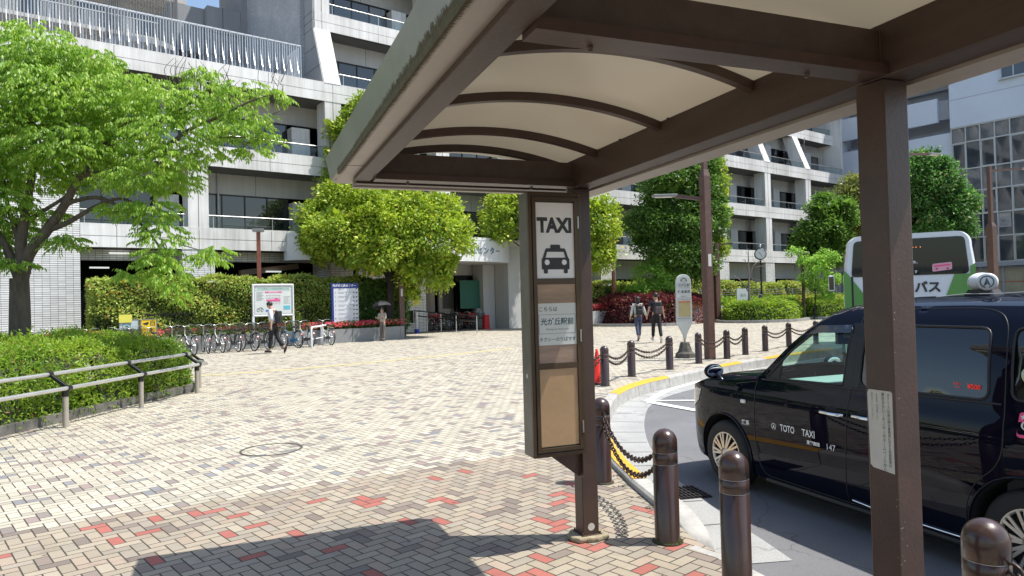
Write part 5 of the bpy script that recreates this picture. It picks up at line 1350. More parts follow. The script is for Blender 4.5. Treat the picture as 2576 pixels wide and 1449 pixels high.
def crown_tree(label, base, blobs, n, lsize, m, trunk_r, clump=.5, per=50, group=None, core=True, bark=None, name='tree', branch=True, kind_l=.55):
    base = Vector(base); t = tree_thing(name, label, base, group)
    rb = np.random.default_rng(int(n) + len(blobs)); ex = []
    for c_, r_ in blobs:
        for q in range(5):
            d_ = rb.normal(size=3); d_ /= np.linalg.norm(d_); d_[2] = abs(d_[2]) * .9 - .25; f_ = rb.uniform(.18, .36); ex.append((tuple(np.array(c_) + d_ * np.array(r_) * .82), tuple(np.array(r_) * f_)))
    allb = list(blobs) + ex; P, D = clumpy(allb, n, clump, per); L = RG.uniform(.5, 1.4, n) * lsize; st_ = RG.random(n) < .05; P[st_] += D[st_] * RG.uniform(.1, .45, (int(st_.sum()), 1)) * lsize * 2.2
    dr = norm(D + RG.normal(size=(n, 3)) * .55 + np.array([0, 0, -.25])); nn = norm(D + RG.normal(size=(n, 3)) * .6 + np.array([0, 0, .5]))
    leaf_obj('crown', P, dr, nn, L, L * kind_l, m, t, base)
    mb = MB(); c0 = Vector(np.mean([b[0] for b in blobs], axis=0)); top = base.lerp(Vector((c0.x, c0.y, c0.z)), .75)
    segs = [([base, base.lerp(top, .5) + V(.05, .03, 0), top], trunk_r, trunk_r * .6)]
    rn = random.Random(len(blobs) * 7 + int(n))
    if branch:
        for b in blobs:
            c = Vector(b[0]); st = base.lerp(top, rn.uniform(.55, .95)); segs.append(([st, st.lerp(c, .5) + V(rn.uniform(-.2, .2), rn.uniform(-.2, .2), .2), c], trunk_r * .4, trunk_r * .1))
    limbs(mb, segs, base); mb.build('trunk', bark or M_BARKD, t)
    if core:
        nc = max(500, n // 10); P2, D2 = clumpy([(b[0], tuple(r * .72 for r in b[1])) for b in blobs], nc, clump * .8, per)
        leaf_obj('inner_foliage', P2, rsph(nc), rsph(nc), lsize * 3.2, lsize * 2.4, m, t, base)
    return t
M_CAMP = leaf_mat('camphor leaves', (.14, .24, .028), (.43, .54, .055), (.56, .54, .09), .28, .55, .35)
M_DKG = leaf_mat('dark green leaves', (.045, .105, .02), (.14, .26, .045), (.22, .34, .07), .30, .5, .35)
M_MIDG = leaf_mat('mid green leaves', (.06, .14, .02), (.16, .27, .05), None, .42, .8, .3)
M_LTG = leaf_mat('light green leaves', (.15, .30, .05), (.34, .52, .11), None, .5, .9, .3)
M_OLV = leaf_mat('olive leaves', (.12, .15, .035), (.28, .30, .08), None, .35, .8, .3)
M_ZEL = leaf_mat('drooping leaves', (.14, .28, .032), (.34, .50, .075), (.46, .54, .10), .40, 1.1, .35, .6)
M_BUSH = leaf_mat('bush leaves', (.11, .22, .025), (.33, .46, .06), (.22, .15, .05), .42, .7, .25, .5)
M_HEDGE = leaf_mat('hedge leaves', (.18, .27, .04), (.50, .58, .14), (.50, .30, .08), .32, 1.4, .4, .7)
M_BURG = leaf_mat('burgundy leaves', (.08, .014, .020), (.21, .042, .045), (.14, .12, .04), .3, .8, .3, .6)
M_AZL = leaf_mat('azalea leaves', (.05, .10, .02), (.13, .20, .04), None, .3, 1, .3)
M_BLOS = leaf_mat('azalea blossom', (.62, .05, .10), (.80, .22, .24), None, .4, 1, .2)
M_SOIL = mat('soil', (.06, .045, .03), .95, var=.5, vscale=6)

# big drooping tree at the left
TY = 13.0
tb = at(50, 905, TY); tb.z = .1
t = tree_thing('broadleaf_tree', 'large light green tree with drooping leaflets rising from the left shrub bed', tb)
def A(x, y, dY=0): return at(x, y, TY + dY)
tiers = [(95, 85, 0, 70, 26), (60, 130, -.5, 120, 38), (150, 150, .3, 120, 34), (30, 200, .2, 150, 40), (215, 150, 0, 90, 26), (130, 225, -.6, 150, 40), (250, 215, .2, 110, 34),
         (335, 215, .2, 95, 24), (60, 290, -.3, 160, 42), (210, 290, .3, 150, 36), (350, 270, 0, 120, 30), (450, 250, -.2, 110, 24), (540, 235, .1, 85, 20), (620, 225, .2, 80, 17), (690, 240, .1, 34, 12), (545, 290, .3, 110, 24), (490, 205, 0, 26, 34), (500, 175, 0, 30, 12),
         (620, 285, .2, 60, 16), (600, 330, .1, 80, 20), (660, 345, .2, 40, 13), (640, 375, 0, 40, 10), (440, 330, -.3, 120, 30), (60, 370, .3, 150, 42), (180, 370, -.4, 140, 40), (300, 360, .2, 130, 38), (410, 400, -.2, 95, 34), (520, 380, .2, 60, 16),
         (90, 450, .2, 100, 28), (240, 440, .4, 100, 30), (360, 450, -.3, 90, 28), (440, 450, 0, 60, 28), (300, 520, 0, 44, 14), (375, 530, -.4, 60, 28), (405, 590, -.5, 46, 34), (390, 650, -.6, 44, 28), (430, 690, -.7, 30, 26), (330, 690, -.6, 30, 10), (440, 730, -.7, 26, 22), (530, 645, -.4, 34, 14), (545, 625, -.4, 24, 10), (500, 640, -.4, 20, 8),
         (20, 560, .3, 60, 40), (120, 540, .2, 50, 14), (30, 660, -.2, 50, 12), (10, 500, -.4, 50, 26), (150, 600, .1, 50, 18), (-60, 250, 0, 120, 90), (-60, 420, 0, 100, 90), (-40, 600, 0, 60, 60)]
TP, TD, TN, TL = [], [], [], []
for (x, y, dY, rx, ry) in tiers:
    n = int(rx * ry / 16 * .84) + 10; ry *= 1.2
    if x > 400: n = int(n * .72)
    s = TY / FPX; c = A(x, y, dY)
    d = rsph(n); rr = RG.random((n, 1)) ** .33 * 1.0
    P = np.array(c)[None] + d * rr * np.array([rx * s, rx * s * .95, ry * s])
    # every spray: a twig direction, leaflets hanging along it on both sides
    tw = norm(np.stack([d[:, 0] * 1.2 + RG.normal(size=n) * .45, d[:, 1] * .8 + RG.normal(size=n) * .45, RG.normal(size=n) * .15 - .12], 1))
    side = norm(np.cross(tw, np.array([[0, 0, 1.]]))); ln = RG.uniform(.15, .27, n)
    for q in range(11):
        f = (q // 2 + .4) / 5.5 if q < 10 else 1.0; sg_ = (1 if q % 2 else -1) if q < 10 else 0
        base = P + tw * (ln * f)[:, None] + np.array([0, 0, -1]) * (f * f * .05)
        dirv = norm(side * (sg_ * RG.uniform(.25, .7, (n, 1))) + tw * RG.uniform(.2, .5, (n, 1)) + np.array([[0, 0, -1.]]) * RG.uniform(.45, 1.1, (n, 1)))
        TP.append(base); TD.append(dirv); TN.append(norm(side * sg_ + tw * .3 + RG.normal(size=(n, 3)) * .5 + np.array([0, 0, .5]))); TL.append(RG.uniform(.065, .112, n))
TP, TD, TN, TL = map(np.concatenate, (TP, TD, TN, TL))
leaf_obj('crown', TP, TD, TN, TL, TL * .36, M_ZEL, t, tb)
mb = MB()
J = A(48, 700); 
limbs(mb, [([tb, A(49, 800), J], .20, .16), ([J, A(30, 655), A(12, 615), A(-25, 560), A(-60, 480)], .10, .045), ([J + V(.05, 0, 0), A(72, 640), A(118, 580), A(160, 520), A(205, 440), A(260, 370), A(330, 300)], .13, .028),
  ([A(60, 690), A(52, 620), A(60, 560), A(70, 500), A(85, 400), A(80, 300), A(70, 200)], .12, .025), ([A(52, 640), A(40, 580), A(20, 520), A(8, 430)], .07, .02), ([A(118, 580), A(170, 560), A(240, 520), A(300, 500), A(360, 520)], .06, .018),
  ([A(160, 520), A(190, 505), A(260, 500), A(350, 560), A(400, 620), A(430, 690)], .05, .012), ([A(205, 440), A(300, 430), A(380, 400), A(470, 330), A(560, 290), A(640, 250), A(700, 235)], .06, .01),
  ([A(260, 370), A(340, 340), A(430, 290), A(500, 240), A(500, 190)], .04, .01), ([A(85, 400), A(140, 330), A(190, 260), A(230, 190)], .05, .012), ([A(60, 560), A(110, 530), A(180, 480), A(240, 390)], .05, .015),
  ([A(470, 330), A(540, 345), A(620, 345), A(680, 350)], .02, .006), ([A(85, 330), A(50, 260), A(20, 200)], .035, .01), ([A(100, 600), A(130, 610), A(160, 600)], .03, .01), ([A(400, 600), A(470, 620), A(545, 640)], .014, .005)], tb)
rn = random.Random(4)
for k in range(46):   # bare twigs showing against the facade
    x, y = rn.uniform(420, 720), rn.uniform(170, 250); p = A(x, y + 30); limbs(mb, [([p, A(x + rn.uniform(-14, 14), y), A(x + rn.uniform(-26, 26), y - rn.uniform(18, 45))], .007, .003)], tb)
for k in range(30):
    x, y = rn.uniform(560, 700), rn.uniform(230, 380); limbs(mb, [([A(x, y), A(x + rn.uniform(0, 30), y + rn.uniform(-20, 20)), A(x + rn.uniform(10, 50), y + rn.uniform(-30, 25))], .007, .003)], tb)
mb.build('trunk', M_BARK, t)

# shrub bed with fine leaves in the left foreground
BED = [(-6.95, 9.0), (-6.80, 10.2), (-6.72, 11.5), (-6.55, 12.9), (-6.45, 13.9), (-6.75, 14.5), (-9, 15.3), (-13, 16.4), (-22, 18.5), (-22, 6), (-7.25, 7.6)]
t = thing('shrub_bed', 'waist high fine leaved green shrubs filling the kerbed bed at the left', 'shrub bed', (-9, 12, 0))
def in_poly(x, y, poly):
    c = np.zeros(len(x), bool)
    for i in range(len(poly)):
        (x1, y1), (x2, y2) = poly[i], poly[i - 1]
        c ^= ((y1 > y) != (y2 > y)) & (x < (x2 - x1) * (y - y1) / (y2 - y1 + 1e-12) + x1)
    return c
def edge_dist(x, y, poly):
    d = np.full(len(x), 1e9)
    for i in range(len(poly)):
        a, b_ = np.array(poly[i - 1]), np.array(poly[i]); ab = b_ - a; t_ = np.clip(((x - a[0]) * ab[0] + (y - a[1]) * ab[1]) / (ab @ ab), 0, 1)
        d = np.minimum(d, np.hypot(x - a[0] - t_ * ab[0], y - a[1] - t_ * ab[1]))
    return d
def bed_height(x, y, poly, H, r_=.45, nz=.14):
    d = np.clip(edge_dist(x, y, poly) / r_, 0, 1); h = H * np.sqrt(np.clip(1 - (1 - d) ** 2, 0, 1)) * .55 + H * .45 * (d > .02)
    return h + nz * (np.sin(x * 2.3 + y * 1.1) * .5 + np.sin(x * 1.1 - y * 3.1) * .5 + .5 * np.sin(x * 5.1 + y * 4.3)) * d
def bed_leaves(name, poly, H, n, l0, l1, ratio, m, parent, near=None, r_=.45, nz=.14, up=.6, sprig=1, droop=0.0):
    xs = [p[0] for p in poly]; ys = [p[1] for p in poly]; X, Y_ = [], []
    while sum(map(len, X)) < n:
        x = RG.uniform(min(xs), max(xs), n); y = RG.uniform(min(ys), max(ys), n); k = in_poly(x, y, poly)
        if near is not None: k &= near(x, y)
        X.append(x[k]); Y_.append(y[k])
    x, y = np.concatenate(X)[:n], np.concatenate(Y_)[:n]
    h = bed_height(x, y, poly, H, r_, nz); d = edge_dist(x, y, poly)
    f = np.where(d < .30, RG.random(n), 1 - RG.random(n) ** 2 * .28); z = h * f + RG.normal(size=n) * .025 + .02
    P = np.stack([x, y, z], 1); gx = (bed_height(x + .08, y, poly, H, r_, nz) - h) / .08; gy = (bed_height(x, y + .08, poly, H, r_, nz) - h) / .08
    Nn = norm(np.stack([-gx * .6, -gy * .6, np.ones(n)], 1)); D = norm(Nn * up + RG.normal(size=(n, 3)) * .7 + np.array([0, 0, -droop]))
    if sprig > 1:
        Ps, Ds, Ns = [], [], []
        for q in range(sprig):
            Ps.append(P + D * (.035 * q)); Ds.append(norm(D + RG.normal(size=(n, 3)) * .8)); Ns.append(norm(Nn + RG.normal(size=(n, 3)) * .7))
        P, D, Nn = map(np.concatenate, (Ps, Ds, Ns))
    L = RG.uniform(l0, l1, len(P)); return leaf_obj(name, P, D, Nn, L, L * ratio, m, parent, parent.location)
near_f = lambda x, y: (x > -1.05 * y - 1.2)
bed_leaves('leaves', BED, 1.04, 54000, .045, .085, .36, M_BUSH, t, near_f, sprig=3)
bed_leaves('front_leaves', BED, 1.04, 9000, .045, .085, .36, M_BUSH, t, lambda x, y: near_f(x, y) & (x > -9) & (edge_dist(x, y, BED) < .42), sprig=3)
ns = 2600; xs_, ys_ = RG.uniform(-16, -6.6, ns * 4), RG.uniform(8.4, 16, ns * 4); kk = in_poly(xs_, ys_, BED) & near_f(xs_, ys_) & (edge_dist(xs_, ys_, BED) > .15); xs_, ys_ = xs_[kk][:ns], ys_[kk][:ns]; ns = len(xs_)
hz_ = bed_height(xs_, ys_, BED, 1.04); LP, LD = [], []
tl = norm(np.stack([RG.normal(size=ns) * .35, RG.normal(size=ns) * .35, np.ones(ns)], 1)); hl = RG.uniform(.08, .30, ns)
for q in range(9):
    LP.append(np.stack([xs_, ys_, hz_ - .05], 1) + tl * (hl * q / 8)[:, None]); LD.append(norm(tl * .6 + RG.normal(size=(ns, 3)) * .7))
LP, LD = np.concatenate(LP), np.concatenate(LD); leaf_obj('shoots', LP, LD, rsph(len(LP)), RG.uniform(.035, .07, len(LP)), .022, M_BUSH, t, t.location)
nx, ny = 70, 60; mb = MB(); gx_ = np.linspace(-18, -6.4, nx); gy_ = np.linspace(6.2, 18, ny); XX, YY = np.meshgrid(gx_, gy_, indexing='ij'); xx, yy = XX.ravel(), YY.ravel()
ins_ = in_poly(xx, yy, BED); hh = np.where(ins_, bed_height(xx, yy, BED, 1.04) - .10, 0.01); hh = np.where(ins_ & (edge_dist(xx, yy, BED) < .14), .05, hh)
fs = []
for i in range(nx - 1):
    for j in range(ny - 1):
        a = i * ny + j; q = (a, a + ny, a + ny + 1, a + 1)
        if all(ins_[k] for k in q): fs.append(q)
mb.add([(a + 9, b_ - 12, c) for a, b_, c in zip(xx, yy, hh)], fs, True); mb.build('shade_core', mat('shade core green', (.035, .055, .015), .9, var=.5, vscale=14), t)  # solid dark filler mound; its colour stands for shade under the leaves
mb = MB(); P = [V(-7.25, 7.0, 0), V(-7.02, 8.5, 0), V(-6.86, 10.1, 0), V(-6.78, 11.5, 0), V(-6.62, 12.9, 0), V(-6.47, 13.95, 0), V(-6.62, 14.45, 0), V(-7.3, 14.85, 0), V(-10, 15.6, 0)]
for a, b_ in zip(P, P[1:]):
    n_ = max(1, round((b_ - a).length / .6))
    for k in range(n_):
        mb.beam(a.lerp(b_, k / n_) + (b_ - a).normalized() * .004 + V(0, 0, .065), a.lerp(b_, (k + 1) / n_) - (b_ - a).normalized() * .004 + V(0, 0, .065), .12, .15)
o = mb.build('bed_kerb', mat('mossy kerb', (.17, .165, .15), .9, var=.6, vscale=5, bump=.5, bscale=30)); tag(o, kind='structure')
MB().add([(p[0], p[1], .03) for p in BED], [tuple(range(len(BED)))[::-1]]).build('bed_soil', M_SOIL)['kind'] = 'structure'
# weeds and moss creeping out on the pavers
mb = MB()
# double rail fence round the bed
M_SS = mat('brushed steel tube', (.74, .73, .70), .28, .75, var=.15, vscale=3); M_BLK = mat('black bracket', (.012, .012, .013), .35); M_PPOST = mat('beige rail post', (.42, .38, .32), .5, .3, var=.15, vscale=6)
rf = thing('rail_fence', 'low double steel rail on beige posts with black brackets round the shrub bed', 'railing', (-6.4, 11, 0))
org = V(-6.4, 11, 0)
RP = [V(-6.62, 8.2, 0), V(-6.43, 9.98, 0), V(-6.33, 11.82, 0), V(-6.20, 13.62, 0)]
RP2 = V(-6.55, 14.50, 0)
zl, zu = .56, .66; off = V(-.20, 0, 0)
RP.insert(0, V(-6.85, 6.4, 0))
lowp = [p + V(.05, 0, zl) - org for p in RP] + [V(-6.08, 13.78, zl) - org, V(-6.20, 13.98, zl) - org, V(-6.62, 14.6, zl) - org, V(-8.6, 15.3, zl) - org]
upp = [p + V(-.22, 0, zu + .10) - org for p in RP] + [V(-6.38, 13.72, zu + .10) - org, V(-6.75, 14.25, zu + .10) - org, V(-8.6, 15.0, zu + .10) - org]
MB().tube(lowp, .030, 10).build('lower_rail', M_SS, rf); MB().tube(upp, .030, 10).build('upper_rail', M_SS, rf)
for p in RP + [RP2]:
    q = p - org; po = MB().cyl(q, q + V(0, 0, .50), .040, n=14).build('rail_post', M_PPOST, rf)
    MB().cyl(q + V(0, 0, .44), q + V(0, 0, .535), .045, n=14).build('post_collar', M_BLK, po)
    mb = MB(); mb.beam(q + V(.075, 0, zl - .02), q + V(-.26, 0, zu + .13), .06, .045); mb.cyl(q + V(.05, -.035, zl), q + V(.05, .035, zl), .042, n=12); mb.cyl(q + V(-.22, -.035, zu + .10), q + V(-.22, .035, zu + .10), .042, n=12)
    mb.build('bracket', M_BLK, rf, bevel=.008)

# planter in front of the civic centre, hedge and azaleas
M_GRAN = mat('grey granite facing', (.24, .25, .25), .6, var=.22, vscale=2.5, bump=.1)
pl = thing('planter_wall', 'long grey granite planter wall behind the parked bicycles', 'planter', fw(0, -4.5, 0), FRZ)
mb = MB(); u = -12.0
while u < 15.8: mb.bb(u + .006, min(u + 1.2, 15.8) - .006, 0, .22, 0, .60); u += 1.2
mb.bb(15.6, 15.8, .22, 2.8, 0, .60); mb.build('wall', M_GRAN, pl)
MB().bb(-12, 15.58, .221, 3.2, .1, .50).build('soil', M_SOIL, pl)
def box_leaves(name, u0, u1, v0, v1, z0, z1, n, l, m, parent, dense_front=.62, lump=.12, ratio=.6):
    k = int(n * dense_front); u = RG.uniform(u0, u1, n); z = z0 + (z1 - z0) * RG.random(n); v = np.full(n, v0)
    v[k:] = RG.uniform(v0, v1, n - k); z[k:] = z1
    e = int(n * .05); u[:e] = u0; v[:e] = RG.uniform(v0, v1, e); u[e:2 * e] = u1; v[e:2 * e] = RG.uniform(v0, v1, e)
    lp = lump * (np.sin(u * 2.1 + z * 3) + np.sin(u * 4.7 - z * 2.2 + 1) * .7 + np.sin(z * 6.1 + u * 1.3) * .5)
    v[:k] += -lp[:k] * .8 + RG.normal(size=k) * .05; z[k:] += lp[k:] * .7 + RG.normal(size=n - k) * .05
    P = np.stack([u, v, z], 1); out = np.zeros((n, 3)); out[:k, 1] = -1; out[k:, 2] = 1
    D = norm(out * .7 + RG.normal(size=(n, 3)) * .6); Nn = norm(out + RG.normal(size=(n, 3)) * .6 + np.array([0, 0, .4])); L = RG.uniform(.7, 1.3, n) * l
    return leaf_obj(name, P, D, Nn, L, L * ratio, m, parent)
def hedge(label, u0, u1, v0, v1, z0, z1, n, l, m, twig=True):
    t = thing('hedge', label, 'hedge', fw(0, 0, 0), FRZ, 'clipped hedges along the civic centre')
    box_leaves('leaves', u0, u1, v0, v1, z0, z1, n, l, m, t)
    MB().bb(u0 + .08, u1 - .08, v0 + .12, v1 - .05, .02, z1 - .12).build('shade_core', mat('hedge shade core', (.06, .085, .02), .95, var=.8, vscale=7, vdetail=8), t)  # dark filler box painted as the shaded inside of the hedge
    return t
hedge('tall clipped yellow green hedge behind the bicycles and the map board', 3.5, 14.6, -2.3, -1.3, .45, 2.88, 30000, .115, M_HEDGE)
hedge('dark clipped hedge beside the blue information board', 14.6, 17.2, -2.4, -1.4, .35, 2.8, 9000, .11, M_DKG)
hedge('clipped hedge right of the TAXI post between two tiled piers', 28.0, 33.2, -1.4, -.4, .3, 2.6, 6000, .14, M_HEDGE)
hedge('clipped hedge behind the burgundy bush and young maple', 33.6, 46.5, -1.7, -.6, .2, 2.6, 15000, .15, M_HEDGE)
hedge('clipped hedge behind the clock and the white notice board', 47.7, 52.6, -1.7, -.6, .2, 2.4, 6000, .15, M_HEDGE)
hedge('clipped hedge at the far right end near the bus', 53.2, 60.5, -1.7, -.6, .2, 2.5, 8000, .15, M_HEDGE)
mb = MB()
for u in np.arange(3.6, 12, .16): mb.bb(u - .012, u + .012, -2.36, -2.34, .6, 1.5)
iron = thing('iron_fence', 'dark iron fence bars half hidden in the tall hedge', 'fence', fw(0, 0, 0), FRZ); mb.bb(3.6, 12, -2.365, -2.335, 1.45, 1.49); mb.bb(3.6, 12, -2.365, -2.335, .7, .74); mb.build('fence_bars', M_TRIM, iron)
az = thing('azalea_bed', 'azaleas with pink red blossoms on top of the granite planter', 'azaleas', fw(0, -4.5, 0), FRZ)
def az_at(us, ue, v0, v1, z, n, nf, par, h=.32):
    u = RG.uniform(us, ue, n); v = RG.uniform(v0, v1, n); zz = z + h * RG.random(n) ** .5 * (1 + .25 * np.sin(u * 3)); P = np.stack([u, v, zz], 1)
    leaf_obj('leaves', P, norm(RG.normal(size=(n, 3)) + np.array([0, 0, .7])), rsph(n), .09, .045, M_AZL, par)
    c = RG.uniform(us, ue, max(3, nf // 26)); cvv = RG.uniform(v0, v1, len(c)); j = RG.integers(0, len(c), nf)
    P = np.stack([c[j] + RG.normal(size=nf) * .22, np.clip(cvv[j] + RG.normal(size=nf) * .15, v0 - .05, v1), z + h * (.55 + .55 * RG.random(nf))], 1)
    leaf_obj('blossoms', P, norm(RG.normal(size=(nf, 3)) * .6 + np.array([0, -.6, .6])), norm(RG.normal(size=(nf, 3)) * .5 + np.array([0, -.8, .5])), .085, .08, M_BLOS, par)
az_at(-3, 11.4, .15, 1.5, .52, 9000, 620, az); az_at(11.4, 15.7, .12, 1.4, .52, 6000, 1500, az, .34)

# central round camphor and its neighbours
crown_tree('big round camphor tree with yellow green new leaves in front of the entrance canopy', fw(15.6, -3.3, .5),
    [blob(870, 570, 33.5, 110, 85), blob(985, 560, 33, 85, 75), blob(1085, 600, 33.5, 95, 88), blob(960, 630, 33, 110, 55), blob(845, 610, 33.5, 85, 55), blob(1065, 675, 33.5, 75, 55), blob(1110, 540, 34, 55, 50), blob(1000, 505, 33.5, 70, 30), blob(880, 500, 33.5, 70, 45), blob(1020, 715, 34, 34, 40)],
    46000, .17, M_CAMP, .22, .5, 46)
crown_tree('tall camphor top rising behind the round camphor to the shelter roof', fw(14.6, -1.6, .5),
    [blob(875, 400, 35, 50, 62), blob(925, 270, 35, 34, 36), blob(870, 320, 35, 42, 34), blob(925, 360, 35, 50, 60), blob(940, 450, 35, 55, 50), blob(855, 460, 35, 40, 40)], 16000, .17, M_CAMP, .15, .5, 46)
crown_tree('camphor tree partly hidden behind the TAXI sign cabinet', fw(27.2, -3.6, 0),
    [blob(1255, 545, 40, 36, 62), blob(1340, 530, 41, 60, 75), blob(1430, 560, 40, 70, 80), blob(1510, 560, 39.5, 42, 62), blob(1500, 640, 39.5, 45, 42), blob(1250, 580, 40, 32, 34)], 22000, .18, M_CAMP, .2, .6, 46)
crown_tree('tall dark green tree behind the tall lamp post', at(1690, 800, 43.5) * 1 if False else Vector((at(1690, 800, 43.5).x, 43.5, 0)),
    [blob(1690, 470, 43.5, 75, 75), blob(1650, 560, 43.5, 60, 55), blob(1725, 560, 43.5, 80, 70), blob(1760, 470, 43.5, 45, 75), blob(1790, 540, 43.5, 38, 60), blob(1700, 640, 43.5, 80, 55), blob(1640, 620, 43.5, 40, 30), blob(1740, 670, 43.5, 60, 45), blob(1620, 565, 43.5, 45, 35), blob(1770, 410, 43.5, 30, 35)], 34000, .19, M_DKG, .25, .6, 40)
crown_tree('bright strip of yellow green foliage at the right edge of the tall dark tree', Vector((at(1800, 800, 44.5).x, 44.5, 0)),
    [blob(1803, 450, 44.5, 22, 60), blob(1808, 540, 44.5, 22, 50), blob(1805, 620, 44.5, 18, 34)], 8000, .18, M_CAMP, .08, .4, 40, core=False)
crown_tree('young light green maple in front of the hedge by the burgundy bush', Vector((at(1640, 800, 43).x, 43, .3)),
    [blob(1668, 650, 43, 30, 30), blob(1640, 690, 43, 45, 26), blob(1690, 690, 43, 28, 24), blob(1650, 735, 43, 60, 28), blob(1700, 740, 43, 38, 34), blob(1605, 740, 43, 30, 20), blob(1725, 770, 43, 20, 20)], 15000, .16, M_LTG, .07, .4, 34, core=False)
crown_tree('mid green maple behind the bus mirror', Vector((at(2080, 790, 46).x, 46, 0)),
    [blob(2075, 520, 46, 40, 30), blob(2070, 580, 46, 52, 42), blob(2030, 610, 46, 34, 26), blob(2110, 620, 46, 34, 36), blob(2070, 650, 46, 52, 28), blob(2120, 540, 46, 30, 40)], 16000, .19, M_MIDG, .14, .5, 34)
crown_tree('olive brown tree behind the maple, next to the shelter post', Vector((at(2140, 790, 49).x, 49, 0)),
    [blob(2145, 490, 49, 36, 45), blob(2150, 570, 49, 38, 50), blob(2160, 640, 49, 30, 40), blob(2180, 520, 49, 34, 50)], 10000, .2, M_OLV, .14, .5, 34)
crown_tree('light green sapling beside the thin park lamp', Vector((at(2048, 790, 43.5).x, 43.5, 0)),
    [blob(2000, 632, 43.5, 16, 7), blob(2028, 655, 43.5, 16, 9), blob(2050, 680, 43.5, 22, 10), blob(2075, 650, 43.5, 26, 18), blob(2060, 715, 43.5, 30, 10), blob(2092, 700, 43.5, 20, 16), blob(2025, 700, 43.5, 14, 8), blob(2075, 745, 43.5, 18, 8)], 4200, .16, M_LTG, .05, .3, 30, core=False)
crown_tree('dense round dark green tree in front of the glass building', Vector((at(2345, 780, 40).x, 40, 0)),
    [blob(2330, 470, 40, 70, 75), blob(2385, 520, 40, 52, 62), blob(2300, 540, 40, 60, 70), blob(2360, 570, 40, 62, 50), blob(2330, 430, 40, 48, 45), blob(2400, 570, 40, 34, 34)], 34000, .18, leaf_mat('deep green leaves', (.05, .13, .03), (.12, .26, .06), (.34, .38, .16), .38, .6, .3), .25, .5, 42)
# bare young tree by the clock
bp_ = Vector((at(1884, 780, 42).x, 42, .1)); t = tree_thing('bare_tree', 'bare young tree with cut branches between the notice board and clock', bp_)
mb = MB(); Bq = lambda x, y: at(x, y, 42)
limbs(mb, [([bp_, Bq(1884, 700), Bq(1882, 625)], .09, .02), ([Bq(1884, 700), Bq(1896, 668), Bq(1922, 650)], .06, .012), ([Bq(1886, 690), Bq(1900, 672), Bq(1940, 668)], .04, .01), ([Bq(1884, 735), Bq(1862, 705), Bq(1838, 690)], .05, .012), ([Bq(1884, 690), Bq(1874, 655), Bq(1868, 655)], .035, .01),
 ([Bq(1884, 700), Bq(1860, 700), Bq(1850, 692)], .02, .006), ([Bq(1890, 700), Bq(1905, 705), Bq(1918, 712)], .02, .006), ([Bq(1882, 640), Bq(1874, 632)], .015, .006), ([Bq(1900, 665), Bq(1895, 650)], .02, .006), ([Bq(1915, 652), Bq(1925, 660), Bq(1926, 675)], .015, .005)], bp_)
mb.build('trunk', mat('pale bark', (.22, .19, .18), .8, var=.4, vscale=12), t)
# shrub island with burgundy mound
def ground_poly(pts): return [(atz(x, y).x, atz(x, y).y) for x, y in pts]
M_ISL = mat('island kerb', (.34, .33, .31), .85, var=.3, vscale=4)
def island(pts, name='island_kerb', h=.16):
    P = smooth_path(pts, .6); mb = MB()
    for a, b_ in zip(P, P[1:]): mb.beam(a + V(0, 0, h / 2), b_ + V(0, 0, h / 2), .16, h)
    tag(mb.build(name, M_ISL), kind='structure')
island([(3.9, 43.9), (4.6, 41.4), (6.5, 39.9), (8.6, 39.3), (10.3, 40.3), (11.2, 43.0), (10.6, 45.6)])
bu = thing('burgundy_bush', 'long rounded burgundy leaved bush behind the two walkers', 'bush', (7.5, 42, 0))
bed_leaves('leaves', [(4.9, 44.5), (5.0, 42.2), (6.4, 40.6), (8.6, 40.0), (10.9, 41.0), (12.4, 43.0), (12.4, 45.5), (8, 46)], 1.85, 17000, .12, .2, .5, M_BURG, bu, r_=1.6, nz=.12)
mb = MB(); mb.sphere((.1, .9, .0), (2.4, 2.0, 1.6), 24, 12); mb.build('shade_core', mat('burgundy shade', (.03, .008, .01), .9), bu)  # dark filler blob, inner shade of the bush as colour
for k, (x, y) in enumerate([(1500, 812), (1520, 815), (1562, 817), (1637, 817), (1700, 814)]):
    p = atz(x, y); t = thing('stake', 'short grey wooden stake at the island edge, %s' % ['leftmost by the shelter post', 'second from the left', 'left of the walkers', 'between the two walkers', 'right of the walkers'][k], 'stake', (p.x, p.y, 0), 0, 'stakes round the burgundy bush'); MB().cyl((0, 0, 0), (0, 0, .85), .05, n=8).build('post', M_ISL, t)
w2 = thing('planter_wall', 'pale concrete planter wall behind the tall lamp post', 'planter', fw(0, 0, 0), FRZ)
mb = MB()
for k in range(9): mb.bb(33.0 + k * 1.15, 34.12 + k * 1.15, -4.9, -4.7, 0, .95)
mb.bb(29.2, 31.0, -3.2, -3.0, 0, .9); mb.build('wall', mat('pale planter', (.42, .43, .43), .7, var=.25, vscale=2), w2)
MB().bb(33, 62, -4.69, -1.7, 0, .8).build('soil', M_SOIL, w2)
lh = thing('low_hedge', 'low bright green hedge with pink azaleas on the pale planter wall', 'hedge', fw(0, 0, 0), FRZ)
box_leaves('leaves', 33.2, 61, -4.6, -3.2, .6, 1.35, 16000, .15, M_BUSH, lh, .5, .06)
MB().bb(33.3, 61, -4.45, -3.3, .5, 1.2).build('shade_core', mat('shade core green', (.035, .055, .015)), lh)  # filler block coloured as the shade inside the low hedge
nf = 1500; c = np.array([34.2, 36.0, 50.5, 52.5, 57.5, 59.0, 55.0]); j = RG.integers(0, len(c), nf)
leaf_obj('blossoms', np.stack([c[j] + RG.normal(size=nf) * .5, RG.uniform(-4.72, -3.9, nf), RG.uniform(.75, 1.42, nf)], 1), norm(RG.normal(size=(nf, 3)) + np.array([0, -1, .5])), rsph(nf), .13, .12, M_BLOS, lh)
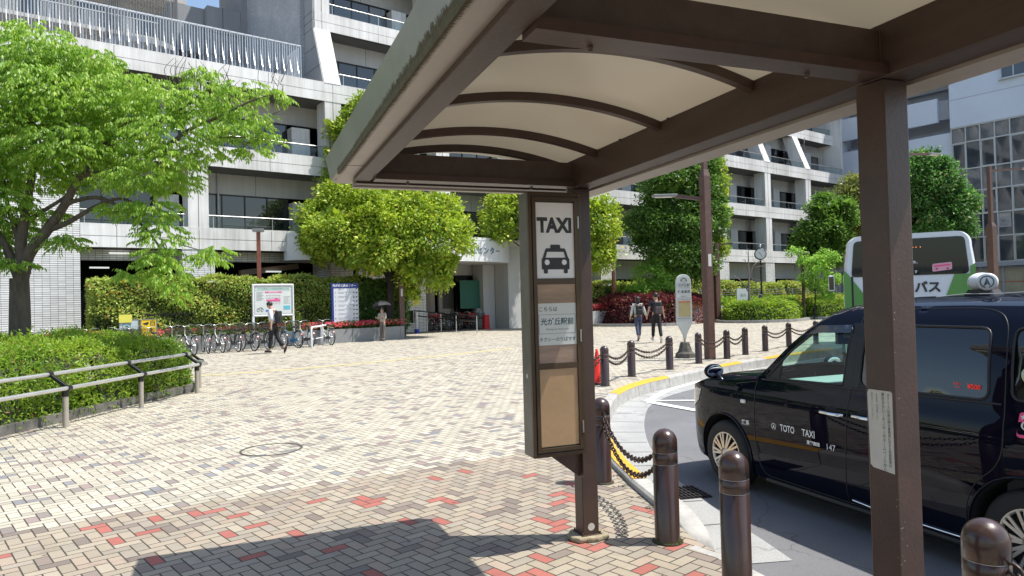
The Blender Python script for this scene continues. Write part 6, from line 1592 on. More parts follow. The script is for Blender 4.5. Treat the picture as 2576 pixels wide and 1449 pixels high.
a2 = thing('azalea_bed', 'bright pink azaleas beside the burgundy bush, next to the shelter post', 'azaleas', fw(0, 0, 0), FRZ)
az_at(28.8, 31.6, -3.0, -1.8, .65, 2500, 1700, a2, .6)
def bush(label, pts, H, n, name='shrub_bed', m=None):
    c = Vector((sum(p[0] for p in pts) / len(pts), sum(p[1] for p in pts) / len(pts), 0)); t = thing(name, label, 'shrub bed', c)
    bed_leaves('leaves', pts, H, n, .10, .17, .4, m or M_BUSH, t, r_=.7, nz=.10, sprig=2)
    mb = MB(); mb.prism([((p[0] - c.x) * .9, (p[1] - c.y) * .9) for p in pts], 0, H * .72, 'XY'); mb.build('shade_core', mat('shade core green', (.035, .055, .015)), t)  # dark filler prism giving the shrubs a painted shaded inside
bush('bright green shrub island right of the lamp post, below the clock', [(12.8, 43.2), (12.9, 41.4), (14.2, 40.4), (16.4, 41.0), (18.2, 43.4), (18.4, 45.2), (15, 45)], 1.15, 13000)
bush('bright green shrub island farther right, beside the bus', [(18.4, 44.6), (19.0, 43.9), (21.6, 44.8), (24.6, 47.2), (24.6, 49.5), (19.5, 47.5)], 1.15, 12000)
island([(12.5, 43.5), (12.6, 41.2), (14.1, 40.1), (16.5, 40.7), (18.3, 43.0)]); island([(18.3, 43.9), (19.0, 43.5), (21.8, 44.5), (25.0, 47.0)])
# ------------------------------------------------------------------ bicycles
M_SIL = mat('silver frame', (.62, .63, .63), .25, .8); M_BLKF = mat('black frame', (.018, .018, .02), .3, coat=.4); M_WHF = mat('white frame', (.72, .73, .72), .3); M_BLF = mat('blue frame', (.03, .20, .42), .3); M_REDF = mat('wine red frame', (.25, .02, .03), .3)
M_BASK = mat('dark basket wire', (.05, .045, .04), .5); M_SAD = mat('saddle vinyl', (.02, .018, .018), .45); M_REDB = mat('red basket cover', (.65, .04, .05), .6); M_BRB = mat('brown basket', (.20, .075, .045), .6); M_MUD = mat('dark mudguard', (.07, .07, .075), .3, .4); M_SPK = mat('spoke steel', (.55, .55, .55), .3, .8)
def make_bike(frame_m, basket_m, rear_basket=False, bars=True):
    t = thing('bicycle', '', 'bicycle'); r = .33; WB = 1.08
    for x in (0, WB):
        wv = bpy.data.objects.new('wheel', None); COL.objects.link(wv); wv.parent = t; wv.location = (x, 0, r)
        MB().tube([(r * math.cos(2 * PI * k / 32), 0, r * math.sin(2 * PI * k / 32)) for k in range(32)], .023, 6, closed=True).build('tyre', M_RUB, wv)
        mb = MB(); mb.tube([((r - .026) * math.cos(2 * PI * k / 28), 0, (r - .026) * math.sin(2 * PI * k / 28)) for k in range(28)], .010, 5, closed=True); mb.build('rim', M_SIL, wv)
        mb = MB()
        for k in range(18):
            a = 2 * PI * k / 18; mb.tube([(.02 * math.cos(a + 1), .03 * (1 if k % 2 else -1), .02 * math.sin(a + 1)), ((r - .03) * math.cos(a), 0, (r - .03) * math.sin(a))], .0022, 3, False)
        mb.cyl((0, -.05, 0), (0, .05, 0), .02, n=8); mb.build('spokes', M_SPK, wv)
        mb = MB(); rr = r + .035
        a0, a1 = (PI * .20, PI * 1.08) if x == 0 else (-PI * .02, PI * .78)
        for k in range(14):
            p, q = a0 + (a1 - a0) * k / 14, a0 + (a1 - a0) * (k + 1) / 14
            mb.add([(x + rr * math.cos(c), y, r + rr * math.sin(c) - abs(y) * .3) for c in (p, q) for y in (-.028, 0, .028)], [(0, 1, 4, 3), (1, 2, 5, 4)], True)
        mb.build('mudguard', M_MUD, t)
    F = MB(); ST, SB, BB, HT, HB = V(.36, 0, .80), V(.30, 0, .66), V(.46, 0, .29), V(.92, 0, .86), V(.955, 0, .66)
    F.tube([BB, V(.33, 0, .76)], .016, 6); F.tube([HB, V(.72, 0, .42), BB + V(.02, 0, .02)], .020, 6); F.tube([HB + V(0, 0, .08), V(.7, 0, .56), V(.40, 0, .52)], .013, 6); F.tube([HT, HB], .02, 6)
    for y in (-.05, .05): F.tube([V(0, y, r), BB], .010, 5); F.tube([V(0, y, r), V(.35, y * .3, .70)], .009, 5); F.tube([HB, V(.99, y, .58), V(WB, y, r)], .011, 5)
    F.build('frame', frame_m, t)
    H = MB(); H.tube([HT, V(.895, 0, 1.0)], .014, 6); H.tube([V(.66, -.29, 1.03), V(.80, -.27, 1.05), V(.90, -.14, 1.06), V(.90, 0, 1.0), V(.90, .14, 1.06), V(.80, .27, 1.05), V(.66, .29, 1.03)], .012, 6); hb = H.build('handlebar', M_SIL, t)
    for y in (-1, 1): MB().tube([V(.66, y * .29, 1.03), V(.76, y * .275, 1.045)], .018, 6).build('grip', M_SAD, hb)
    MB().sphere((.29, 0, .83), (.14, .09, .045), 12, 8).build('saddle', M_SAD, t)
    MB().tube([V(.33, 0, .7), V(.31, 0, .80)], .013, 6).build('seat_post', M_SIL, t)
    B = MB()
    def basket(B, x0, x1, w0, w1, z0, z1):
        for k in range(7):
            f = k / 6; z = z0 + (z1 - z0) * f; w_ = w0 + (w1 - w0) * f; e = .02 * f
            B.tube([V(x0 - e, -w_, z), V(x1 + e, -w_, z), V(x1 + e, w_, z), V(x0 - e, w_, z)], .004, 4, closed=True)
        for k in range(10):
            y = -1 + 2 * k / 9; B.tube([V(x0, y * w0, z0), V(x0 - .02, y * w1, z1)], .003, 3, False); B.tube([V(x1, y * w0, z0), V(x1 + .02, y * w1, z1)], .003, 3, False); 
        for k in range(6):
            x = x0 + (x1 - x0) * k / 5
            for s_ in (-1, 1): B.tube([V(x, s_ * w0, z0), V(x, s_ * w1, z1)], .003, 3, False)
        B.bb(x0, x1, -w0, w0, z0 - .004, z0)
    basket(B, .98, 1.26, .13, .18, .74, .98); B.build('front_basket', basket_m, t)
    R_ = MB(); R_.bb(-.12, .22, -.06, .06, .72, .735); R_.tube([V(-.1, -.06, .72), V(0, -.05, r)], .006, 4); R_.tube([V(-.1, .06, .72), V(0, .05, r)], .006, 4); R_.build('rear_rack', M_SIL, t)
    if rear_basket: B = MB(); basket(B, -.18, .16, .16, .20, .75, .98); B.build('rear_basket', basket_m, t)
    C = MB(); C.prism([(-.05, .27), (.46, .22), (.52, .29), (.46, .36), (-.05, .37)], .055, .07); C.build('chain_case', frame_m if frame_m is not M_WHF else M_BLKF, t)
    P = MB(); P.tube([V(.46, .0, .29), V(.46, .10, .29), V(.40, .11, .14)], .010, 5); P.bb(.35, .45, .10, .18, .125, .15); P.tube([V(.46, .0, .29), V(.46, -.10, .29), V(.52, -.11, .44)], .010, 5); P.bb(.47, .57, -.18, -.10, .43, .455); P.build('crank', M_SIL, t)
    K = MB(); K.tube([V(.0, .09, .33), V(-.06, .12, .02)], .008, 5); K.tube([V(.0, -.09, .33), V(-.06, -.12, .02)], .008, 5); K.build('stand', M_SIL, t)
    MB().sphere((-.33 + .02, 0, .52), (.02, .03, .03), 8, 6).build('reflector', mat('red reflector', (.6, .02, .02), .2), t)
    return t
protos = [('silver', make_bike(M_SIL, M_BASK)), ('black', make_bike(M_BLKF, M_BASK, True)), ('white', make_bike(M_WHF, M_BASK)), ('blue', make_bike(M_BLF, M_BRB)), ('wine red', make_bike(M_REDF, M_REDB, True))]
used_p = set(); rn = random.Random(12)
def place_bike(k, u, v, jitter, label, group='bicycles parked along the granite planter', face=None, lean=0.0):
    nm, pr = protos[k]; o = pr if k not in used_p else copy_tree(pr); used_p.add(k)
    a = (math.atan2(FN.y, FN.x) if face is None else face) + jitter; c = fw(u, v); o.location = (c.x, c.y, 0); o.rotation_euler = (lean, 0, a); o['label'] = label; o['group'] = group
seq = [0, 1, 0, 2, 1, 0, 3, 0, 1, 0, 2, 4, 0, 1, 0, 0, 1, 0, 2, 0, 0, 0, 1]
ords = ['first', 'second', 'third', 'fourth', 'fifth', 'sixth', 'seventh', 'eighth', 'ninth', 'tenth', 'eleventh', 'twelfth', 'thirteenth', 'fourteenth', 'fifteenth']
hid = [-3.4 + .60 * k for k in range(15)]
for k, u in enumerate(hid):
    place_bike(seq[k], u, -6.15, rn.uniform(-.14, .14), '%s bicycle half hidden by the shrub bed, %s from the left' % (protos[seq[k]][0], ords[k]), lean=rn.uniform(-.05, .08))
vis = [(5.75, 0), (6.25, 2), (6.75, 0), (7.25, 2), (7.8, 1), (8.35, 1), (8.95, 1), (9.5, 0)]
nl = ['silver bicycle at the rail fence corner, its wheel just beyond the shrubs', 'white framed bicycle second past the rail fence corner', 'silver bicycle third past the rail fence corner', 'white framed bicycle below the left post of the map board',
      'black bicycle with rear basket below the middle of the map board', 'black bicycle just left of the walking man in the white shirt', 'black bicycle partly covered by the walking man', 'silver bicycle hidden behind the legs of the walking man']
for (u, k), l in zip(vis, nl): place_bike(k, u, -6.25 + rn.uniform(-.1, .1), rn.uniform(-.22, .1) + .12, l, lean=rn.uniform(-.04, .09))
place_bike(3, 10.15, -6.1, .22, 'blue bicycle just right of the walking man with the backpack'); place_bike(2, 10.75, -5.9, .1, 'white framed bicycle with wide handlebar left of the white hoops'); place_bike(2, 11.75, -5.6, .0, 'white framed bicycle behind the white hoop barriers')
eb = [(21.3, 2.2, 4), (22.0, 2.2, 2), (22.7, 2.3, 1), (23.4, 2.2, 4), (24.0, 2.3, 0)]
el = ['red basketed bicycle leftmost under the entrance canopy', 'white bicycle second from the left under the entrance canopy', 'black bicycle in the middle under the entrance canopy', 'wine red bicycle right of the middle under the canopy', 'silver bicycle rightmost under the entrance canopy']
for (u, v, k), l in zip(eb, el): place_bike(k, u, v, rn.uniform(-.3, .3), l, 'bicycles under the entrance canopy', face=math.atan2(-FN.y, -FN.x))

# ------------------------------------------------------------------ people
def skin_obj(name, verts, edges, radii, m, parent, sub=2, root=0):
    me = bpy.data.meshes.new(name); me.from_pydata([tuple(v) for v in verts], edges, []); me.materials.append(m); o = bpy.data.objects.new(name, me); COL.objects.link(o)
    if parent is not None: o.parent = parent
    sk = o.modifiers.new('skin', 'SKIN'); sk.use_smooth_shade = True
    if not me.skin_vertices: raise RuntimeError('no skin layer')
    for i, r_ in enumerate(radii):
        q = me.skin_vertices[0].data[i]; rr = r_ if isinstance(r_, tuple) else (r_, r_); q.radius = rr; q.use_root = (i == root)
    sb = o.modifiers.new('sub', 'SUBSURF'); sb.levels = sub; sb.render_levels = sub
    return o
def person(label, loc, rz, H, pose, mats, hair='short', top='tee', cat='person', group=None):
    t = thing('person', label, cat, loc, rz, group); s = H / 1.70; P = {}
    def R(v, ax, a): return Matrix.Rotation(a, 3, ax) @ Vector(v)
    hip = V(0, 0, .90 - pose.get('drop', .02)); lean = pose.get('lean', .04); P['hip'] = hip
    P['waist'] = hip + R((0, 0, .16), 'Y', lean); P['chest'] = P['waist'] + R((0, 0, .20), 'Y', lean); P['neck'] = P['chest'] + R((0, 0, .17), 'Y', lean)
    hd = pose.get('head', .1); P['head0'] = P['neck'] + R((.005, 0, .07), 'Y', hd); P['head1'] = P['head0'] + R((.012, 0, .085), 'Y', hd); P['head2'] = P['head1'] + R((.0, 0, .085), 'Y', hd); P['chin'] = P['head0'] + R((.055, 0, .025), 'Y', hd); P['nose'] = P['head1'] + R((.098, 0, -.015), 'Y', hd)
    for sd_, y in (('L', 1), ('R', -1)):
        th, kn, ft = pose['leg' + sd_]; h0 = hip + V(0, .085 * y, -.03); P['hip' + sd_] = h0
        k = h0 + R((0, 0, -.42), 'Y', -th); an = k + R((0, 0, -.40), 'Y', -th + kn); P['knee' + sd_], P['ank' + sd_] = k, an
        P['heel' + sd_] = an + R((-.045, 0, -.045), 'Y', -th + kn + ft); P['toe' + sd_] = an + R((.16, 0, -.055), 'Y', -th + kn + ft)
        sw_, out_, el, eo = pose['arm' + sd_]; sh_ = P['chest'] + R((0, .175 * y, .12), 'Y', lean); P['sh' + sd_] = sh_
        d = R(R((0, 0, -.27), 'X', out_ * y), 'Y', -sw_); e = sh_ + d; P['elb' + sd_] = e
        d2 = R(R(R((0, 0, -.24), 'Y', -el), 'X', (out_ + eo) * y), 'Y', -sw_); wr = e + d2; P['wr' + sd_] = wr; dn = d2.normalized(); pal = wr + dn * .055; P['pal' + sd_] = pal
        sidev = dn.cross(V(0, y, 0)); sidev = sidev.normalized() if sidev.length > .1 else V(1, 0, 0)
        for q in range(4):
            f0 = pal + dn * .03 + sidev * (.026 - .0175 * q); L_ = (.075, .085, .078, .06)[q]; P['f%s%d' % (sd_, q)] = f0; P['g%s%d' % (sd_, q)] = f0 + (dn * .85 + V(0, -y * .4, 0)) * L_
        P['t%s' % sd_] = pal + sidev * .045 + dn * .01; P['u%s' % sd_] = pal + sidev * .065 + dn * .045
    for k in P: P[k] = P[k] * s
    low = min(P['heelL'].z, P['heelR'].z, P['toeL'].z, P['toeR'].z) - .022 * s
    for k in P: P[k] = P[k] - V(0, 0, low)
    names = ['hip', 'waist', 'chest', 'neck', 'head0', 'head1', 'head2', 'chin']; rad = {'hip': (.14, .10), 'waist': (.125, .09), 'chest': (.15, .10), 'neck': .052, 'head0': .062, 'head1': (.078, .092), 'head2': (.062, .07), 'chin': .030}
    E = [('hip', 'waist'), ('waist', 'chest'), ('chest', 'neck'), ('neck', 'head0'), ('head0', 'head1'), ('head1', 'head2'), ('head0', 'chin')]
    for sd_ in 'LR':
        for nm, r_ in (('hip', .088), ('knee', .055), ('ank', .038), ('toe', .028), ('sh', .056), ('elb', .040), ('wr', .026), ('pal', (.030, .018)), ('t', .010), ('u', .008)): names.append(nm + sd_); rad[nm + sd_] = r_
        E += [('hip', 'hip' + sd_), ('hip' + sd_, 'knee' + sd_), ('knee' + sd_, 'ank' + sd_), ('ank' + sd_, 'toe' + sd_), ('chest', 'sh' + sd_), ('sh' + sd_, 'elb' + sd_), ('elb' + sd_, 'wr' + sd_), ('wr' + sd_, 'pal' + sd_), ('pal' + sd_, 't' + sd_), ('t' + sd_, 'u' + sd_)]
        for q in range(4):
            for pf, r_ in (('f', .009), ('g', .007)): names.append('%s%s%d' % (pf, sd_, q)); rad['%s%s%d' % (pf, sd_, q)] = r_
            E += [('pal' + sd_, 'f%s%d' % (sd_, q)), ('f%s%d' % (sd_, q), 'g%s%d' % (sd_, q))]
    ix = {n_: i for i, n_ in enumerate(names)}
    sc = lambda r_: tuple(q * s for q in r_) if isinstance(r_, tuple) else r_ * s
    skin_obj('body', [P[n_] for n_ in names], [(ix[a], ix[b_]) for a, b_ in E], [sc(rad[n_]) for n_ in names], M_SKIN, t)
    # clothes
    def cloth(name, chain, m):
        nn = []; ee = []; rr = []
        for a, b_ in chain:
            for q in (a, b_):
                if q[0] not in [x[0] for x in nn]: nn.append(q)
        id_ = {q[0]: i for i, q in enumerate(nn)}; ee = [(id_[a[0]], id_[b_[0]]) for a, b_ in chain]
        pts = [q[2] if len(q) > 2 else P[q[0]] for q in nn]; return skin_obj(name, pts, ee, [sc(q[1]) for q in nn], m, t)
    hem = P['hip'] + V(0, 0, .02 * s)
    ch = [(('hem', (.155, .125), hem), ('waist', (.150, .115))), (('waist', (.150, .115)), ('chest', (.170, .120))), (('chest', (.170, .120)), ('nk', .075, P['neck'] - V(0, 0, .03 * s)))]
    for sd_ in 'LR':
        mid = P['sh' + sd_].lerp(P['elb' + sd_], .72 if top == 'tee' else 1.0)
        ch += [(('chest', (.170, .120)), ('sh' + sd_, .073)), (('sh' + sd_, .073), ('sl' + sd_, .066 if top == 'tee' else .062, mid))]
        if top != 'tee': ch += [(('sl' + sd_, .062, mid), ('cf' + sd_, .048, P['elb' + sd_].lerp(P['wr' + sd_], .85 if top == 'long' else .25)))]
    cloth('shirt', ch, mats['top'])
    ch = []
    wst = P['hip'] + V(0, 0, .10 * s)
    ch.append((('wst', (.140, .105), wst), ('hip', (.150, .115))))
    for sd_ in 'LR': ch += [(('hip', (.150, .115)), ('hip' + sd_, .100)), (('hip' + sd_, .100), ('knee' + sd_, .072)), (('knee' + sd_, .072), ('cf' + sd_, .062, P['knee' + sd_].lerp(P['ank' + sd_], .90)))]
    cloth('trousers', ch, mats['bottom'])
    for sd_ in 'LR':
        a, b_ = P['heel' + sd_], P['toe' + sd_]; d = (b_ - a).normalized(); mb = MB(); up = V(0, 0, 1); M = Matrix((d, up.cross(d).normalized(), d.cross(up.cross(d)).normalized())).transposed()
        mb.sphere((a + b_) / 2 + V(0, 0, .012), ((b_ - a).length * .62, .048 * s, .045 * s), 14, 8, M=M); so_ = mb.build('shoe', mats['shoe'], t)
        mb = MB(); mb.box((a + b_) / 2 - V(0, 0, .018 * s), ((b_ - a).length * 1.12, .085 * s, .022 * s), M=M); mb.build('sole', mats.get('sole', mats['shoe']), so_, bevel=.008)
    # hair, ears, eyes, nose
    hm = Matrix.Rotation(hd, 3, 'Y'); hc = P['head1'] + hm @ V(-.012, 0, .030) * s; mb = MB()
    mb.sphere(hc, (.102 * s, .090 * s, .100 * s), 20, 14, M=hm)
    if hair == 'long': mb.sphere(hc + hm @ V(-.035, 0, -.10) * s, (.07 * s, .085 * s, .14 * s), 16, 10, M=hm)
    cutc = P['head1'] + hm @ V(.062, 0, -.035) * s
    mb.v = [tuple(Vector(p) if (Vector(p) - cutc).length > .075 * s else cutc + (Vector(p) - cutc).normalized() * .0 + (P['head1'] - cutc) * .35) for p in mb.v]
    mb.build('hair', mats['hair'], t)
    mb = MB(); mb.sphere(P['nose'], (.016 * s, .012 * s, .02 * s), 8, 6); mb.build('nose', M_SKIN, t)
    for y in (1, -1):
        MB().sphere(P['head1'] + hm @ V(.0, .082 * y, -.01) * s, (.018 * s, .010 * s, .03 * s), 8, 6).build('ear', M_SKIN, t)
        MB().sphere(P['head1'] + hm @ V(.080, .032 * y, .010) * s, (.010 * s, .014 * s, .009 * s), 8, 6).build('eye', M_INK, t)
    MB().sphere(P['head1'] + hm @ V(.080, 0, -.052) * s, (.008 * s, .024 * s, .006 * s), 8, 6).build('mouth', mat('lips', (.35, .12, .10), .5), t)
    t['_'] = 0; del t['_']
    return t, P, s
def backpack(t, P, s, m, w_=.30, h=.42, d=.17, strap=None, dx=-.0):
    c = P['chest'].lerp(P['waist'], .35) + V(-(.12 + d / 2) * s + dx, 0, 0); o = thing('backpack', '', 'backpack'); 
    return c
M_WSH = mat('white shirt cloth', (.68, .70, .76), .8, var=.12, vscale=9, bump=.3, bscale=12); M_BTR = mat('black trousers cloth', (.014, .014, .017), .85, bump=.3, bscale=12)
M_NVT = mat('navy tee cloth', (.018, .02, .035), .85, bump=.3, bscale=12); M_HOOD = mat('pale grey green hoodie', (.58, .62, .60), .85, var=.2, vscale=6, bump=.3, bscale=12)
M_CHK = mat('navy check cloth', (.02, .028, .07), .85, var=.9, vscale=22, col2=(.09, .11, .17)); M_BEI = mat('beige blouse', (.46, .42, .36), .85, var=.2, vscale=8, bump=.3, bscale=12); M_GRT = mat('grey trousers cloth', (.16, .14, .12), .85)
M_HAIR = mat('black hair', (.012, .010, .009), .5); M_HAIRG = mat('grey brown hair', (.10, .08, .065), .6); M_SHB = mat('black shoe', (.015, .015, .015), .4); M_SHW = mat('white sneaker', (.65, .64, .62), .5); M_BAG = mat('black bag nylon', (.016, .017, .019), .6, bump=.4, bscale=20); M_BAGG = mat('maroon grey bag', (.09, .065, .07), .7)
def bag_on(label, t, P, s, m, h=.42, w_=.29, d=.16, m2=None):
    M = Matrix.Rotation(t.rotation_euler.z, 3, 'Z'); c = P['chest'].lerp(P['waist'], .45) + V(-(.115 + d / 2) * s, 0, -.01)
    b_ = thing('backpack', label, 'backpack', t.location + M @ c, t.rotation_euler.z)
    MB().box((0, 0, 0), (d * s, w_ * s, h * s)).build('bag', m, b_, bevel=.05, seg=4)
    MB().box((-d * .58 * s, 0, -.07 * s), (.05 * s, w_ * .78 * s, h * .5 * s)).build('front_pocket', m2 or m, b_, bevel=.02, seg=3)
    for y in (-1, 1):
        MB().tube([V(.02, y * .09 * s, .17 * s), V(.16 * s, y * .105 * s, .235 * s), V(.27 * s, y * .10 * s, .12 * s), V(.25 * s, y * .11 * s, -.06 * s), V(.06 * s, y * .12 * s, -.16 * s)], .015, 6).build('strap', m, b_)
    return b_
g1 = atz(690, 889)
t, P, s = person('man in a white shirt and black trousers walking left past the map board, head bowed', (g1.x, g1.y, 0), PI * .97, 1.80,
    {'lean': .10, 'head': .42, 'legL': (.20, .12, .0), 'legR': (-.20, .45, .55), 'armL': (-.25, .12, .25, 0), 'armR': (.05, .10, .45, 0)}, {'top': M_WSH, 'bottom': M_BTR, 'shoe': M_SHB, 'hair': M_HAIR}, top='rolled')
bag_on('black backpack on the man in the white shirt', t, P, s, M_BAG, .42, .28, .16)
g2 = atz(1607, 858); g3 = atz(1653, 862)
t, P, s = person('left walker of the pair: pale grey green hoodie and navy check trousers, seen from behind', (g2.x, g2.y, 0), PI / 2 + .12, 1.60,
    {'lean': .04, 'head': .05, 'legL': (-.22, .18, .35), 'legR': (.26, .10, -.05), 'armL': (.12, .22, .10, 0), 'armR': (.05, .36, .10, 0)}, {'top': M_HOOD, 'bottom': M_CHK, 'shoe': M_SHB, 'sole': M_SHW, 'hair': M_HAIR}, hair='long', top='long', group='pair walking hand in hand')
bag_on('black backpack on the walker in the pale hoodie', t, P, s, M_BAG, .40, .27, .15)
t, P, s = person('right walker of the pair: navy tee and black trousers, seen from behind', (g3.x, g3.y, 0), PI / 2 + .08, 1.72,
    {'lean': .03, 'head': .0, 'legL': (.30, .10, -.08), 'legR': (-.26, .15, .40), 'armL': (-.05, .30, .12, 0), 'armR': (.10, .26, .18, 0)}, {'top': M_NVT, 'bottom': M_BTR, 'shoe': M_SHW, 'hair': M_HAIR}, group='pair walking hand in hand')
bag_on('dark backpack with a maroon grey front on the walker in the navy tee', t, P, s, M_BAG, .46, .28, .16, M_BAGG)
g4 = fw(14.5, -4.85)
t, P, s = person('person in a beige top under a black umbrella, standing against the granite planter', (g4.x, g4.y, 0), -PI / 2 - .25, 1.47,
    {'lean': .02, 'head': .22, 'legL': (.12, .12, .0), 'legR': (.02, .05, .0), 'armL': (.35, .10, 1.5, -.35), 'armR': (.25, .12, 1.6, -.3)}, {'top': M_BEI, 'bottom': M_GRT, 'shoe': M_SHB, 'hair': M_HAIRG}, top='rolled')
M_ = Matrix.Rotation(t.rotation_euler.z, 3, 'Z'); hnd = t.location + M_ @ P['palL']
um = thing('umbrella', 'small black umbrella held over the person in the beige top', 'umbrella', hnd, 0)
tip = V(-.10, .12, .70); ax = tip.normalized(); Mq = ax.to_track_quat('Z', 'Y').to_matrix()
mb = MB(); mb.lathe([(0, 0)] + [(.46 * math.sin(a), -.26 * (1 - math.cos(a)) / (1 - math.cos(1.35))) for a in [1.35 * k / 8 for k in range(1, 9)]], tip, 8, smooth=False, M=Mq); mb.build('canopy', mat('black umbrella cloth', (.012, .013, .017), .6), um, solid=.004)
mb = MB(); mb.tube([V(0, 0, -.08), tip + ax * .05], .007, 6); mb.build('shaft', M_SIL, um); MB().tube([V(0, 0, -.10), V(0, 0, .03)], .014, 8).build('handle', M_BLK, um)

# ------------------------------------------------------------------ boards and signs
M_BRDW = mat('white sign frame', (.72, .73, .73), .4); M_PAP = mat('printed paper', (.62, .66, .64), .5, var=.06, vscale=3)
mbd = thing('map_board', 'white framed map board on two posts showing the bicycle no parking zone', 'notice board', fw(9.85, -4.15, .45), FRZ)
bw, bh = 2.04, 1.42; z0 = .85
c_l = V(0, 0, 0)
for x in (-bw / 2 + .04, bw / 2 - .04): MB().bb(x - .05, x + .05, -.05, .05, 0, z0 + .02).build('leg', M_BRDW, mbd)
mb = MB(); frame(mb, -bw / 2, bw / 2, z0, z0 + bh, .085, -.06, .06); mb.build('frame', M_BRDW, mbd, bevel=.03, seg=3)
MB().bb(-bw / 2 + .08, bw / 2 - .08, -.03, .03, z0 + .08, z0 + bh - .08).build('panel', M_PAP, mbd)
mb = MB(); frame(mb, -bw / 2 + .10, bw / 2 - .10, z0 + .10, z0 + bh - .10, .02, -.045, -.031); mb.build('inner_frame', mat('aluminium', (.5, .5, .5), .4, .6), mbd)
def flat(name, x0, x1, z0_, z1_, m, par, y=-.033): return MB().bb(x0, x1, y - .002, y, z0_, z1_).build(name, m, par)
M_PNK = mat('pink print', (.70, .10, .28), .5); M_CYN = mat('cyan print', (.10, .45, .55), .5); M_LPK = mat('pale pink print', (.68, .45, .52), .5); M_GRNI = mat('green ink', (.08, .25, .22), .5); M_BLP = mat('blue print', (.04, .16, .45), .5)
flat('title_band', -.86, .86, z0 + 1.13, z0 + 1.27, mat('pale green print', (.50, .60, .56), .5), mbd)
text('lettering', '光が丘駅周辺の自転車放置禁止区域', M_GRNI, mbd, (0, -.037, z0 + 1.20), .105, sx=.92)
flat('pink_band', -.40, .42, z0 + 1.03, z0 + 1.09, M_PNK, mbd); text('lettering', '自転車等放置禁止区域', M_WHT, mbd, (0, -.037, z0 + 1.06), .05)
for k in range(5): flat('map_street', -.34 + k * .16, -.33 + k * .16, z0 + .50, z0 + .95, M_LPK, mbd)
for k in range(4): flat('map_street', -.36, .36, z0 + .58 + k * .11, z0 + .588 + k * .11, M_INKG, mbd, -.0345)
flat('map_zone', -.32, .34, z0 + .66, z0 + .74, M_PNK, mbd, -.036); flat('map_zone', .06, .24, z0 + .741, z0 + .80, M_PNK, mbd, -.036); flat('blue_band', -.38, -.06, z0 + .22, z0 + .30, M_BLP, mbd, -.036); flat('cyan_card', .50, .82, z0 + .30, z0 + .46, M_CYN, mbd, -.036)
for k in range(9): flat('print_line', -.82, -.82 + .34 - .05 * (k % 3), z0 + 1.06 - k * .045, z0 + 1.07 - k * .045, M_INKG, mbd)
for k in range(7): flat('print_line', .50, .50 + .34 - .05 * (k % 3), z0 + .86 - k * .05, z0 + .868 - k * .05, M_INKG, mbd)
mb = MB()
for x in (-.74, -.56): mb.tube([V(x + .065 * math.cos(2 * PI * q / 14), -.036, z0 + .30 + .065 * math.sin(2 * PI * q / 14)) for q in range(14)], .006, 4, closed=True)
mb.tube([V(-.74, -.036, z0 + .30), V(-.67, -.036, z0 + .40), V(-.58, -.036, z0 + .40), V(-.56, -.036, z0 + .30)], .006, 4); mb.build('bicycle_drawing', M_INK, mbd)
bb_ = thing('information_board', 'tall white directory board with a dark blue header beside the round tree', 'notice board', fw(13.1, -4.1, .45), FRZ + .02)
M_NAVY = mat('navy header', (.012, .03, .20), .4); w3, h3 = 1.18, 1.75; z3 = .42
MB().bb(-w3 / 2 - .10, -w3 / 2 - .01, -.04, .06, 0, z3 + h3).build('post', M_NAVY, bb_)
MB().bb(-w3 / 2, w3 / 2, -.05, .04, z3 + h3 - .22, z3 + h3).build('header', M_NAVY, bb_); MB().bb(-w3 / 2, w3 / 2, -.045, .04, z3, z3 + h3 - .222).build('panel', mat('directory panel', (.56, .58, .62), .4), bb_)
text('lettering', '光が丘区民センター', M_WHT, bb_, (-.08, -.055, z3 + h3 - .11), .125, bold=.002)
mbd.scale = (.85, 1, .95)
for k, n_ in enumerate(['7', '6', '5', '4', '3', '2', '1', 'B1']):
    z = z3 + 1.52 - k * .19; text('lettering', n_, M_INK, bb_, (-w3 / 2 + .08, -.049, z), .09); flat('print_line', -w3 / 2 + .20, -w3 / 2 + .62, z + .02, z + .032, M_INKG, bb_, -.047); flat('print_line', -w3 / 2 + .20, -w3 / 2 + .50, z - .03, z - .018, M_INKG, bb_, -.047)
    if k in (1, 4, 5): flat('print_line', -w3 / 2 + .70, -w3 / 2 + 1.02, z + .02, z + .032, M_INKG, bb_, -.047)
    flat('icon', w3 / 2 - .12, w3 / 2 - .05, z - .03, z + .03, M_INK, bb_, -.047)
    if k: flat('icon', w3 / 2 - .26, w3 / 2 - .19, z - .06 + (k % 2) * .03, z + .04, M_INKG, bb_, -.047)
def a_sign(name, label, x, y, Y, w_, zt, zb, m, par_cat='sign'):
    p = at(x, y, Y); t = thing(name, label, par_cat, (p.x, p.y, 0), FRZ - .1)
    MB().bb(-w_ / 2, w_ / 2, -.02, .02, zb, zt).build('panel', m, t)
    mb = MB(); frame(mb, -w_ / 2 - .02, w_ / 2 + .02, zb - .02, zt + .02, .025, -.03, .03); mb.bb(-w_ / 2, -w_ / 2 + .03, .02, .05, 0, zb); mb.bb(w_ / 2 - .03, w_ / 2, .02, .05, 0, zb); mb.build('frame', M_INKG, t); return t
M_YSG = mat('yellow sign', (.85, .58, .02), .45); M_YPL = mat('lemon paper', (.80, .74, .12), .5)
t = a_sign('standing_sign', 'yellow standing sign with vertical black bicycle lettering', 375, 850, 25.8, .50, 1.30, .35, M_YSG)
for k, ch in enumerate('自転車'): text('lettering', ch, M_INK, t, (.12, -.022, 1.15 - k * .27), .22, bold=.002)
mb = MB(); mb.prism([(-.20, 1.16), (-.02, 1.22), (.0, 1.17), (-.05, 1.10), (-.16, 1.12)], -.026, -.022); mb.build('pictogram', M_INK, t)
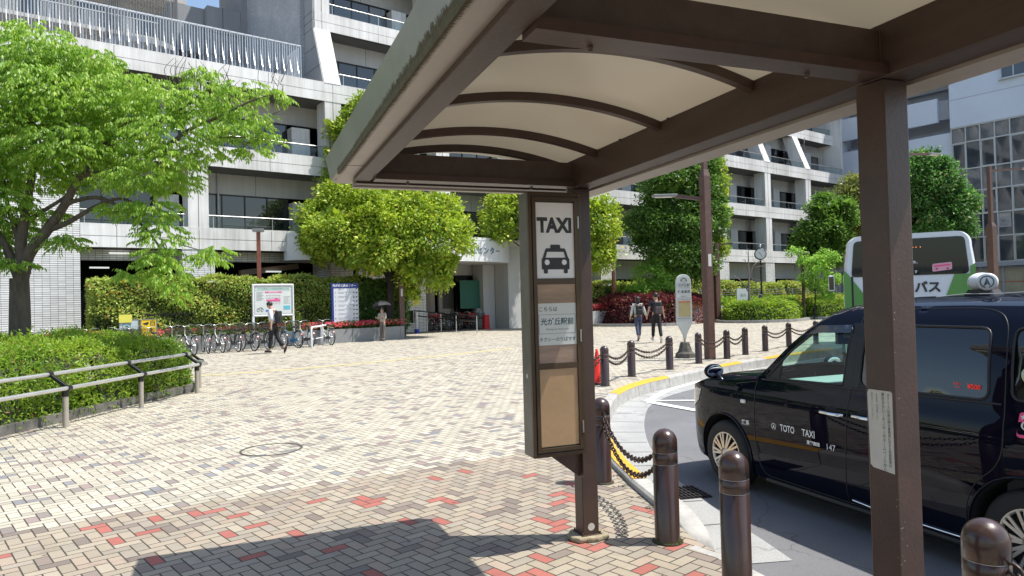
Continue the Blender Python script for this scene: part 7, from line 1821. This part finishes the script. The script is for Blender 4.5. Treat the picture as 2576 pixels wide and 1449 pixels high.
t = a_sign('standing_sign', 'white standing sign with a bicycle circle and a lemon yellow sheet on top', 325, 850, 26.2, .62, 1.30, .35, mat('pale blue sign', (.55, .64, .66), .45))
MB().bb(-.33, .10, -.05, -.035, 1.20, 1.50).build('lemon_sheet', M_YPL, t)
mb = MB(); mb.tube([V(-.08 + .13 * math.cos(2 * PI * q / 20), -.024, 1.06 + .13 * math.sin(2 * PI * q / 20)) for q in range(20)], .008, 4, closed=True); mb.tube([V(-.15, -.024, 1.03), V(-.06, -.024, 1.09), V(.0, -.024, 1.02)], .02, 4); mb.build('pictogram', M_GRNI, t)
text('lettering', '駐輪', M_INKG, t, (-.06, -.022, .84), .12)
# white hoops
def hoop(label, xa, xb, ya, yb):
    a, b_ = atz(xa, ya), atz(xb, yb); t = thing('hoop_barrier', label, 'barrier', a, 0, 'white hoop barriers'); d = b_ - a; n_ = d.normalized(); h = .80; r_ = .10
    P = [V(0, 0, 0), V(0, 0, h - r_)] + [n_ * (r_ - r_ * math.cos(q)) + V(0, 0, h - r_ + r_ * math.sin(q)) for q in (PI / 6, PI / 3, PI / 2)] + [d - n_ * (r_ - r_ * math.cos(q)) + V(0, 0, h - r_ + r_ * math.sin(q)) for q in (PI / 2, PI / 3, PI / 6)] + [d + V(0, 0, h - r_), d]
    MB().tube(P, .038, 10).build('hoop', M_BRDW, t); MB().tube([V(0, 0, .32), d + V(0, 0, .32)], .022, 8).build('cross_bar', M_BRDW, t)
hoop('left white hoop barrier, nearer, with a sloping cross bar', 784, 812, 874, 868); hoop('right white hoop barrier against the granite planter', 809, 829, 867, 863)
# clock
p = at(1917, 770, 45); t = thing('clock', 'round white faced clock on a dark pole above the shrubs', 'clock', (p.x, p.y, .2), -.3)
zc = at(1917, 639, 45).z - .2
MB().cyl((0, 0, 0), (0, 0, zc), .06, n=10).build('pole', M_TRIM, t)
MB().lathe([(0, -.16), (.36, -.16), (.38, -.10), (.38, .10), (.36, .16), (0, .16)], (0, 0, zc), 28, axis='Y').build('case', M_TRIM, t)
fc = MB().lathe([(0, -.168), (.32, -.166)], (0, 0, zc), 28, axis='Y').build('face', M_BRDW, t)
mb = MB(); mb.beam((0, -.172, zc), (.10, -.172, zc - .20), .01, .025); mb.beam((0, -.173, zc), (-.10, -.173, zc + .12), .01, .03)
for k in range(12): a = 2 * PI * k / 12; mb.box((.27 * math.sin(a), -.171, zc + .27 * math.cos(a)), (.02, .004, .03))
mb.build('hands', M_INK, t); MB().sphere((0, 0, zc + .5), (.08, .05, .12), 10, 8).build('finial', M_SIL, t)
p = at(1870, 770, 44.6); t = thing('notice_board', 'white notice board behind the bare young tree', 'notice board', (p.x, p.y, .1), .25)
MB().bb(-.46, .46, -.03, .03, .95, 1.95).build('panel', mat('white panel', (.62, .66, .66), .4), t); 
for x in (-.42, .42): MB().bb(x - .03, x + .03, .03, .07, 0, 1.95).build('leg', M_INKG, t)
text('lettering', '案内', M_INKG, t, (0, -.035, 1.5), .22)
p = at(1913, 775, 44.5); t = thing('statue', 'dark stone figure with a small white plate beside the clock pole', 'statue', (p.x, p.y, .1), 0)
M_STN = mat('dark stone', (.12, .13, .13), .8, var=.5, vscale=9)
MB().bb(-.33, .33, -.25, .25, 0, .55).build('plinth', M_STN, t, bevel=.02)
skin_obj('figure', [(0, 0, .55), (.03, 0, .85), (-.03, 0, 1.15), (.02, 0, 1.38), (.05, -.03, 1.58), (.22, -.05, 1.05), (.12, -.2, .85), (-.2, -.05, 1.1), (-.12, -.2, .95)], [(0, 1), (1, 2), (2, 3), (3, 4), (2, 5), (5, 6), (2, 7), (7, 8)], [.22, .2, .17, .1, .13, .08, .07, .08, .07], M_STN, t)
MB().bb(-.25, .25, -.34, -.31, .35, .85).build('plate', mat('white plate', (.62, .66, .66), .4), t)
wf = thing('wire_fence', 'thin pale wire fence in front of the far hedges', 'fence', fw(0, -2.6, 0), FRZ); mb = MB()
for k in range(7): mb.tube([V(33, 0, 1.0 + k * .17), V(60, 0, 1.0 + k * .17)], .012, 4)
mb.build('wires', M_SPK, wf)
for k in range(12): MB().cyl((33.4 + k * 2.35, 0, .6), (33.4 + k * 2.35, 0, 2.1), .03, n=8).build('fence_post', M_SPK, wf)
# entrance handrail, cone, notices, post, box
hr = thing('ramp_handrail', 'dark double handrail on steel posts beside the entrance ramp', 'railing', (0, 0, 0)); RPt = [atz(1042, 838), atz(1075, 836), atz(1110, 835), atz(1148, 835), atz(1200, 838)]
hs = [1.25, 1.15, 1.05, .95, .9]
for zz in (0, -.28): MB().tube([p + V(0, 0, h + zz) for p, h in zip(RPt, hs)], .035, 8).build('rail', M_TRIM, hr)
for p, h in zip(RPt, hs): MB().cyl(p, p + V(0, 0, h), .028, n=8).build('rail_post', M_SIL, hr)
c = fw(24.1, .6); t = thing('red_box', 'red fabric box sign standing by the bicycles under the canopy', 'sign', c, FRZ); MB().prism([(-.2, 0), (.2, 0), (.15, .85), (-.15, .85)], -.12, .12).build('body', mat('red cloth', (.5, .03, .03), .7), t)
t = thing('ticket_machine', 'grey parking box at the right end of the bicycles under the canopy', 'machine', fw(24.4, 1.7), FRZ); MB().bb(-.35, .35, -.2, .2, 0, 1.25).build('case', M_GRAN, t, bevel=.02); MB().bb(-.12, .12, -.21, -.201, .75, 1.05).build('panel', M_PAP, t)
t = thing('wall_notice', 'white notice with a blue heading on the entrance side wall', 'notice', fw(26.6, -.062, 0), FRZ); MB().bb(-.2, .2, -.01, .005, 1.3, 2.0).build('sheet', M_PAP, t); MB().bb(-.2, .2, -.014, -.011, 1.9, 2.0).build('heading', M_NAVY, t)
t = thing('wall_notice', 'white and yellow notices on the shaded tile wall by the ramp', 'notice', fw(19.9, 1.585, 0), FRZ)
MB().bb(-.2, .25, -.02, -.005, 2.0, 2.75).build('sheet', M_PAP, t); MB().bb(-.2, .25, -.02, -.005, 1.55, 1.95).build('yellow_sheet', M_YPL, t)
p = atz(1049, 838); t = thing('short_post', 'short white topped post with a blue foot beside the planter end', 'post', p); MB().cyl((0, 0, .2), (0, 0, 1.15), .06, n=10).build('post', M_BRDW, t); MB().cyl((0, 0, 0), (0, 0, .22), .12, n=10).build('foot', mat('blue foot', (.02, .05, .5), .4), t)
# leaf litter along the kerb and bed edges
rn = random.Random(21); mb = MB()
for k in range(700):
    if k % 2: i = rn.randrange(2, 40); p = KP[i] - KNrm[i] * abs(rn.gauss(.02, .05)); z = .004
    else:
        a, b_ = rn.choice([((-7.02, 8.5), (-6.86, 10.1)), ((-6.86, 10.1), (-6.78, 11.5)), ((-6.78, 11.5), (-6.62, 12.9)), ((-6.62, 12.9), (-6.47, 13.95))]); f = rn.random(); p = V(a[0] + (b_[0] - a[0]) * f + .08 + abs(rn.gauss(0, .08)), a[1] + (b_[1] - a[1]) * f, 0); z = .004
    a = rn.uniform(0, 6.3); L_ = rn.uniform(.008, .022); q = [V(math.cos(a) * L_, math.sin(a) * L_, rn.uniform(0, .008)), V(-math.sin(a) * L_ * .5, math.cos(a) * L_ * .5, .001), V(-math.cos(a) * L_, -math.sin(a) * L_, rn.uniform(0, .006)), V(math.sin(a) * L_ * .5, -math.cos(a) * L_ * .5, .001)]
    mb.add([p + w_ + V(0, 0, z) for w_ in q], [(0, 1, 2, 3)])
tag(mb.build('leaf_litter', mat('dry leaf litter', (.14, .11, .06), .9, var=.6, vscale=30)), 'dry leaf litter gathered along the kerb and the planting bed edge', 'leaf litter', kind='stuff')
mb = MB()
for k in range(160):
    b_ = BOL['A']; a = rn.uniform(-2.6, .6); p = V(b_[0] + .092 * math.cos(a), b_[1] + .092 * math.sin(a), 0); h = rn.uniform(.008, .035); mb.add([p, p + V(.004, 0, 0), p + V(rn.uniform(-.02, .02), rn.uniform(-.02, .02), h)], [(0, 1, 2)])
tag(mb.build('weeds', M_AZL), 'tiny weeds at the foot of the bollard by the rounded kerb', 'weeds', kind='stuff')
